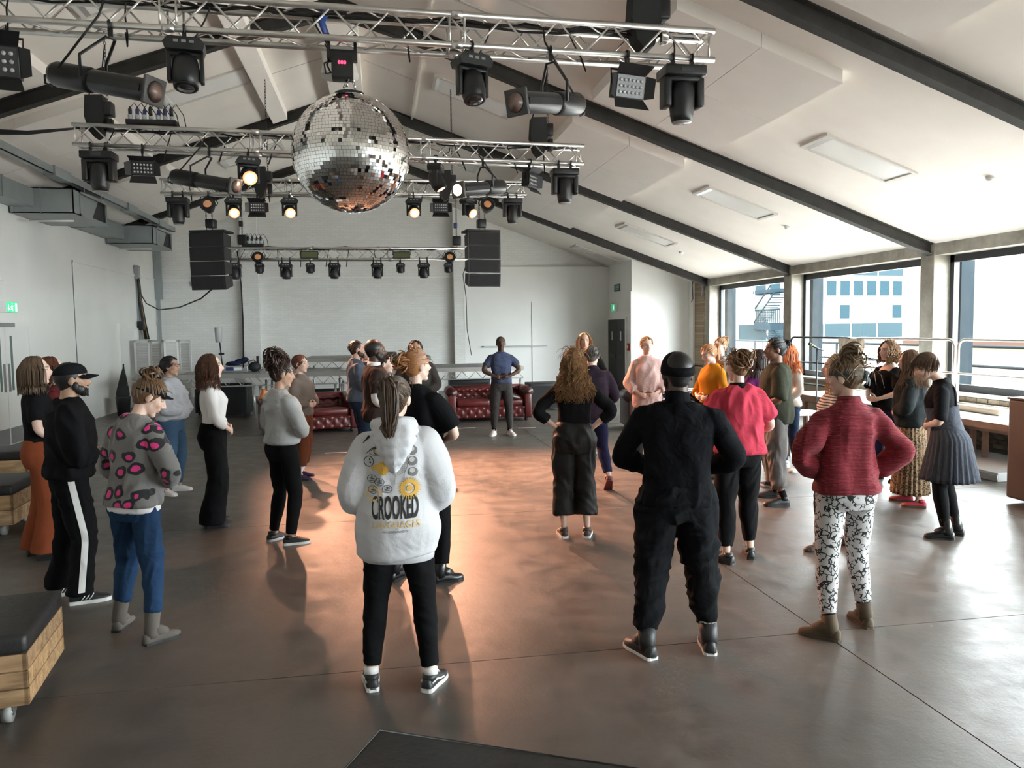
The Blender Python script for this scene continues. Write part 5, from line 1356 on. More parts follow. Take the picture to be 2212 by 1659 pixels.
def hoodie_print(P):
    P.bvh = bvh_of(P.top)
    INK = mat('print_black', (.016, .014, .014), .8); GREY = mat('print_grey', (.16, .155, .15), .8); YEL = mat('print_yellow', (.60, .345, .055), .8); PALE = mat('print_pale_yellow', (.62, .43, .20), .8); LG = mat('print_light', (.45, .44, .43), .8)
    Z = lambda px: 1.415 - (px - 950) * .00256 * 1.0      # metres up the back from rows of the print
    X = lambda px: (px - 851) * .00243
    print_on(P, text_mesh('CROOKED', X(899) - X(801), Z(1088) - Z(1133), X(850), Z(1133), .03), 'print_title', INK)
    print_on(P, text_mesh('LANGUAGES', X(902) - X(802), Z(1136) - Z(1150), X(852), Z(1150), .01), 'print_subtitle', PALE)
    print_on(P, text_mesh('WWW.CROOKEDLANGUAGES.COM', X(877) - X(824), Z(1155) - Z(1159), X(850), Z(1159), 0), 'print_small_line', INK)
    q = MB(); d_ = MB()
    for zpx in (977, 999, 1020, 1042): flat_disc(q, X(889), Z(zpx), .0235); flat_disc(d_, X(887), Z(zpx - 3), .0135, y=-.001)
    print_on(P, q, 'print_moons', GREY); print_on(P, d_, 'print_moon_highlights', LG)
    q = MB(); flat_disc(q, X(826), Z(1034), .030, rz=.036); flat_line(q, [(X(802), Z(1037)), (X(812), Z(1029)), (X(826), Z(1033)), (X(844), Z(1034)), (X(854), Z(1028)), (X(848), Z(1024))], .020, .008); print_on(P, q, 'print_planet', YEL)
    q = MB(); flat_ring(q, X(881), Z(1075), .046, .020); flat_disc(q, X(881), Z(1075), .016)
    for i in range(26):
        a = 2 * math.pi * i / 26; flat_line(q, [(X(881) + .044 * math.cos(a), Z(1075) + .044 * math.sin(a)), (X(881) + .060 * math.cos(a), Z(1075) + .060 * math.sin(a))], .007, .001)
    print_on(P, q, 'print_sun', YEL)
    q = MB(); flat_line(q, [(X(784), Z(985)), (X(797), Z(972))], .003, .012); flat_line(q, [(X(790), Z(1006)), (X(802), Z(996)), (X(815), Z(990)), (X(826), Z(998))], .003, .009); flat_line(q, [(X(797), Z(1002)), (X(808), Z(995)), (X(818), Z(994))], .002, .006)
    flat_line(q, [(X(796), Z(1004)), (X(806), Z(1009)), (X(818), Z(1009)), (X(827), Z(1005))], .002); flat_ring(q, X(814), Z(1000), .019, .004); flat_ring(q, X(796), Z(1021), .026, .0035, rz=.028); flat_disc(q, X(798), Z(1017), .004); flat_disc(q, X(799), Z(1023), .005)
    print_on(P, q, 'print_eye', INK)
    q = MB(); flat_disc(q, X(814), Z(1000), .012); print_on(P, q, 'print_iris', YEL)
    q = MB()
    for (a, b) in ((802, 1055), (818, 1061), (804, 1076), (834, 1075)):
        flat_ring(q, X(a), Z(b), .026, .003, rz=.020)
        for k in (-.008, .0, .007): flat_line(q, [(X(a) - .014, Z(b) + k - .003), (X(a), Z(b) + k), (X(a) + .014, Z(b) + k + .002)], .003)
        flat_line(q, [(X(a), Z(b) + .014), (X(a), Z(b) - .002)], .006)
    print_on(P, q, 'print_coins', INK)
    q = MB(); flat_ring(q, X(806), Z(1085), .040, .012, rz=.036); print_on(P, q, 'print_halo', PALE)
    q = MB(); flat_line(q, [(X(877), Z(975)), (X(877), Z(1030)), (X(870), Z(1045)), (X(869), Z(1062))], .003); flat_line(q, [(X(834), Z(1000)), (X(843), Z(1015))], .002); flat_line(q, [(X(845), Z(1040)), (X(852), Z(1048)), (X(849), Z(1068))], .002)
    for k in range(9): flat_line(q, [(X(858), Z(1016 + k * 4)), (X(866), Z(1012 + k * 4)), (X(874), Z(1005 + k * 4))], .002); flat_disc(q, X(855 + (k % 3)), Z(1015 + k * 4), .0025, 8)
    for k in range(5): flat_ring(q, X(864 + (k % 2) * 6), Z(982 + k * 6), .006, .0018, 10)
    print_on(P, q, 'print_hand', GREY)
hoodie = make_person('woman in white hoodie printed CROOKED on the back, black leggings and ponytail', None, 4, 1.655, 'f', 1.0, 'light', fw=[(-.085, 4.15, 10), (.225, 4.08, 24)], head=(14, -2, 0), arms=dict(w=(.12, .17, 1.02), hint=(.75, -.75, -.45), d=(-1, .3, -.1), n=(0, -1, 0)), top=dict(m=K_HOOD, loose=.052, hem=.78, fold=.016, drape=.85, name='hoodie', puff=.008, kx=10, kz=4, cuffs=K_HOOD, band=K_HOOD), bottom=dict(m=K_TROUSER, kind='slim', hem=.13, loose=.010), shoes=dict(m=S_BLK, sole=S_WHT, laces=S_WHT, stripe=('swoosh', S_WHT), sock=None), hair=dict(kind='tied', c=(.060, .036, .021), bun=(0, -.085, .075), n=320, rad_=.006), extras=[lambda P: ponytail(P, (0, -.085, .078), .30, .0058, 260), hood, hoodie_print, fly(8, .05)], seed=11)
for A_ in hoodie.LG:
    MB().tube([A_[2] + Vector((0, -.012, .0)), A_[2] + Vector((0, -.004, .035))], [.040, .039], 12).build('sock', K_WHITE, hoodie.root)

# --- far side
make_person('man in slate blue v-neck tee and charcoal joggers, hands on belly', None, 184, 1.76, 'm', 1.0, 'dark', fw=[(1.98, 13.72, 18), (2.27, 13.68, 18)], arms='belly_wide', eyes_closed=True, top=dict(m=K_NAVY, sleeve='short', loose=.016, hem=.93, fold=.008), bottom=dict(m=K_CHAR, kind='jogger', hem=.13, waist=.98), shoes=dict(m=S_PINKSH, sole=S_WHT, laces=S_WHT, sock=K_BLACK), hair=dict(kind='crop', c=(.014, .010, .009), n=0, cap=1.0), seed=12)
make_person('woman with long curly blonde brown hair, black top and cropped black trousers', None, 10, 1.71, 'f', 1.0, 'light', fw=[(1.62, 6.86, 8), (1.83, 6.82, 8)], arms='hips_back', top=dict(m=K_BLACK, sleeve='q34', loose=.015, hem=1.0, fold=.007), bottom=dict(m=cloth('black_sateen', (.020, .019, .018), rough=.45, wr=.5, ws=5), kind='crop', hem=.20, waist=1.07, hipoff=.028, hemw=.105, loose=.03, fold=.010), shoes=dict(m=S_BRSH, sole=S_WHT, laces=S_BRSH), hair=dict(kind='long', c=(.20, .105, .045), length=.36, n=330, wave=.020, wfreq=14, vol=1.13, rad_=.0065), extras=[fly(26, .08)], seed=13)
make_person('grey haired man in dark plum shirt and navy trousers, one red shoe lifted', None, 2, 1.70, 'm', 1.0, 'light', fw=[(2.20, 8.62, 10), (2.58, 8.64, 8, .09)], arms='belly', head=(24, 4, 0), top=dict(m=K_PLUM, loose=.025, hem=.88, fold=.01, collar=K_PLUM), bottom=dict(m=K_NAVYTR, kind='slim', hem=.13, loose=.016), shoes=dict(m=S_MAROON, sole=S_MAROON, laces=S_MAROON), hair=dict(kind='short', c=H_GREY, length=.035, n=300, rad_=.006), seed=14)
make_person('long haired blond person in black shirt facing the room beside the dark doors', (3.02, 11.3), 190, 1.82, 'm', .95, 'light', arms='belly', top=dict(m=K_BLACK, sleeve='q34', loose=.025, fold=.008), bottom=dict(m=K_TROUSER, kind='slim'), shoes=dict(m=S_BLK), hair=dict(kind='long', c=(.34, .185, .085), length=.20, n=220), seed=15)
make_person('blonde woman in loose pale pink shirt, hands on belly, by the sofa', (3.62, 10.25), 196, 1.76, 'f', .95, 'pale', head=(-14, 0, 0), arms='belly_low', browcol=(.25, .14, .08), top=dict(m=K_PINK, sleeve='roll', loose=.032, hem=.80, fold=.012, drape=.8, collar=K_PINK, arml=.80), bottom=dict(m=K_CHAR, kind='slim', hem=.10), shoes=dict(m=S_BLK), hair=dict(kind='updo', c=(.46, .285, .15), bun=(0, -.10, .02)), extras=[bun_of((0, -.11, .03), .045, 40, .5, 12, .045), lambda P: [MB().ell(P.B((0, .125 * P.s + .032, (1.36 - .075 * k) * P.s)), (.006,) * 3, nu=8, nv=5).build('button', S_WHT, P.top) for k in range(7)]], seed=16)

# --- the broad man in the beanie
make_person('broad man in black beanie, tight black turtleneck and charcoal black joggers', None, 22, 1.75, 'm', 1.16, 'dark', fw=[(1.49, 4.24, 38), (1.875, 4.23, -6)], head=(-16, 3, 0), beard=(.012, .010, .010), arms=dict(w=(.15, .18, 1.05), hint=(1, -.42, -.22), d=(-1, .25, -.1), n=(0, -1, 0)), top=dict(m=cloth('black_rib_turtleneck', (.0058, .0058, .0075), wr=.55, ws=9), sleeve='long', loose=.010, hem=.88, fold=.009, neck='turtle', drape=.15), bottom=dict(m=cloth('washed_black_jogger', (.008, .0085, .010), wr=.6, ws=7), kind='jogger', hem=.15, loose=.030, fold=.014, waist=1.0), shoes=dict(m=S_BLK, sole=S_WHT, kind='ankle_boot', shaft=.17, laces=S_BLK, lining=S_WHT), hair=dict(kind='crop', c=H_BLACK, n=0), extras=[beanie(cloth('black_rib_beanie', (.006, .006, .007), wr=.3))], seed=17)

# --- the right side of the circle
make_person('fair haired woman in mustard jumper with a watch, one hand on belly', None, -105, 1.68, 'f', .95, 'pale', fw=[(4.06, 9.30, 8), (4.13, 9.06, 8)], head=(6, 22, 0), browcol=(.2, .11, .05), top=dict(m=K_MUST, loose=.022, sleeve='long', arml=.72, hem=.98, fold=.009, drape=.5), bottom=dict(m=K_TROUSER, kind='slim', waist=1.04), shoes=dict(m=S_BLK), hair=dict(kind='tied', c=(.42, .20, .08), bun=(0, -.10, .04)), extras=[lambda P: ponytail(P, (0, -.10, .04), .40, .007, 90), wrist_watch(0, S_BLK)], seed=18)
make_person('blonde woman in grey vest top standing behind the mustard jumper', (4.86, 10.6), -120, 1.72, 'f', 1.0, 'pale', browcol=(.25, .14, .08), top=dict(m=K_GREYV, sleeve='none', loose=.015, hem=.9, neckz=1.44), bottom=dict(m=K_CHAR, kind='slim'), shoes=dict(m=S_BLK), hair=dict(kind='updo', c=(.42, .25, .12), bun=(0, -.10, .07)), extras=[bun_of((0, -.10, .08), .05, 40, .3, 10, .05)], seed=19)
make_person('woman in loose rose red tee and black track trousers, hair pinned up', None, 12, 1.69, 'f', .98, 'light', fw=[(2.71, 5.80, 40), (2.96, 5.90, 6)], head=(-26, 4, 0), arms=dict(w=(.12, .17, 1.05), hint=(1, -.6, -.25), d=(-1, .2, -.1), n=(0, -1, 0)), top=dict(m=K_RED, sleeve='short', loose=.045, hem=.92, fold=.016, drape=.9, kx=22, kz=4, arml=.38), bottom=dict(m=K_TROUSER, kind='jogger', hem=.14, loose=.022, fold=.008), shoes=dict(m=S_BLK, laces=S_BLK), hair=dict(kind='updo', c=(.17, .088, .040), bun=(0, -.08, .05)), extras=[bun_of((0, -.085, .055), .050, 70, .6, 40, .08), lambda P: MB().tube([P.B((0, -.022 * P.s, 1.45 * P.s)), P.B((0, -.018 * P.s, 1.497 * P.s))], [.086 * P.s, .070 * P.s], 14).build('black_neckline', K_BLACK, P.root)], seed=20)
make_person('woman with long dark hair and purple top behind the rose red tee', (4.36, 8.52), -20, 1.62, 'f', 1.0, 'light', fw=[(4.28, 8.60), (4.48, 8.45)], top=dict(m=K_PURP, loose=.03, fold=.008), bottom=dict(m=K_JEAND, kind='slim'), shoes=dict(m=S_BLK, sole=S_WHT), hair=dict(kind='long', c=(.050, .034, .030), length=.24, n=240), seed=21)
make_person('young man in dark olive tee, grey cropped trousers and black trainers', None, -72, 1.76, 'm', .98, 'brown', fw=[(4.22, 7.90, 6), (4.10, 7.52, 12)], head=(-6, 0, 0), arms=dict(w=(.11, .19, 1.05), hint=(.8, -.8, -.25), d=(-1, .25, 0), n=(0, -1, 0)), top=dict(m=K_OLIVE, sleeve='elbow', loose=.042, hem=.86, fold=.012, drape=.9), bottom=dict(m=K_GREYTR, kind='regular', hem=.19, loose=.03, hemw=.078, fold=.016), shoes=dict(m=S_BLK, laces=S_BLK, sock=K_BLACK), hair=dict(kind='updo', c=H_BLACK, bun=(0, -.10, .05)), extras=[bun_of((0, -.115, .055), .030, 24, .5, 10, .05)], seed=22)
make_person('dark haired woman half hidden between the olive tee and the redhead', (5.50, 10.15), -110, 1.66, 'f', 1.0, 'light', top=dict(m=K_BLACK, loose=.03), bottom=dict(m=K_JEAND, kind='slim'), shoes=dict(m=S_BLK), hair=dict(kind='long', c=(.03, .018, .016), length=.22, n=220), seed=23)
make_person('redhead woman in cream top, dark jeans and white trainers', None, -98, 1.65, 'f', .95, 'pale', fw=[(5.26, 9.55, 10), (5.28, 9.26, 22)], head=(0, 12, 0), browcol=(.3, .12, .05), arms='belly_low', top=dict(m=K_CREAM, sleeve='q34', loose=.015, hem=.90, fold=.008, drape=.3), bottom=dict(m=K_JEAND, kind='slim', hem=.10), shoes=dict(m=S_WSH, sole=S_WHT, laces=S_WHT), hair=dict(kind='long', c=(.52, .135, .030), length=.30, n=260, wave=.008), seed=24)
def knot_band(P):
    b = head_band(P, .010, .052, 1.09, cloth('grey_green_scarf', (.105, .125, .125), wr=.5), 'headscarf', .012)
    k = MATS['grey_green_scarf']; MB().ell(P.HP(.01, -.124, .018), (.022, .016, .016)).tube([P.HP(.01, -.125, .01), P.HP(.022, -.135, -.03), P.HP(.03, -.128, -.06)], [(.012, .006), (.014, .005), (.008, .004)], 8).tube([P.HP(.008, -.125, .01), P.HP(-.006, -.135, -.025), P.HP(-.012, -.13, -.05)], [(.012, .006), (.012, .005), (.007, .004)], 8).build('scarf_knot', k, b)
make_person('woman in red ribbed jumper, black and white squiggle leggings, hands on hips', None, 8, 1.70, 'f', 1.0, 'light', fw=[(2.64, 4.25, 52), (2.98, 4.40, -2)], head=(-42, 6, 0), arms=[dict(w=(.155, .06, 1.00), hint=(1, -.35, -.2), d=(-.6, .7, -.3), n=(-.6, -.8, 0)), dict(w=(.165, .02, 1.02), hint=(1, -.25, -.1), d=(-.5, .7, -.4), n=(-.8, -.5, 0))], top=dict(m=K_RIB, sleeve='long', loose=.028, hem=.91, fold=.014, drape=.8, arml=.92, band=None), bottom=dict(m=K_SQUIG, kind='slim', hem=.16, loose=.010, fold=.003), shoes=dict(m=S_BROWN, sole=S_BROWN, kind='ankle_boot', shaft=.15, laces=S_BROWN, sock=K_BLACK), hair=dict(kind='updo', c=(.16, .105, .06), bun=(0, -.05, .11), n=260), extras=[knot_band, bun_of((0, -.05, .122), .046, 60, .7, 60, .11), lambda P: MB().tube([P.B((0, -.022 * P.s, 1.45 * P.s)), P.B((0, -.016 * P.s, 1.515 * P.s))], [.085 * P.s, .066 * P.s], 16).build('jumper_collar', K_RIB, P.top)], seed=25)
make_person('blonde person in striped shirt and dark patterned boots hidden behind the red jumper', None, -62, 1.66, 'f', 1.0, 'light', fw=[(3.64, 5.98, 20), (3.90, 5.95, 20)], top=dict(m=K_STRIPE, loose=.03, fold=.008), bottom=dict(m=K_TROUSER, kind='slim', hem=.2), shoes=dict(m=mat('patterned_boot', (.02, .014, .014), .4, col2=(.16, .12, .10), vscale=70), sole=S_BLK, kind='boot', shaft=.24), hair=dict(kind='long', c=(.44, .30, .16), length=.22, n=220), seed=26)
make_person('curly haired woman in black off-the-shoulder top and black trousers', None, -92, 1.69, 'f', 1.0, 'pale', fw=[(5.95, 8.50, 8), (6.10, 8.42, 8)], arms=dict(w=(.09, .22, 1.04), hint=(1, -.4, -.2), d=(-1, .3, 0), n=(0, -1, 0)), top=dict(m=K_BLACK, sleeve='elbow', loose=.028, hem=.90, fold=.016, drape=.6, neck='off', neckz=1.37, arml=.5), bottom=dict(m=K_NAVYTR, kind='wide', hem=.08, hemw=.09), shoes=dict(m=S_BLKL), hair=dict(kind='long', c=(.16, .085, .040), length=.17, n=300, wave=.014, wfreq=14, vol=1.10), extras=[fly(30, .08)], seed=27)
make_person('woman with long brown hair, dark teal cardigan, leopard skirt and red shoes', None, -52, 1.62, 'f', 1.02, 'light', fw=[(5.48, 7.42, 6), (5.42, 7.14, 6)], head=(-14, 10, 0), top=dict(m=K_DGREEN, loose=.042, hem=.90, fold=.012, drape=.7), bottom=dict(m=K_SKIRT, kind='skirt', hem=.14, waist=1.0, flare=.055, pleats=22), shoes=dict(m=S_REDSH, sole=S_BROWN), hair=dict(kind='long', c=(.115, .062, .034), length=.30, n=260), seed=28)
def straps(P):
    s = P.s
    make_top(P, K_DRESS, loose=.026, sleeve='none', hem=1.0, neck='none', neckz=1.24, name='dress_bodice', fold=.006)
    for sg in (-1, 1):
        b = bvh_of(P.under)
        for sd in (-1, 1):
            q = MB(); pts = []
            for i in range(9):
                z = (1.22 + .20 * i / 8) * s; x = sg * (.085 - .012 * i / 8) * s; h = b.ray_cast(Vector((x, sd * .6, z - P.drop)), Vector((0, -sd, 0)))
                if h[0] is not None: pts.append(h[0] + Vector((0, sd * .006, 0)))
            if len(pts) > 2: q.tube(pts, [(.010, .004)] * len(pts), 6); q.build('shoulder_strap', K_DRESS, P.root)
def keep_under(P): P.under = P.top
make_person('woman with brown bob looking down, slate tiered dress over black top and tights', None, -50, 1.66, 'f', 1.06, 'light', fw=[(4.84, 6.03, 6), (5.02, 6.13, 6)], head=(-6, 30, 0), lean=10, top=dict(m=K_BLACK2, sleeve='elbow', loose=.014, hem=.95, fold=.006, arml=.52), bottom=dict(m=K_DRESS, kind='dress', hem=.55, waist=1.10, flare=.095, pleats=26), shoes=dict(m=S_BLKL, sole=S_BLK, kind='ankle_boot', shaft=.20), hair=dict(kind='short', c=(.085, .048, .028), length=.11, n=420, rad_=.0075, fringe=True), extras=[keep_under, lambda P: make_bottom(P, K_BLACK, kind='slim', hem=.12, loose=.006, fold=0, name='tights'), straps], seed=29)
bpy.data.objects.remove(_wo); bpy.data.meshes.remove(_wm)
# ================================================================ RIGGING: trusses, lamps, mirror ball, speakers
M_ALU = mat('truss_aluminium', (0.62, 0.60, 0.57), 0.33, 0.85, var=.08, vscale=5)
M_BLK = mat('black_plastic', (0.012, 0.0125, 0.0135), 0.42)
M_BLKM = mat('black_metal', (0.016, 0.016, 0.017), 0.38, 0.2, bump=.05, bscale=150)
M_CABLE = mat('black_rubber_cable', (0.010, 0.010, 0.011), 0.55)
M_LENS = mat('dark_lens', (0.03, 0.032, 0.035), 0.08, spec=.8)
M_LENSLIT = mat('lit_lens', (1, .7, .5), 0.3, emit=(1.0, 0.60, 0.36), estr=26.0)
M_LENSGLOW = mat('dim_lens', (.8, .5, .35), 0.3, emit=(1.0, 0.52, 0.30), estr=1.6)
M_AMBER = mat('amber_lens', (0.42, 0.22, 0.12), 0.16, spec=.8, emit=(1.0, .38, .12), estr=.10)
M_CHROME = mat('chrome', (0.75, 0.74, 0.72), 0.16, 1.0)
TRUSS = {1: dict(y=6.6, x0=-3.75, x1=2.9, zl=4.255, zr=4.185), 2: dict(y=10.6, x0=-3.65, x1=2.81, zl=4.235, zr=4.135), 3: dict(y=14.7, x0=-3.7, x1=2.79, zl=4.345, zr=4.42), 4: dict(y=17.0, x0=-3.05, x1=1.95, zl=3.41, zr=3.42)}
TNAME = {1: 'front truss above the mirror ball', 2: 'second truss behind the mirror ball', 3: 'third truss over the sofas', 4: 'low truss over the stage decks'}
brace_me = None
for k, t in TRUSS.items():
    L = t['x1'] - t['x0']; dz = t['zr'] - t['zl']; ang = -math.atan2(dz, L)
    e = thing('lighting_truss', 'aluminium box lattice truss, %s' % TNAME[k], 'truss', (t['x0'], t['y'], t['zl']), rot=(0, ang, 0), group='lighting trusses')
    h = .24 if k < 4 else .23; w = .12
    for (yy, zz) in ((-w, 0), (w, 0), (-w, h), (w, h)): MB().cyl((0, yy, zz), (L, yy, zz), .025, 12).build('chord', M_ALU, e)
    n = int(L / .228); st = L / n; dl = math.hypot(st, h)
    vert = MB().cyl((0, 0, -dl / 2), (0, 0, dl / 2), .0085, 6).mesh('brace', M_ALU)
    horz = MB().cyl((0, 0, -math.hypot(st, 2 * w) / 2), (0, 0, math.hypot(st, 2 * w) / 2), .0085, 6).mesh('brace', M_ALU)
    for i in range(n):
        s_ = 1 if i % 2 == 0 else -1; a = math.atan2(st, h) * s_
        for yy in (-w, w): inst(vert, 'brace', e, (st * (i + .5), yy, h / 2), (0, a if yy < 0 else -a, 0))
        b = math.atan2(st, 2 * w) * s_
        if k < 4:
            for zz in (0, h): inst(horz, 'brace', e, (st * (i + .5), 0, zz), (math.pi / 2, 0, b if zz == 0 else -b))
    # end frames and section joints
    for xj in ([0.03, L - .05] + [L / 3 - .06, L / 3 + .06, 2 * L / 3 - .06, 2 * L / 3 + .06]):
        q = MB()
        for yy in (-w, w): q.cyl((xj, yy, 0), (xj, yy, h), .010, 6)
        for zz in (0, h): q.cyl((xj, -w, zz), (xj, w, zz), .010, 6)
        q.build('end_frame', M_ALU, e)
    for xj in (L / 3, 2 * L / 3):
        for (yy, zz) in ((-w, 0), (w, 0), (-w, h), (w, h)): MB().cyl((xj - .045, yy, zz), (xj + .045, yy, zz), .031, 10).build('coupler', M_ALU, e)
def tz(k, x):
    t = TRUSS[k]; return t['zl'] + (t['zr'] - t['zl']) * (x - t['x0']) / (t['x1'] - t['x0'])
def clamp(mb, x, y, z):
    mb.tube([(x, y + .034 * math.cos(a), z + .034 * math.sin(a)) for a in [rad(-60 + 30 * i) for i in range(11)]], .009, 6); mb.box((x, y, z - .055), (.03, .03, .06))
def led_disp(mb, x, y, z, w, h): mb.box((x, y, z), (w, .004, h))
FRONT = -.12
# --- small moving heads (unlit, lit or dim), local origin at the chord centre
def small_head(k, x, label, lit=0, tilt=25, pan=0, sc=1.0, two=False, aim=None):
    z = tz(k, x); e = thing('moving_head_light', label, 'stage light', (x, TRUSS[k]['y'] + FRONT, z), rot=(0, 0, rad(pan)), group='small moving head lights')
    q = MB(); clamp(q, -.04 * (2 if two else 0), 0, 0)
    if two: clamp(q, .08, 0, 0)
    q.build('clamp', M_BLKM, e)
    b = MB(); b.prism([(-.135 * sc, -.13), (-.10 * sc, -.085), (.10 * sc, -.085), (.135 * sc, -.13), (.12 * sc, -.155 - .02 * sc), (-.12 * sc, -.155 - .02 * sc)], -.085 * sc, .085 * sc, 'y'); b.build('base', M_BLK, e)
    for xx in (-.05, .0, .05):
        d = MB(); led_disp(d, xx * sc, -.088 * sc, -.12, .03 * sc, .02); d.build('display', mat('grey_display', (.25, .25, .25), .4), e)
    yk = MB()
    for sg in (-1, 1): yk.bbox((sg * .105 * sc, 0, -.235 * sc - .03), (.028 * sc, .07 * sc, .20 * sc), .008)
    yk.bbox((0, 0, -.165 * sc - .01), (.21 * sc, .07 * sc, .03), .008); yk.build('yoke', M_BLK, e)
    R_ = RX(rad(-tilt)); c0 = Vector((0, 0, -.27 * sc)); mt = Matrix.Translation(c0) @ R_.to_4x4()
    h = MB(); h.lathe([(.0, .105 * sc), (.055 * sc, .10 * sc), (.082 * sc, .06 * sc), (.090 * sc, .0), (.092 * sc, -.06 * sc), (.082 * sc, -.125 * sc), (.070 * sc, -.132 * sc)], 18, mt); hd = h.build('head', M_BLK, e)
    l = MB(); l.lathe([(.058 * sc, -.132 * sc), (.056 * sc, -.139 * sc), (.0, -.144 * sc)], 18, mt); l.build('lens', M_LENSLIT if lit == 1 else (M_LENSGLOW if lit == 2 else M_LENS), hd)
    MB().lathe([(.082 * sc, -.124 * sc), (.080 * sc, -.136 * sc), (.058 * sc, -.138 * sc), (.056 * sc, -.13 * sc)], 18, mt).build('lens_rim', mat('glowing_rim', (.5, .2, .1), .4, emit=(1.0, .33, .14), estr=1.1) if lit == 1 else M_BLKM, hd)
    if lit == 1 and aim is not None:
        lp = bpy.data.lights.new('stage_lamp', 'SPOT'); lp.energy = aim[1]; lp.color = (1.0, .46, .27); lp.spot_size = rad(aim[2]); lp.spot_blend = 1.0; lp.shadow_soft_size = .06
        o = bpy.data.objects.new('stage_lamp', lp); COL.objects.link(o)
        src = Vector((x, TRUSS[k]['y'] + FRONT, z)) + RZ(rad(pan)) @ (mt @ Vector((0, 0, -.16 * sc)))
        o.location = src; o.rotation_euler = (Vector(aim[0]) - src).to_track_quat('-Z', 'Y').to_euler()
    return e
# --- big moving heads
def big_head(k, x, label, sc=1.0, lean=0):
    z = tz(k, x); e = thing('moving_head_light', label, 'stage light', (x, TRUSS[k]['y'] + FRONT, z), group='large moving head lights')
    q = MB(); clamp(q, -.085 * sc, 0, 0); q.build('clamp', M_BLKM, e); q = MB(); clamp(q, .085 * sc, 0, 0); q.build('clamp', M_BLKM, e)
    MB().bbox((0, .02, -.125 * sc), (.36 * sc, .26 * sc, .085 * sc), .012).build('base', M_BLK, e)
    MB().lohi((-.05 * sc, -.114 * sc, -.145 * sc), (.06 * sc, -.11 * sc, -.108 * sc)).build('display', mat('grey_display2', (.06, .065, .07), .2), e)
    y = MB()
    for sg in (-1, 1): y.bbox((sg * .145 * sc, .01, -.295 * sc), (.065 * sc, .15 * sc, .25 * sc), .018)
    y.bbox((0, .01, -.185 * sc), (.30 * sc, .15 * sc, .045 * sc), .015); y.build('yoke', M_BLK, e)
    mt = Matrix.Translation(Vector((0, .01, -.31 * sc))) @ RX(rad(lean)).to_4x4()
    hd = MB().lathe([(.0, .125 * sc), (.06 * sc, .118 * sc), (.095 * sc, .085 * sc), (.108 * sc, .02 * sc), (.108 * sc, -.08 * sc), (.098 * sc, -.17 * sc), (.085 * sc, -.225 * sc)], 24, mt).build('head', M_BLK, e)
    MB().lathe([(.085 * sc, -.215 * sc), (.08 * sc, -.232 * sc), (.0, -.236 * sc)], 24, mt).build('lens', mat('pale_lens', (.35, .36, .36), .15), hd)
    return e
# --- LED panel with barn doors
def led_panel(k, x, label, pan=0, tilt=15, sc=1.0, rows=3, cols=6):
    z = tz(k, x); e = thing('led_panel_light', label, 'stage light', (x, TRUSS[k]['y'] + FRONT, z), rot=(0, 0, rad(pan)), group='LED panels with barn doors')
    q = MB(); clamp(q, 0, 0, 0); q.tube([(0, 0, -.05), (0, 0, -.13)], .012, 8); q.build('clamp', M_BLKM, e)
    R_ = RX(rad(tilt)); c = Vector((0, 0, -.25 * sc)); T = lambda v: c + R_ @ Vector(v)
    MB().bbox(c, (.27 * sc, .10 * sc, .19 * sc), .01, R_).build('housing', M_BLKM, e)
    q = MB(); q.tube([T((-.145 * sc, 0, 0)), (-.15 * sc, 0, -.13), (.15 * sc, 0, -.13), T((.145 * sc, 0, 0))], .010, 6); q.build('yoke', M_BLKM, e)
    MB().box(T((0, -.052 * sc, 0)), (.25 * sc, .006, .165 * sc), R_).build('lens_plate', mat('led_plate', (.045, .045, .047), .35), e)
    me = MB().lathe([(.0, .0), (.0125 * sc, .002), (.0125 * sc, .008)], 10).mesh('led_lens', mat('led_lens', (.5, .5, .5), .12, spec=.9))
    for r in range(rows):
        for cc in range(cols):
            p = T(((cc - (cols - 1) / 2) * .038 * sc, -.064 * sc, (r - 1) * .046 * sc)); inst(me, 'led_lens', e, p, (math.pi / 2 * -1 + rad(tilt), 0, 0))
    for (a, b, o, ang, ax) in (((0, -.05, .095), (.27, .11), (0, -.055, 0), 40, 'T'), ((0, -.05, -.095), (.27, .11), (0, -.055, 0), -40, 'B')):
        s_ = 1 if ax == 'T' else -1; vs = [T((-.135 * sc, -.05 * sc, s_ * .095 * sc)), T((.135 * sc, -.05 * sc, s_ * .095 * sc)), T((.16 * sc, -.12 * sc, s_ * .165 * sc)), T((-.16 * sc, -.12 * sc, s_ * .165 * sc))]
        q = MB(); n_ = (vs[1] - vs[0]).cross(vs[2] - vs[0]).normalized() * .004; q._add(vs + [v + n_ for v in vs], [(0, 1, 2, 3), (4, 5, 6, 7), (0, 1, 5, 4), (1, 2, 6, 5), (2, 3, 7, 6), (3, 0, 4, 7)]); q.build('barn_door', M_BLKM, e)
    for s_ in (-1, 1):
        vs = [T((s_ * .135 * sc, -.05 * sc, -.09 * sc)), T((s_ * .135 * sc, -.05 * sc, .09 * sc)), T((s_ * .20 * sc, -.10 * sc, .075 * sc)), T((s_ * .20 * sc, -.10 * sc, -.075 * sc))]
        q = MB(); n_ = (vs[1] - vs[0]).cross(vs[2] - vs[0]).normalized() * .004; q._add(vs + [v + n_ for v in vs], [(0, 1, 2, 3), (4, 5, 6, 7), (0, 1, 5, 4), (1, 2, 6, 5), (2, 3, 7, 6), (3, 0, 4, 7)]); q.build('barn_door', M_BLKM, e)
    return e
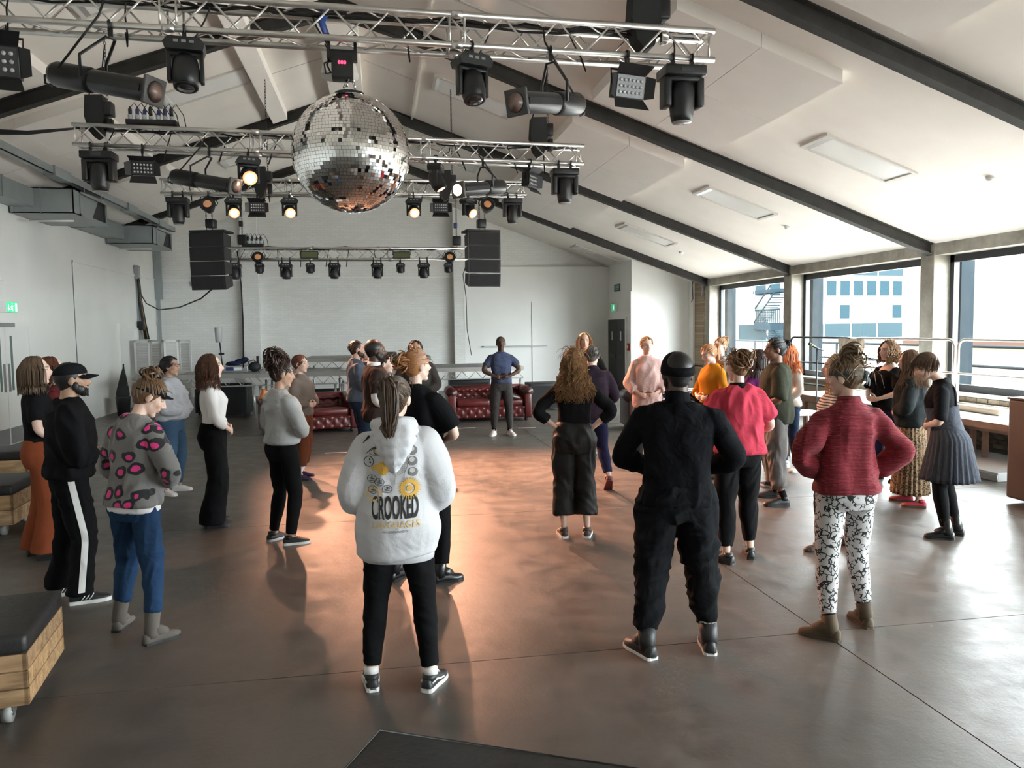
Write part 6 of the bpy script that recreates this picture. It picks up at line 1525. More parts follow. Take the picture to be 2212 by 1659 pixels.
# --- long profile spots
def profile(k, x, label, tip, tail, lit=False, mt=None):
    z = tz(k, x); y0 = TRUSS[k]['y'] + FRONT; o = Vector((x, y0, z)); e = thing('profile_spotlight', label, 'stage light', o, group='profile spotlights')
    a = Vector(tail) - o; b = Vector(tip) - o; d = (b - a).normalized(); L = (b - a).length; R_ = d.to_track_quat('Z', 'Y').to_matrix().to_4x4()
    mm = mt or M_BLKM
    M4 = Matrix.Translation(a) @ R_
    MB().lathe([(.0, -.01), (.085, 0), (.098, .04), (.098, L * .36), (.088, L * .40)], 20, M4).build('lamp_house', mm, e)
    tb = MB().lathe([(.082, L * .38), (.086, L * .42), (.086, L * .96), (.078, L)], 20, M4); 
    tb.build('barrel', mm, e)
    for s_ in (-1, 1): MB().box(M4 @ Vector((s_ * .088, 0, L * .68)), (.012, .05, L * .5), R_.to_3x3()).build('side_rail', mm, e)
    MB().bbox(M4 @ Vector((0, 0, L - .02)), (.205, .205, .03), .01, R_.to_3x3()).build('gate_frame', mat('grey_frame', (.06, .058, .055), .5), e)
    MB().lathe([(.072, L + .004), (.0, L + .010)], 18, M4).build('lens', M_LENSLIT if lit else mat('profile_lens', (.28, .20, .17), .2), e)
    piv = a.lerp(b, .40); up = Vector((0, 0, 1)); sd = d.cross(up).normalized()
    q = MB(); q.tube([piv + sd * .125, piv + sd * .125 + up * .16, Vector((0, 0, -.08)) + sd * .04 + up * -.02, Vector((0, 0, -.08)) - sd * .04 + up * -.02, piv - sd * .125 + up * .16, piv - sd * .125], .013, 6); q.build('yoke', mm, e)
    q = MB(); clamp(q, 0, 0, 0); q.build('clamp', mm, e)
    q = MB(); t0 = a - d * .02; q.tube([t0, t0 - d * .08 + Vector((0, -.02, -.03)), t0 - d * .10 + Vector((0, .02, -.08)), t0 - d * .02 + Vector((0, .0, -.10)), t0 + d * .1 + Vector((0, -.1, .02)), Vector((-.06, -.05, .05)), Vector((-.05, .05, .2))], .009, 6); q.build('power_lead', M_CABLE, e)
    return e
# --- round theatre lamp with amber lens
def par(k, x, label, sc=1.0, dz=-.22):
    z = tz(k, x); e = thing('fresnel_lamp', label, 'stage light', (x, TRUSS[k]['y'] + FRONT, z), group='round amber lamps')
    c = Vector((0, -.03, dz)); mt = Matrix.Translation(c) @ RX(rad(90 - 22)).to_4x4() @ Matrix.Scale(sc, 4)
    MB().lathe([(.0, -.16), (.07, -.15), (.105, -.06), (.125, .02), (.135, .04), (.135, .065), (.118, .065)], 22, mt).build('housing', M_BLKM, e)
    MB().lathe([(.118, .05), (.06, .068), (.0, .074)], 22, mt).build('lens', M_AMBER, e)
    q = MB(); q.tube([c + Vector((-.14 * sc, 0, 0)), c + Vector((-.16 * sc, .01, .05)), c + Vector((-.12 * sc, .02, .15 * sc)), Vector((0, 0, dz * .25)) + Vector((-.03, 0, 0)), Vector((0.03, 0, dz * .25)), c + Vector((.12 * sc, .02, .15 * sc)), c + Vector((.16 * sc, .01, .05)), c + Vector((.14 * sc, 0, 0))], .010, 6); q.build('yoke', M_BLKM, e)
    q = MB(); clamp(q, 0, 0, 0); q.build('clamp', M_BLKM, e); return e

POOL = (1.25, 9.2, 0)
small_head(1, -1.42, 'unlit moving head on the front truss, duct side of the mirror ball', 0, 12, 8, 1.12)
small_head(1, .80, 'unlit moving head on the front truss, window side of the mirror ball', 0, 18, 20, 1.12)
small_head(2, -1.59, 'lit moving head on the second truss, duct side of the mirror ball', 1, 62, 16, 1.1, aim=((.9, 7.6, 0), 520, 58))
small_head(2, .79, 'dim moving head turned aside on the second truss', 2, 28, 75, 1.05)
small_head(3, -2.49, 'lit moving head on the third truss, next to the amber lamp by the ducts', 1, 62, 14, 1.1, aim=((1.2, 9.9, 0), 2000, 50))
small_head(3, -1.53, 'lit moving head on the third truss between LED panel and mirror ball', 1, 62, 12, 1.1, aim=((1.5, 9.2, 0), 2000, 50))
small_head(3, .68, 'lit moving head on the third truss, window side of the mirror ball', 1, 62, 4, 1.1, aim=((1.9, 9.5, 0), 2000, 50))
small_head(3, 1.69, 'lit moving head on the third truss beside the amber lamp by the windows', 1, 58, 38, 1.1, aim=((4.2, 9.4, 0), 2000, 52))
for x, nm, sc, two in ((-2.9, 'beside the duct side speakers', 1.0, True), (-2.41, 'under the amber lamp by the ducts', .72, False), (-1.88, 'between amber lamp and green flood', 1.0, True), (-1.39, 'under the duct side green flood', .72, False), (-.9, 'on the duct side of the middle', 1.0, True), (-.01, 'on the window side of the middle', 1.0, True), (.48, 'under the window side green flood', .72, False), (.97, 'between green flood and window side amber lamp', 1.0, True), (1.5, 'under the window side amber lamp', .72, False)):
    small_head(4, x, 'unlit moving head on the low stage truss, %s' % nm, 0, 4, 0, sc, two)
big_head(1, 2.61, 'large black moving head at the window end of the front truss', 1.0)
big_head(2, -3.36, 'large black moving head at the duct end of the second truss', 1.05)
big_head(2, 2.54, 'large black moving head at the window end of the second truss', 1.0)
big_head(3, -3.42, 'large black moving head at the duct end of the third truss', 1.0)
big_head(3, 2.52, 'large black moving head at the window end of the third truss', 1.0)
led_panel(1, -2.76, 'black LED panel at the duct end of the front truss', 12, 10, 1.25)
led_panel(1, 2.12, 'black LED panel with barn doors beside the large head, front truss', 14, 14, 1.05)
led_panel(2, -2.85, 'black LED panel with barn doors beside the large head, second truss, duct side', 10, 25)
led_panel(2, 2.05, 'black LED panel turned aside on the second truss, window side', 52, 5)
led_panel(3, -2.08, 'black LED panel with barn doors on the third truss, duct side', 0, 5)
led_panel(3, 1.17, 'black LED panel with barn doors on the third truss, window side', 0, 5)
profile(1, -1.95, 'long black profile spotlight on the front truss pointing at the mirror ball', (-1.60, 6.30, 3.70), (-2.45, 6.75, 3.94))
profile(1, 1.46, 'long grey profile spotlight on the front truss pointing down at the mirror ball', (1.09, 6.10, 3.66), (1.76, 6.75, 3.85), False, mat('grey_black_metal', (.030, .030, .031), .35, .3))
profile(2, -2.06, 'long black profile spotlight on the second truss, duct side', (-1.70, 10.2, 3.70), (-2.55, 10.75, 3.92))
pl_ = profile(2, 1.42, 'profile spotlight with glowing lens on the second truss, window side', (1.03, 10.05, 3.68), (1.72, 10.75, 3.86), True, MATS['grey_black_metal'])
lp = bpy.data.lights.new('stage_lamp', 'SPOT'); lp.energy = 220; lp.color = (1.0, .48, .30); lp.spot_size = rad(50); lp.spot_blend = .8; lp.shadow_soft_size = .07
o = bpy.data.objects.new('stage_lamp', lp); COL.objects.link(o); o.location = (.98, 9.96, 3.66); o.rotation_euler = (Vector((-.2, 7.0, 0)) - Vector(o.location)).to_track_quat('-Z', 'Y').to_euler()
par(3, -2.91, 'round amber lensed lamp on the third truss, duct side'); par(3, 2.04, 'round amber lensed lamp on the third truss, window side')
par(4, -2.43, 'round amber lensed lamp on the low stage truss, duct side', .9, .02); par(4, 1.53, 'round amber lensed lamp on the low stage truss, window side', .9, .02)
for x, nm in ((-1.40, 'duct side'), (.51, 'window side')):
    e = thing('flood_light', 'flat olive green flood panel on the low stage truss, %s' % nm, 'stage light', (x, 16.86, 3.5), group='green flood panels')
    MB().bbox((0, 0, 0), (.36, .07, .15), .01).build('housing', M_BLKM, e); MB().lohi((-.165, -.04, -.06), (.165, -.036, .06)).build('filter', mat('olive_filter', (.10, .115, .045), .5), e); MB().tube([(-.19, 0, 0), (-.19, 0, .12), (.19, 0, .12), (.19, 0, 0)], .008, 6).build('yoke', M_BLKM, e)
# --- chain motors with chain bags
def chain(mb, a, b, r=.013, n=None):
    a, b = Vector(a), Vector(b); L = (b - a).length; n = n or int(L / .045)
    for i in range(n):
        c = a.lerp(b, (i + .5) / n); d = (b - a).normalized(); u = d.orthogonal().normalized() if i % 2 else d.cross(d.orthogonal().normalized()); hl = L / n * .62
        mb.tube([c + d * hl * math.sin(t) + u * r * math.cos(t) for t in [2 * math.pi * j / 8 for j in range(8)]], .0042, 5, closed=True)
def chain_bag(x, y, z, top, label, sc=1.0):
    e = thing('chain_motor', label, 'chain hoist', (x, y, z), group='chain motors over the trusses')
    MB().bbox((.10 * sc, 0, .12), (.15 * sc, .16, .17), .02).build('motor', M_BLKM, e)
    q = MB(); q.prism([(-.16 * sc, .27), (.06 * sc, .28), (.08 * sc, 0), (.02 * sc, -.20), (-.06 * sc, -.24), (-.13 * sc, -.16), (-.18 * sc, .02)], -.10 * sc, .10 * sc, 'y'); q.build('chain_bag', mat('black_canvas', (.012, .012, .012), .8), e)
    q = MB(); chain(q, (.10 * sc, 0, .2), (.10 * sc, 0, top - z)); q.build('chain', mat('dark_chain', (.08, .075, .07), .4, .8), e)
    q = MB(); q.tube([(-.14 * sc, 0, .26), (-.06 * sc, .0, .55), (.05 * sc, 0, .6), (.1 * sc, 0, .9)], .009, 6); q.build('strap', M_CABLE, e)
    MB().bbox((.13 * sc, -.02, -.08), (.07, .10, .16), .012).build('hook_block', M_CHROME if sc > .95 else M_BLKM, e)
    return e
chain_bag(2.36, 6.62, 4.50, ceil_z(2.46), 'black chain motor and bag at the window end of the front truss', 1.0)
chain_bag(-3.36, 10.62, 4.58, ceil_z(-3.26), 'black chain motor and bag at the duct end of the second truss', .9)
chain_bag(2.25, 10.62, 4.48, ceil_z(2.35), 'black chain motor and bag at the window end of the second truss', .9)
chain_bag(-1.84, 13.6, 4.35, ceil_z(-1.74), 'black chain motor and bag behind the second truss, duct side', .85)
chain_bag(1.22, 13.6, 4.35, ceil_z(1.32), 'black chain motor and bag behind the second truss, window side', .85)
# --- power distribution with blue plugs on top of the second and fourth truss
M_BLUEP = mat('blue_plug', (.035, .05, .16), .4)
def pdu(x, y, z, n, label, plug):
    e = thing('power_strip', label, 'power box', (x, y, z)); MB().bbox((0, 0, 0), (.085 * n, .13, .06), .006).build('housing', M_BLKM, e)
    for i in range(n):
        xx = (i - (n - 1) / 2) * .082; s_ = MB().lathe([(.026, 0), (.03, .05), (.022, .06)], 12, Matrix.Translation((xx, -.03, .03))).build('socket', mat('grey_socket', (.4, .42, .46), .4), e)
        MB().lathe([(.022, .05), (.024, .12), (.010, .16)], 10, Matrix.Translation((xx, -.03, .03)) @ RX(rad(random.uniform(-20, 20))).to_4x4()).build('plug', plug if i % 3 else M_BLK, s_)
    q = MB()
    for i in range(n): xx = (i - (n - 1) / 2) * .082; q.tube([(xx, -.03, .17), (xx + .05, -.02, .24), (xx + .12, .05, .12), (xx + .15, .08, -.08)], .006, 5)
    q.build('leads', M_CABLE, e, kind='stuff')
random.seed(9)
pdu(-2.75, 10.6, 4.545, 7, 'black power box with row of blue plugs on the second truss', M_BLUEP)
pdu(-2.55, 17.0, 3.71, 5, 'black power box with plugs on the low stage truss', M_BLK)
# --- cables looping along the trusses
random.seed(21)
for k, t in TRUSS.items():
    e = thing('cable_run', 'black cables looping along the %s' % TNAME[k], 'cable', (0, t['y'], 0), group='cable runs on the trusses')
    q = MB(); 
    for c in range(3):
        pts = []; 
        for i in range(22):
            x = t['x0'] + .1 + (t['x1'] - t['x0'] - .2) * i / 21; pts.append((x, .05 + .04 * c - .05, tz(k, x) + .245 + random.uniform(-.035, .03)))
        q.tube(pts, .011, 6)
    q.build('trunk_cable', M_CABLE, e, kind='stuff')
    for i in range(9 if k < 4 else 7):
        x = t['x0'] + .4 + (t['x1'] - t['x0'] - .8) * (i + random.uniform(-.2, .2)) / 8; z = tz(k, x); dx = random.uniform(-.15, .15)
        MB().tube([(x, .02, z + .22), (x + dx * .3, -.05, z + .1), (x + dx, -.10, z - .06), (x + dx * 1.2, -.14, z - .16), (x + dx * .8, -.12, z - .05)], .007, 6).build('drop_lead', M_CABLE, e)
e = thing('cable_bundle', 'black cable bundle sagging from the duct wall to the second truss', 'cable', (0, 0, 0))
for d_ in (0, .03, .06): MB().tube([(-6.3, 10.5 + d_, 4.56), (-5.6, 10.55, 4.52 - d_), (-4.9, 10.6, 4.42 - d_), (-4.2, 10.6, 4.40 - d_ * .5), (-3.6, 10.6, 4.46)], .012, 6).build('cable', M_CABLE, e)

# --- mirror ball
BC = Vector((-.19, 6.6, 3.345)); BR = .475
e = thing('mirror_ball', 'big silver mirror ball hanging from the front truss', 'mirror ball', BC)
M_MIRROR = mat('mirror_tile', (0.86, 0.86, 0.85), 0.035, 1.0)
MB().ell((0, 0, 0), (BR - .006,) * 3, None, 48, 32).build('core', mat('ball_core', (.10, .10, .10), .5), e)
R = random.Random(3); q = MB(); rows = 54
for i in range(1, rows):
    th = math.pi * (i + .0) / rows; cr = math.sin(th); n = max(6, int(round(2 * math.pi * cr * BR / .0275)))
    for j in range(n):
        ph = 2 * math.pi * (j + (i % 2) * .35) / n + R.uniform(-.15, .15) / n
        d = Vector((cr * math.cos(ph), cr * math.sin(ph), math.cos(th))); u = Vector((-math.sin(ph), math.cos(ph), 0)); w = d.cross(u)
        big = R.random() < .22; a_ = R.gauss(0, .055 if big else .012); b_ = R.gauss(0, .055 if big else .012)
        nd = (d + u * a_ + w * b_).normalized(); u2 = (u - nd * u.dot(nd)).normalized(); w2 = nd.cross(u2); hu, hw = .0129, .0129
        c = d * BR; tp = [c + u2 * x * hu + w2 * y * hw for x, y in ((-1, -1), (1, -1), (1, 1), (-1, 1))]; bt = [p - nd * .006 for p in tp]
        q._add(tp + bt, [(0, 1, 2, 3), (0, 4, 5, 1), (1, 5, 6, 2), (2, 6, 7, 3), (3, 7, 4, 0)], False)
me = bpy.data.meshes.new('mirror_tiles'); me.from_pydata(q.v, [], q.f); me.materials.append(M_MIRROR); me.update()
link_ = bpy.data.objects.new('mirror_tiles', me); COL.objects.link(link_); link_.parent = e; link_['kind'] = 'stuff'
MB().lathe([(.12, BR - .03), (.12, BR + .006), (.10, BR + .012), (0, BR + .012)], 24).build('top_cap', M_BLKM, e)
for sg in (-1, 1):
    MB().tube([(sg * .045, .0 + .024 * math.cos(t), BR + .030 + .024 * math.sin(t)) for t in [2 * math.pi * j / 14 for j in range(14)]], .007, 8, closed=True).build('eye_bolt', M_CHROME, e)
q = MB(); chain(q, (-.045, 0, BR + .05), (.01, 0, BR + .15), .012, 4); chain(q, (.045, 0, BR + .05), (.02, 0, BR + .15), .012, 4); q.build('chain', M_CHROME, e)
e = thing('ball_motor', 'black rotator box with red digits above the mirror ball', 'motor', (-.24, 6.6, 4.02))
MB().bbox((0, 0, 0), (.17, .14, .17), .006).build('housing', M_BLK, e); MB().bbox((0, 0, .10), (.24, .12, .07), .006).build('top_plate', M_BLKM, e)
for sg in (-1, 1): MB().box((sg * .105, 0, .18), (.025, .05, .17)).build('hanger', M_BLKM, e)
q = MB()
for x_ in (-.022, .0, .022):
    for zz in (-.011, .0, .011): q.box((x_, -.073, .03 + zz), (.012, .003, .003))
    for sg in (-1, 1): q.box((x_ + sg * .007, -.073, .03), (.003, .003, .02))
q.build('red_digits', mat('red_led', (.6, .02, .05), .4, emit=(1.0, .03, .08), estr=5.0), e)
MB().cyl((.03, 0, -.085), (.03, 0, -.14), .012, 8).build('spindle', M_CHROME, e)
MB().tube([(-.085, -.03, .05), (-.14, -.06, .02), (-.13, -.06, -.06), (-.09, -.05, -.05), (-.12, -.05, .01), (-.10, 0, .1)], .008, 6).build('power_lead', M_CABLE, e)
MB().tube([(-.11, .02, .24), (-.16, .03, .38), (-.12, .05, .46)], [(.03, .02), (.04, .02), (.03, .02)], 8).build('blue_connector', mat('blue_sleeve', (.03, .08, .32), .4), e)
e = thing('pendant_lamp', 'white dome pendant under the ridge behind the mirror ball motor', 'pendant lamp', (-.52, 13.0, 5.95))
MB().lathe([(.30, .0), (.295, .03), (.27, .16), (.21, .28), (.10, .36), (.03, .38)], 26).build('dome_shade', mat('white_dome', (.66, .65, .60), .5), e)
MB().cyl((0, 0, .36), (0, 0, .72), .02, 8).build('stem', M_GREYTRIM, e)

# --- line array speakers
M_SPK = mat('speaker_black', (.011, .0115, .0125), .6, bump=.1, bscale=80); M_GRILLE = mat('speaker_grille', (.007, .007, .008), .75, bump=.5, bscale=220)
def line_array(x, y, z, rz, label):
    e = thing('line_array', label, 'speaker', (x, y, z), rz=rad(rz), group='hung line array speakers')
    zt = 0.0; tilt = [0, 2, 5, 9]; yy = 0.0
    MB().bbox((0, .02, .03), (.66, .40, .04), .006).build('fly_frame', M_SPK, e)
    for i in range(4):
        R_ = RX(rad(tilt[i] * .9)); h = .25; c = Vector((0, yy + .02, zt - h / 2))
        pv = [R_ @ Vector(v) + c for v in ((-.32, -.22, h / 2), (.32, -.22, h / 2), (.26, .22, h / 2 - .03), (-.26, .22, h / 2 - .03), (-.32, -.22, -h / 2), (.32, -.22, -h / 2), (.26, .22, -h / 2 + .03), (-.26, .22, -h / 2 + .03))]
        q = MB(); q._add(pv, [(0, 1, 2, 3), (4, 7, 6, 5), (0, 4, 5, 1), (1, 5, 6, 2), (2, 6, 7, 3), (3, 7, 4, 0)], False); cb = q.build('speaker_cabinet', M_SPK, e)
        MB().box(c + R_ @ Vector((0, -.224, 0)), (.58, .012, h - .03), R_).build('grille', M_GRILLE, cb)
        zt -= h * math.cos(rad(tilt[i])) - .002; yy += h * math.sin(rad(tilt[i])) * .6
    q = MB(); chain(q, (-.05, -.06, .05), (-.05, -.06, .72)); chain(q, (.06, -.06, .05), (.06, -.06, .72)); q.build('chain', MATS['dark_chain'], e)
    MB().bbox((.01, 0, .18), (.16, .16, .16), .02).build('motor', M_BLKM, e)
    return e
line_array(-2.97, 15.0, 3.70, -14, 'hung stack of black line array speakers on the duct side of the stage')
line_array(1.96, 14.9, 3.73, 10, 'hung stack of black line array speakers on the window side of the stage')
e = thing('stage_cable', 'black cable drooping from the wall box to the hung speakers', 'cable', (0, 0, 0))
MB().tube([(-6.3, 22.3, 3.38), (-6.0, 21.2, 3.0), (-5.4, 19.6, 2.62), (-4.7, 18.0, 2.42), (-3.9, 16.4, 2.42), (-3.3, 15.5, 2.55), (-2.95, 15.05, 2.75)], .014, 8).build('cable', M_CABLE, e)
e = thing('stage_cable', 'black cable hanging from the low truss down to the stage deck', 'cable', (0, 0, 0))
MB().tube([(-2.88, 17.1, 3.6), (-2.86, 17.3, 2.9), (-2.9, 17.6, 2.2), (-2.98, 18.0, 1.6), (-3.05, 18.3, 1.12)], .014, 8).build('cable', M_CABLE, e)
e = thing('stage_cable', 'black cable running down the back wall beside the window side speakers', 'cable', (0, 0, 0))
MB().tube([(2.0, 17.1, 3.6), (2.15, 20.0, 3.3), (2.66, 24.0, 2.9), (2.68, 24.05, 1.9), (2.8, 24.05, 1.1)], .012, 8).build('cable', M_CABLE, e)
for (x, s_) in ((-2.75, -1), (1.7, 1)):
    e = thing('chain_hoist', 'chain and shackle lifting the low truss, %s end' % ('duct' if s_ < 0 else 'window'), 'chain hoist', (x, 17.0, 3.7), group='low truss hoists')
    q = MB(); chain(q, (0, 0, 0), (0, 0, 1.2), .016); q.build('chain', MATS['dark_chain'], e)
    MB().bbox((.0, 0, .12), (.18, .16, .2), .02).build('motor', M_BLKM, e); MB().bbox((-.02, 0, .45), (.08, .1, .12), .02).build('hook_block', M_BLUEP if s_ > 0 else M_BLKM, e)
# ================================================================ DUCTS AND FITTINGS ON THE LEFT
M_GALV = mat('galvanised_duct', (0.30, 0.335, 0.335), 0.42, 0.35, var=.06, vscale=3)
def duct_unit(y, label):
    e = thing('air_duct', label, 'air duct', (0, y, 0), group='air outlet boxes on the left wall'); x0, x1, z0, z1, L = -6.38, -5.33, 4.07, 4.52, 1.75
    z1 = min(z1, 4.55)
    MB().lohi((x0, 0, z0), (x1, .02, z1)).lohi((x0, 0, z0), (x1, L, z0 + .02)).lohi((x0, 0, z1 - .02), (x1, L, z1)).lohi((x0, L - .02, z0), (x1, L, z1)).lohi((x1 - .02, 0, z0), (x1, .30, z1)).lohi((x1 - .02, L - .06, z0), (x1, L, z1)).build('casing', M_GALV, e)
    MB().lohi((x0 + .5, -.012, z0 - .01), (x0 + .52, 0, z1)).build('seam', M_GALV, e); MB().lohi((x0 + .02, -.012, z0), (x0 + .05, 0, z1)).build('seam', M_GALV, e)
    MB().lohi((x1 - .05, .30, z0 + .03), (x1 - .04, L - .06, z1 - .03)).build('grille', mat('duct_grille', (.02, .022, .024), .6, bump=.5, bscale=120), e)
    q = MB()
    for (a, b, c, d) in ((.28, L - .04, z0, z0 + .04), (.28, L - .04, z1 - .04, z1)): q.lohi((x1 - .02, a, c), (x1 + .015, b, d))
    q.lohi((x1 - .02, .28, z0), (x1 + .015, .33, z1)); q.build('grille_frame', M_GALV, e)
    q = MB(); q.prism([(.33, z0 + .04), (1.0, z0 + .04), (1.35, z1 - .04), (.33, z1 - .04)], x1 - .038, x1 - .030, 'x'); q.build('deflector', M_GALV, e)
    MB().cyl((x0 + .2, .25, z0 - .10), (x1 - .1, .25, z0 - .10), .018, 8).build('hanger_rail', M_PLASTIC_W, e)
    for yy in (.5, 1.4): MB().cyl((x1 + .02, yy, z1), (x1 + .02, yy, z1 + .25), .008, 6).build('hanger_rod', M_GREYTRIM, e)
duct_unit(15.2, 'grey galvanised air outlet box on the left wall above the double doors')
duct_unit(20.15, 'grey galvanised air outlet box on the left wall nearest the back wall')
e = thing('air_duct', 'grey rectangular duct running along the left wall', 'air duct', (0, 0, 0))
MB().lohi((-6.38, 6.0, 4.18), (-5.98, 15.2, 4.5)).build('duct_run', M_GALV, e); MB().lohi((-6.38, 16.95, 4.18), (-5.98, 20.15, 4.5)).build('duct_run', M_GALV, e)
for y in (8, 10, 12, 14, 18): MB().lohi((-6.39, y, 4.17), (-5.96, y + .05, 4.515)).build('flange', M_GALV, e)
e = thing('cable_tray', 'long grey metal cable tray under the ceiling along the ducts', 'cable tray', (0, 0, 0))
MB().lohi((-5.34, 5.5, 4.60), (-5.30, 22.2, 4.72)).lohi((-5.44, 5.5, 4.60), (-5.30, 22.2, 4.615)).build('tray', M_GALV, e)
for y in (14.3, 18.2, 20.6): MB().lohi((-5.46, y, 4.57), (-5.27, y + .7, 4.735)).build('splice_plate', M_GALV, e)
for y in (7, 11, 16, 19, 21.8): MB().cyl((-5.37, y, 4.7), (-5.37, y, ceil_z(-5.37)), .008, 6).build('hanger_rod', M_GREYTRIM, e)
e = thing('cable_trunking', 'grey vertical cable trunking in the back left corner', 'trunking', (-6.3, 24.1, 0))
MB().lohi((-.10, 0, 2.9), (.10, .12, 4.4)).build('trunking_box', M_GALV, e); MB().lohi((-.05, .02, 0), (.03, .08, 2.9)).build('strut', M_GALV, e)
for z in (1.4, 2.2): MB().bbox((-.07, .03, z), (.05, .06, .06), .008).build('bracket', M_GREYTRIM, e)
e = thing('wall_box', 'grey junction box with bundled black cables on the left wall', 'junction box', (-6.4, 22.35, 0))
MB().bbox((.05, 0, 3.55), (.10, .22, .36), .008).build('box', mat('box_grey', (.33, .34, .33), .5), e)
for k, (c, m_) in enumerate(((-.06, M_CABLE), (-.03, M_CABLE), (0, M_CABLE), (.03, mat('yellow_cable', (.30, .22, .06), .5)), (.06, M_CABLE), (.09, M_CABLE))): MB().tube([(.07, c, 3.40), (.08, c * 1.4 + .05, 2.8), (.10, c * 2.0 + .2, 2.2), (.12, c * 2.4 + .34, 1.76)], .020, 6).build('cable', m_, e)
MB().lohi((.0, -.02, 1.7), (.05, .05, 3.4)).build('strut', M_GALV, e); MB().bbox((.12, -.10, 2.12), (.14, .10, .24), .01).build('plug_box', M_BLK, e)
e = thing('folding_screen', 'white and grey louvred folding screen against the left corner', 'folding screen', (-6.25, 21.4, 0))
M_LV = mat('screen_white', (.72, .72, .70), .5); M_LVG = mat('screen_grey', (.50, .49, .47), .5)
pts = [(0, 0), (.36, .12), (.72, 0.0), (1.06, .14), (1.40, .02)]
for i in range(4):
    a, b = Vector(pts[i] + (0,)), Vector(pts[i + 1] + (0,)); d = b - a; an = math.atan2(d.y, d.x); R_ = RZ(an); w = d.length - .01; m_ = M_LVG if i < 2 else M_LV
    p = MB(); c = (a + b) / 2
    for (u0, u1, z0, z1) in ((-w / 2, -w / 2 + .05, .02, 1.74), (w / 2 - .05, w / 2, .02, 1.74), (-w / 2, w / 2, 1.68, 1.74), (-w / 2, w / 2, .02, .12), (-w / 2, w / 2, .85, .92)): p.box(c + R_ @ Vector(((u0 + u1) / 2, 0, (z0 + z1) / 2)), (u1 - u0, .03, z1 - z0), R_)
    fr = p.build('screen_panel', m_, e)
    me = MB().box((0, 0, 0), (w - .1, .006, .042), RX(rad(35))).mesh('louvre_slat', m_)
    for k in range(38): 
        z = .145 + k * .0405 
        if .83 < z < .94: continue
        inst(me, 'louvre_slat', fr, c + Vector((0, 0, z)), (0, 0, an))
e = thing('closed_parasol', 'dark green parasol folded and leaning on the left wall', 'parasol', (-6.1, 19.8, 0), rot=(rad(2), rad(4), 0))
MB().lathe([(.02, .0), (.14, .35), (.15, .5), (.13, .62), (.06, .95), (.012, 1.12)], 9).build('folded_canopy', mat('parasol_cloth', (.018, .024, .022), .8, bump=.6, bscale=14), e)
MB().cyl((0, 0, .02), (0, 0, 1.2), .018, 8).build('pole', M_BLKM, e)
e = thing('waste_bin', 'dark plastic bin beside the folded parasol', 'bin', (-5.95, 19.4, 0))
MB().lathe([(.13, 0), (.16, .42), (.17, .44), (.15, .44), (.12, .05)], 18).build('bin_body', mat('bin_dark', (.022, .022, .02), .5), e)

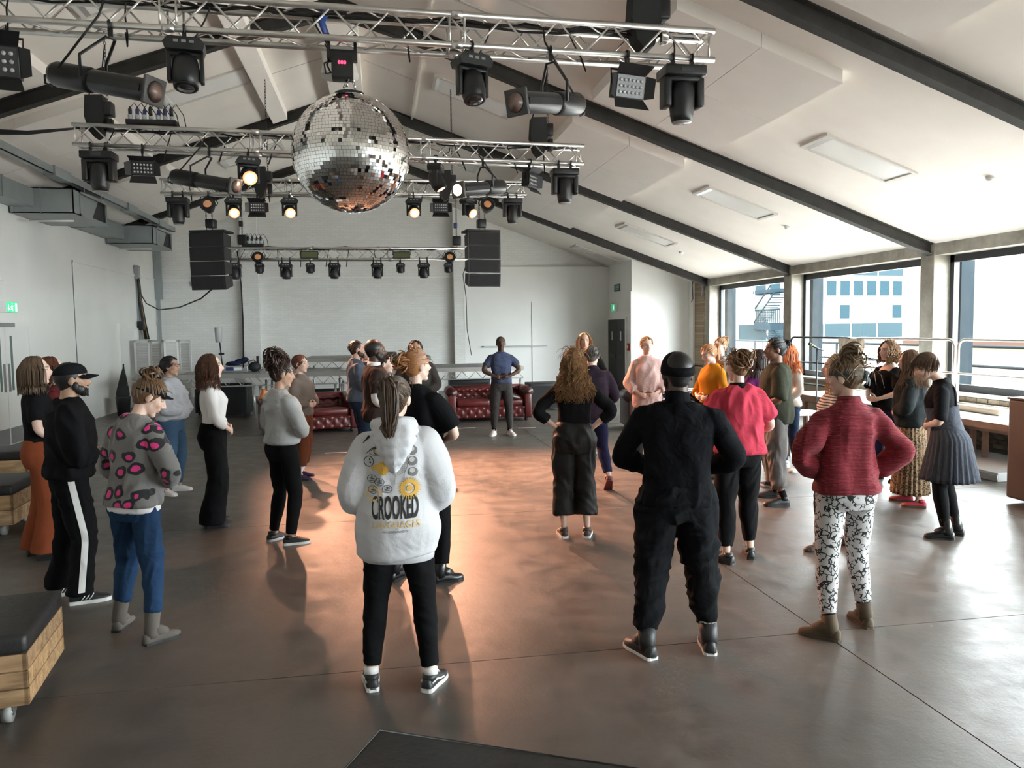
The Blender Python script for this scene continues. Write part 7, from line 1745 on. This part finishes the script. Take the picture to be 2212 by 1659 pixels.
# ================================================================ SOFAS
M_OX = mat('oxblood_leather', (.098, .0125, .012), .30, var=.25, vscale=5, bump=.12, bscale=50, spec=.6)
M_OXD = mat('dark_leather', (.032, .012, .010), .34, var=.2, vscale=5, spec=.6)
def sofa(x, y, rz, W, label, seats=2, m=None):
    m = m or M_OX; e = thing('chesterfield_sofa', label, 'sofa', (x, y, 0), rz=rad(rz), group='chesterfield sofas')
    D = .88; hb = .70
    MB().bbox((0, .02, .20), (W - .08, D - .12, .24), .03).build('base', m, e)
    n = 16
    # tufted front rail and tufted back, made as quilted grids
    def quilt(x0, x1, z0, z1, yf, nx, nz, amp, name, lean=0.0, roll=False):
        vs = []; fs = []; NX, NZ = nx * 6, nz * 6
        for j in range(NZ + 1):
            for i in range(NX + 1):
                u, v = i / NX * nx, j / NZ * nz
                b = min(abs(math.sin(math.pi * (u + v) / 1.0)), abs(math.sin(math.pi * (u - v) / 1.0))) ** .55
                z = z0 + (z1 - z0) * j / NZ; y_ = yf - amp * b + lean * (z - z0)
                if roll and j > NZ * .72: t = (j / NZ - .72) / .28; y_ -= .05 * math.sin(t * math.pi); 
                vs.append(Vector((x0 + (x1 - x0) * i / NX, y_, z)))
        k = len(vs); vs += [Vector((v.x, yf + .10 + lean * (v.z - z0), v.z)) for v in vs]
        q = MB()
        for j in range(NZ):
            for i in range(NX):
                a = j * (NX + 1) + i; fs.append((a, a + 1, a + NX + 2, a + NX + 1))
        for i in range(NX): a = NZ * (NX + 1) + i; fs.append((a, a + 1, a + 1 + k, a + k)); fs.append((i, i + k, i + 1 + k, i + 1))
        for j in range(NZ): a = j * (NX + 1); fs.append((a, a + NX + 1, a + NX + 1 + k, a + k)); b_ = a + NX; fs.append((b_, b_ + k, b_ + NX + 1 + k, b_ + NX + 1))
        q._add(vs, fs, True); return q.build(name, m, e)
    quilt(-W / 2 + .2, W / 2 - .2, .38, hb - .04, .20, 8, 2, .05, 'tufted_back', .22, True)
    quilt(-W / 2 + .12, W / 2 - .12, .08, .30, -D / 2 + .06, 9, 1, .03, 'tufted_front')
    MB().cyl((-W / 2 + .1, .34, hb - .07), (W / 2 - .1, .34, hb - .07), .085, 16).build('back_roll', m, e)
    MB().bbox((0, .38, .34), (W - .2, .10, .60), .03).build('back_panel', m, e)
    for sg in (-1, 1):
        a = MB().bbox((sg * (W / 2 - .10), -.02, .32), (.15, D - .06, .52), .03).build('arm', m, e)
        MB().tube([(sg * (W / 2 - .10), -D / 2 + .02, hb - .10), (sg * (W / 2 - .10), .34, hb - .09)], .105, 18).build('arm_roll', m, a)
        MB().tube([(sg * (W / 2 - .10), -D / 2 + .012, hb - .10), (sg * (W / 2 - .10), -D / 2 + .03, hb - .10)], .085, 18).build('arm_scroll', M_OXD, a)
        for k in range(3): MB().ell((sg * (W / 2 + .0), -.3 + k * .3, hb - .10), (.012,) * 3, nu=8, nv=5).build('button', M_OXD, a)
    w = (W - .38) / seats
    for i in range(seats): MB().bbox((-W / 2 + .19 + w * (i + .5), -.10, .385), (w - .01, .58, .15), .05).build('seat_cushion', m, e)
    for sx in (-1, 1):
        for sy in (-1, 1): MB().lathe([(.03, .0), (.04, .03), (.03, .09)], 10, Matrix.Translation((sx * (W / 2 - .14), sy * .36, 0))).build('foot', mat('sofa_foot', (.03, .018, .012), .4), e)
    return e
sofa(2.22, 16.2, 0, 1.78, 'oxblood leather chesterfield sofa behind the man in slate blue tee', 2)
sofa(-1.38, 15.2, 16, 1.78, 'oxblood leather chesterfield sofa on the duct side of the hall', 2)
sofa(5.35, 13.9, -6, 1.78, 'dark leather chesterfield sofa behind the woman in pink shirt', 2, M_OXD)
e = thing('throw_cushion', 'loose flat leather cushion on the chesterfield behind the slate blue tee', 'cushion', (2.62, 15.95, .53), rot=(rad(8), rad(16), rad(20))); MB().bbox((0, 0, 0), (.46, .40, .11), .05).build('cushion_pad', M_OXD, e)
e = thing('snack_bag', 'crumpled orange snack bag on the sofa arm by the grey knit woman', 'bag', (-2.10, 14.85, .74), rot=(0, rad(20), rad(30))); MB().bbox((0, 0, 0), (.20, .08, .22), .03).build('bag_body', mat('orange_foil', (.55, .16, .02), .3, var=.4, vscale=12), e)
e = thing('drinking_glass', 'empty glass standing on the duct side sofa seat', 'glass', (-.78, 15.35, .47)); MB().lathe([(.025, 0), (.032, .12), (.030, .12), (.024, .01)], 14).build('tumbler', mat('clear_glass', (.5, .5, .5), .05, spec=.8, trans=.8), e)

# ================================================================ STAGE DECKS
M_DECK = mat('deck_board', (.21, .215, .21), .45, var=.08, vscale=3); M_ALUD = mat('deck_aluminium', (.45, .45, .44), .35, .8)
def deck(x0, x1, y0, y1, z, label, legs=True):
    e = thing('stage_deck', label, 'stage deck', (0, 0, 0), group='stage decks')
    MB().lohi((x0, y0, z - .03), (x1, y1, z)).build('deck_top', M_DECK, e)
    MB().lohi((x0, y0 - .012, z - .10), (x1, y0, z - .004)).lohi((x0, y1, z - .10), (x1, y1 + .012, z - .004)).lohi((x0 - .012, y0, z - .10), (x0, y1, z - .004)).lohi((x1, y0, z - .10), (x1 + .012, y1, z - .004)).build('edge_rail', M_ALUD, e)
    MB().lohi((x0, y0 - .01, z - .285), (x1, y0 + .02, z - .26)).build('lower_rail', M_ALUD, e)
    n = int((x1 - x0) / .15); st = (x1 - x0) / n; L = math.hypot(st, .165); me = MB().cyl((0, 0, -L / 2), (0, 0, L / 2), .009, 6).mesh('brace', M_ALUD); a = math.atan2(st, .165)
    for i in range(n): inst(me, 'brace', e, (x0 + st * (i + .5), y0, z - .18), (0, a if i % 2 else -a, 0))
    for xx in (x0 + .06, x1 - .06):
        for yy in (y0 + .06, y1 - .06): MB().cyl((xx, yy, 0), (xx, yy, z - .26), .026, 10).build('leg', mat('leg_tube', (.62, .62, .60), .3, .8), e)
deck(-4.4, -2.72, 17.9, 19.9, 1.00, 'grey stage deck with lattice edge nearest the folding screen')
deck(-2.70, -.95, 17.9, 19.9, 1.00, 'grey stage deck with lattice edge behind the duct side sofa')
deck(-1.85, -.35, 18.7, 20.7, 1.27, 'raised stage deck behind the duct side sofa') if False else None
deck(-.93, 1.15, 17.9, 18.75, 1.00, 'low stage deck behind the group of men')
deck(-1.85, -.36, 20.0, 21.9, 1.24, 'raised rear stage deck on the duct side')
deck(-.34, 1.2, 18.85, 20.8, 1.27, 'raised stage deck with flat top behind the men')
deck(1.22, 3.3, 17.9, 19.9, 1.03, 'stage deck with lattice edge behind the window side sofa')
M_CASE = mat('flight_case_black', (.012, .012, .013), .55)
for (x0, x1, y0, y1, h, lb) in ((-3.72, -2.98, 18.3, 19.0, .72, 'big black speaker box under the deck nearest the folding screen'), (-4.25, -3.78, 18.9, 19.5, .6, 'black equipment box under the deck by the folding screen'), (-1.55, -.95, 18.2, 18.8, .55, 'black equipment box under the deck behind the duct side sofa'), (1.62, 2.58, 18.3, 18.9, .70, 'black speaker box under the deck behind the window side sofa'), (3.4, 4.15, 17.6, 18.3, .62, 'black floor speaker at the window end of the decks'), (-2.6, -2.2, 18.6, 19.1, .5, 'black cable case under the deck behind the curly haired woman')):
    e = thing('equipment_case', lb, 'equipment case', ((x0 + x1) / 2, (y0 + y1) / 2, 0)); w, d, = x1 - x0, y1 - y0
    MB().bbox((0, 0, h / 2 + .03), (w, d, h - .04), .015).build('case_body', M_CASE, e); MB().lohi((-w / 2 + .04, -d / 2 - .008, .10), (w / 2 - .04, -d / 2 + .002, h - .05)).build('front_grille', M_GRILLE, e)
    for sx in (-1, 1):
        for sy in (-1, 1): MB().cyl((sx * (w / 2 - .07) - .015, sy * (d / 2 - .07), .025), (sx * (w / 2 - .07) + .015, sy * (d / 2 - .07), .025), .025, 10).build('foot', M_BLK, e)
e = thing('flight_case', 'silver equipment case on the deck by the folding screen', 'equipment case', (-3.27, 18.75, 1.0)); MB().bbox((0, 0, .075), (.56, .40, .15), .012).build('case_body', mat('silver_case', (.40, .41, .42), .35, .6), e); MB().lohi((-.02, -.206, .04), (.14, -.2, .11)).build('label_plate', M_NOTICE, e); MB().lohi((-.2, -.206, .04), (-.04, -.2, .12)).build('dark_panel', M_BLUEP, e)
e = thing('jacket', 'crumpled navy jacket lying on the silver case', 'jacket', (-3.22, 18.75, 1.15)); q = MB()
for (cx, cy, cz, rx, ry, rz_) in ((-.1, 0, .05, .18, .15, .05), (.05, .02, .09, .14, .12, .06), (.14, -.02, .13, .09, .10, .06), (-.2, 0, .03, .1, .12, .03)): q.ell((cx, cy, cz), (rx, ry, rz_))
q.build('folded_cloth', cloth('navy_jacket', (.018, .026, .065), wr=.8, ws=10), e)
e = thing('shoulder_bag', 'dark bag slumped beside the silver case on the deck', 'bag', (-2.86, 18.7, 1.0)); q = MB(); q.ell((0, 0, .11), (.14, .12, .12)); q.build('bag_body', mat('dark_bag', (.02, .022, .024), .6), e); MB().tube([(-.1, -.1, .1), (-.12, -.1, .24), (.0, -.08, .27), (.06, -.06, .2)], .012, 6).build('strap', M_BLK, e); MB().cyl((.07, 0, .18), (.07, 0, .36), .03, 10).build('bottle', M_BLK, e)
e = thing('work_lamp_stand', 'thin stand with pale cylinder lamp on the stage deck', 'lamp stand', (-3.62, 18.9, 1.0)); MB().cyl((.02, 0, 0), (-.03, 0, .70), .014, 8).build('pole', M_BLKM, e); MB().lathe([(.05, .68), (.075, .72), (.085, 1.02), (.085, 1.03), (.0, 1.03)], 14, Matrix.Translation((-.05, 0, 0))).build('lamp_head', mat('pale_lamp', (.45, .46, .46), .4), e); MB().bbox((0, 0, .42), (.12, .05, .05), .01).build('clamp_knob', M_BLK, e); MB().bbox((0, 0, .02), (.3, .2, .03), .01).build('base', M_BLKM, e)
e = thing('mixer_desk', 'low black mixing desk on the raised deck', 'mixing desk', (-.6, 20.2, 1.24)); e.location = (.1, 19.4, 1.27); MB().bbox((0, 0, .05), (.62, .4, .10), .02).build('desk_body', M_CASE, e); MB().lohi((-.28, -.18, .1), (.28, .1, .112)).build('fader_panel', mat('fader_panel', (.06, .06, .065), .4), e)

# ================================================================ RIGHT SIDE: barriers, bench table, cabinet, microphone
M_BARR = mat('barrier_steel', (.66, .60, .56), .32, .75); M_BARRD = mat('barrier_dark', (.05, .055, .06), .4, .5)
def barrier(y0, y1, label, m):
    e = thing('barrier_panel', label, 'barrier', (8.55, 0, .66), group='tube barrier panels by the windows'); z0, z1, r = .0, .985, .12
    def arc(cy, cz, a0): return [(0, cy + r * math.cos(rad(a0 + 15 * i)), cz + r * math.sin(rad(a0 + 15 * i))) for i in range(7)]
    pts = [(0, y0, z0)] + [(0, y0, z1 - r)] + list(reversed(arc(y0 + r, z1 - r, 90))) + arc(y1 - r, z1 - r, 0)[::-1] + [(0, y1, z0)]
    MB().tube(pts, .021, 10).build('frame_tube', m, e)
    for z in (.48, .04): MB().cyl((0, y0, z), (0, y1, z), .017, 8).build('cross_rail', m, e)
    for yy in (y0, y1): MB().bbox((0, yy, -.01), (.12, .06, .03), .008).build('foot_plate', m, e)
barrier(10.46, 12.95, 'pale steel tube barrier panel in front of the concrete post', M_BARR)
barrier(7.9, 10.38, 'pale steel tube barrier panel in front of the widest window', M_BARR)
barrier(13.05, 15.2, 'dark tube barrier panel under the hanging cream cloth', M_BARRD)
e = thing('draped_cloth', 'cream cloth hung over the tube barrier by the middle window', 'cloth', (8.55, 13.1, 1.645)); vs = []; q = MB(); NU, NV = 34, 14
for j in range(NV + 1):
    for i in range(NU + 1):
        u = i / NU; v = j / NV; s_ = (v - .45) * .95; ln = .48 + .12 * math.sin(u * 5) if s_ > 0 else .34 + .1 * math.sin(u * 7 + 1); fold = .022 * math.sin(u * 38 + 2 * math.sin(v * 3)) * min(1, abs(s_) * 4)
        x_ = math.copysign(.028, -s_) * min(1, abs(s_) * 10) + fold - (.01 if s_ > 0 else -.01); z_ = .024 - abs(s_) * ln * 1.6; vs.append(Vector((x_, (u - .5) * .72 * (1 - .25 * abs(s_)), z_)))
fs = [(j * (NU + 1) + i, j * (NU + 1) + i + 1, (j + 1) * (NU + 1) + i + 1, (j + 1) * (NU + 1) + i) for j in range(NV) for i in range(NU)]
k = len(vs); q._add(vs + [v + Vector((.006, 0, .004)) for v in vs], fs + [tuple(a + k for a in reversed(f)) for f in fs], True); q.build('cloth_sheet', cloth('cream_cloth', (.55, .48, .40)), e)
M_TABW = mat('white_laminate', (.78, .77, .75), .25); M_TABE = mat('table_edge_wood', (.30, .19, .135), .5, var=.15, vscale=6)
for (y0, y1, lb) in ((7.4, 9.16, 'white topped low table by the widest window, nearest the brown cabinet'), (9.18, 11.4, 'white topped low table under the steel barrier'), (11.42, 13.6, 'white topped low table under the middle window')):
    e = thing('low_table', lb, 'table', (0, 0, 0), group='white low tables along the windows')
    MB().lohi((7.62, y0, .60), (9.02, y1, .64)).build('table_top', M_TABW, e); MB().lohi((7.58, y0, .55), (7.62, y1, .635)).build('front_edge', M_TABE, e); MB().lohi((7.66, y0 + .05, .50), (7.72, y1 - .05, .60)).build('under_rail', M_TABE, e)
    for yy in (y0 + .1, y1 - .1):
        for xx in (7.9, 8.9): MB().lohi((xx - .03, yy - .03, 0), (xx + .03, yy + .03, .6)).build('leg', M_TABE, e)
e = thing('table_flap', 'hanging table flap with clipped corners beside the low tables', 'table flap', (7.50, 9.6, 0)); q = MB(); q.prism([(-.45, .64), (.45, .64), (.45, .40), (.36, .24), (-.36, .24), (-.45, .40)], -.012, .012, 'x'); q.build('flap_board', mat('flap_wood', (.52, .36, .28), .5), e); MB().lohi((-.02, -.36, 0), (.02, -.32, .3)).lohi((-.02, .32, 0), (.02, .36, .3)).build('support_leg', M_TABE, e)
e = thing('rolled_mat', 'pale cardboard tube lying on the low table below the barrier', 'tube', (8.2, 9.9, .685)); MB().cyl((0, -.75, 0), (0.1, .75, 0), .045, 14).build('tube_wall', mat('cardboard', (.52, .42, .32), .6), e)
e = thing('floor_platform', 'low pale grey platform on the floor beside the low tables', 'platform', (0, 0, 0)); MB().bbox((7.75, 8.9, .055), (1.1, 1.7, .11), .01).build('platform_deck', mat('pale_grey_deck', (.55, .57, .57), .35), e); MB().lohi((7.19, 8.05, .03), (7.2, 9.75, .08)).build('edge_strip', M_ALUD, e)
e = thing('brown_cabinet', 'tall dark brown cabinet standing by the widest window', 'cabinet', (0, 0, 0)); M_CAB = mat('brown_panel', (.070, .048, .038), .55, var=.08, vscale=3)
MB().bbox((7.02, 6.78, .575), (1.05, .74, 1.05), .03).build('body', M_CAB, e); MB().lohi((6.48, 6.42, 1.095), (7.56, 7.15, 1.115)).build('top', M_CAB, e)
for (xx, yy) in ((6.62, 7.0), (7.42, 7.0), (6.62, 6.56), (7.42, 6.56)): MB().cyl((xx, yy, 0), (xx, yy, .06), .025, 10).build('foot', M_PLASTIC_W, e)
e = thing('microphone_stand', 'black microphone stand with yellow banded microphone by the windows', 'microphone stand', (6.62, 11.0, 0))
MB().lathe([(.15, 0), (.15, .015), (.03, .03), (.0, .03)], 20).build('base', M_BLKM, e); MB().cyl((0, 0, .02), (0, 0, 1.55), .011, 8).build('pole', M_BLKM, e); MB().cyl((.12, 0, 1.50), (-.06, 0, 1.56), .009, 8).build('boom', M_BLKM, e)
m_ = MB().lathe([(.012, -.14), (.018, .0), (.019, .03)], 12, Matrix.Translation((-.08, 0, 1.585)) @ RY(rad(-62)).to_4x4()).build('microphone', M_BLK, e)
MB().ell((-.122, 0, 1.607), (.026, .024, .024)).build('mic_grille', M_BLKM, m_); MB().lathe([(.0205, .0), (.0205, .02)], 12, Matrix.Translation((-.08, 0, 1.585)) @ RY(rad(-62)).to_4x4()).build('yellow_band', mat('mic_yellow', (.45, .55, .02), .4), m_)
e = thing('takeaway_cup', 'orange paper cup on the small stool beside the microphone stand', 'cup', (6.0, 10.5, .62)); MB().lathe([(.032, 0), (.045, .13), (.042, .13), (.03, .01)], 14).build('cup_wall', mat('orange_paper', (.75, .16, .03), .5), e)
e = thing('side_table', 'small white table holding an orange cup behind the red jumper', 'table', (6.1, 10.6, 0)); MB().bbox((0, 0, .60), (.62, .50, .04), .01).build('table_top', M_TABW, e)
for sx in (-1, 1):
    for sy in (-1, 1): MB().cyl((sx * .26, sy * .20, 0), (sx * .26, sy * .20, .59), .018, 8).build('leg', M_ALUD, e)

# ================================================================ FOREGROUND: bench, crates on wheels
M_VINYL = mat('black_vinyl', (.014, .013, .013), .5, var=.3, vscale=12, bump=.15, bscale=30)
def wood(name, c0, c1):
    q = NT(name); tc = q.n('ShaderNodeTexCoord'); mp = q.n('ShaderNodeMapping'); mp.inputs['Scale'].default_value = (1.2, 9, 9); q.l(tc.outputs['Object'], mp.inputs['Vector'])
    n = q.n('ShaderNodeTexNoise', Scale=2.2, Detail=8.0, Distortion=1.0); q.l(mp.outputs[0], n.inputs['Vector']); q.l(q.ramp(n.outputs['Fac'], [(.28, c0), (.7, c1)]), q.b.inputs['Base Color']); q.b.inputs['Roughness'].default_value = .7
    q.bump(n.outputs['Fac'], .25, .01); return q.m
M_WOOD = [wood('pallet_wood_a', (.20, .105, .045), (.50, .32, .16)), wood('pallet_wood_b', (.15, .085, .040), (.40, .25, .13)), wood('pallet_wood_c', (.24, .14, .07), (.56, .39, .22))]
def castor(mb_parent, x, y):
    c = MB().cyl((x - .02, y, .05), (x + .02, y, .05), .05, 16).build('castor_wheel', mat('castor_rubber', (.30, .30, .29), .5), mb_parent); MB().cyl((x - .023, y, .05), (x + .023, y, .05), .02, 12).build('wheel_hub', M_STEEL, c); MB().bbox((x, y, .105), (.07, .08, .02), .005).lohi((x - .032, y - .02, .05), (x - .025, y + .02, .1)).lohi((x + .025, y - .02, .05), (x + .032, y + .02, .1)).build('castor_fork', M_STEEL, mb_parent)
def crate(x, y, rz, W, D, h, label, planks=3, cushion=True, wheels=True, loc_z=0.0):
    """origin at the front right corner; the crate runs back along -x and +y"""
    e = thing('crate_seat', label, 'crate seat', (x, y, loc_z), rz=rad(rz), group='wooden crate seats'); zb = .11 if wheels else .0; ph = (h - zb) / planks; rr = random.Random(int(abs(x * 100)))
    for k in range(planks):
        for (c, d) in (((-W / 2, .012, zb + ph * (k + .5)), (W, .024, ph - .006)), ((-W / 2, D - .012, zb + ph * (k + .5)), (W, .024, ph - .006)), ((-.012, D / 2, zb + ph * (k + .5)), (.024, D, ph - .006)), ((-W + .012, D / 2, zb + ph * (k + .5)), (.024, D, ph - .006))):
            MB().bbox(c, d, .004).build('plank', rr.choice(M_WOOD), e)
    for (cx, cy) in ((-.045, .045), (-W + .045, .045), (-.045, D - .045), (-W + .045, D - .045)): MB().lohi((cx - .03, cy - .03, zb), (cx + .03, cy + .03, h)).build('corner_post', M_WOOD[1], e)
    MB().lohi((-W + .03, .03, zb + .01), (-.03, D - .03, h - .01)).build('inner_box', M_WOOD[1], e)
    if cushion: MB().bbox((-W / 2, D / 2, h + .045), (W + .01, D + .01, .10), .028).build('seat_pad', M_VINYL, e)
    if wheels:
        for (cx, cy) in ((-.12, .10), (-W + .12, .10), (-.12, D - .10), (-W + .12, D - .10)): castor(e, cx, cy)
    return e
crate(-1.72, 4.0, 8, 1.5, .7, .37, 'plank crate seat on castors with black pad nearest the leopard jumper', 3)
crate(-3.46, 7.95, 4, 1.4, .75, .40, 'dark plank crate seat with black pad behind the rust trousers', 2)
crate(-3.92, 9.4, 4, .9, .6, .52, 'small plank crate seat by the left wall behind the rust trousers', 2, True, False)
e = thing('upholstered_bench', 'black vinyl bench corner on the floor below the hoodie woman', 'bench', (-.04, 2.80, 0), rz=-math.atan2(.44, .88))
MB().bbox((.85, -.36, .39), (1.7, .72, .12), .022).build('seat_pad', M_VINYL, e); MB().bbox((.85, -.36, .325), (1.64, .66, .05), .01).build('seat_board', M_WOOD[1], e)
MB().tube([(0.012, -.012, .447), (1.69, -.012, .447), (1.69, -.708, .447), (.012, -.708, .447)], .006, 6, closed=True).build('piping', M_VINYL, e)
for (cx, cy) in ((.12, -.12), (1.58, -.12), (.12, -.6), (1.58, -.6)): MB().lohi((cx - .03, cy - .03, 0), (cx + .03, cy + .03, .31)).build('leg', M_BLKM, e)
# small things on the floor
random.seed(5)
M_TAPE = mat('white_tape', (.70, .68, .64), .6)
for (x, y, r, lb) in ((1.62, 14.9, 8, 'short white tape mark on the floor beside the pink shoes'), (2.75, 14.6, 5, 'white tape mark on the floor past the pink shoes'), (-.72, 12.4, 4, 'white tape mark on the floor by the duct side sofa')):
    tag(MB().box((0, 0, .0012), (.34, .05, .002)).build('floor_tape', M_TAPE), lb, 'tape'); o = bpy.data.objects[-1] if False else None
    bpy.data.objects['floor_tape' if bpy.data.objects.get('floor_tape.001') is None else ('floor_tape.%03d' % (len([q for q in bpy.data.objects if q.name.startswith('floor_tape')]) - 1))].location = (x, y, 0)
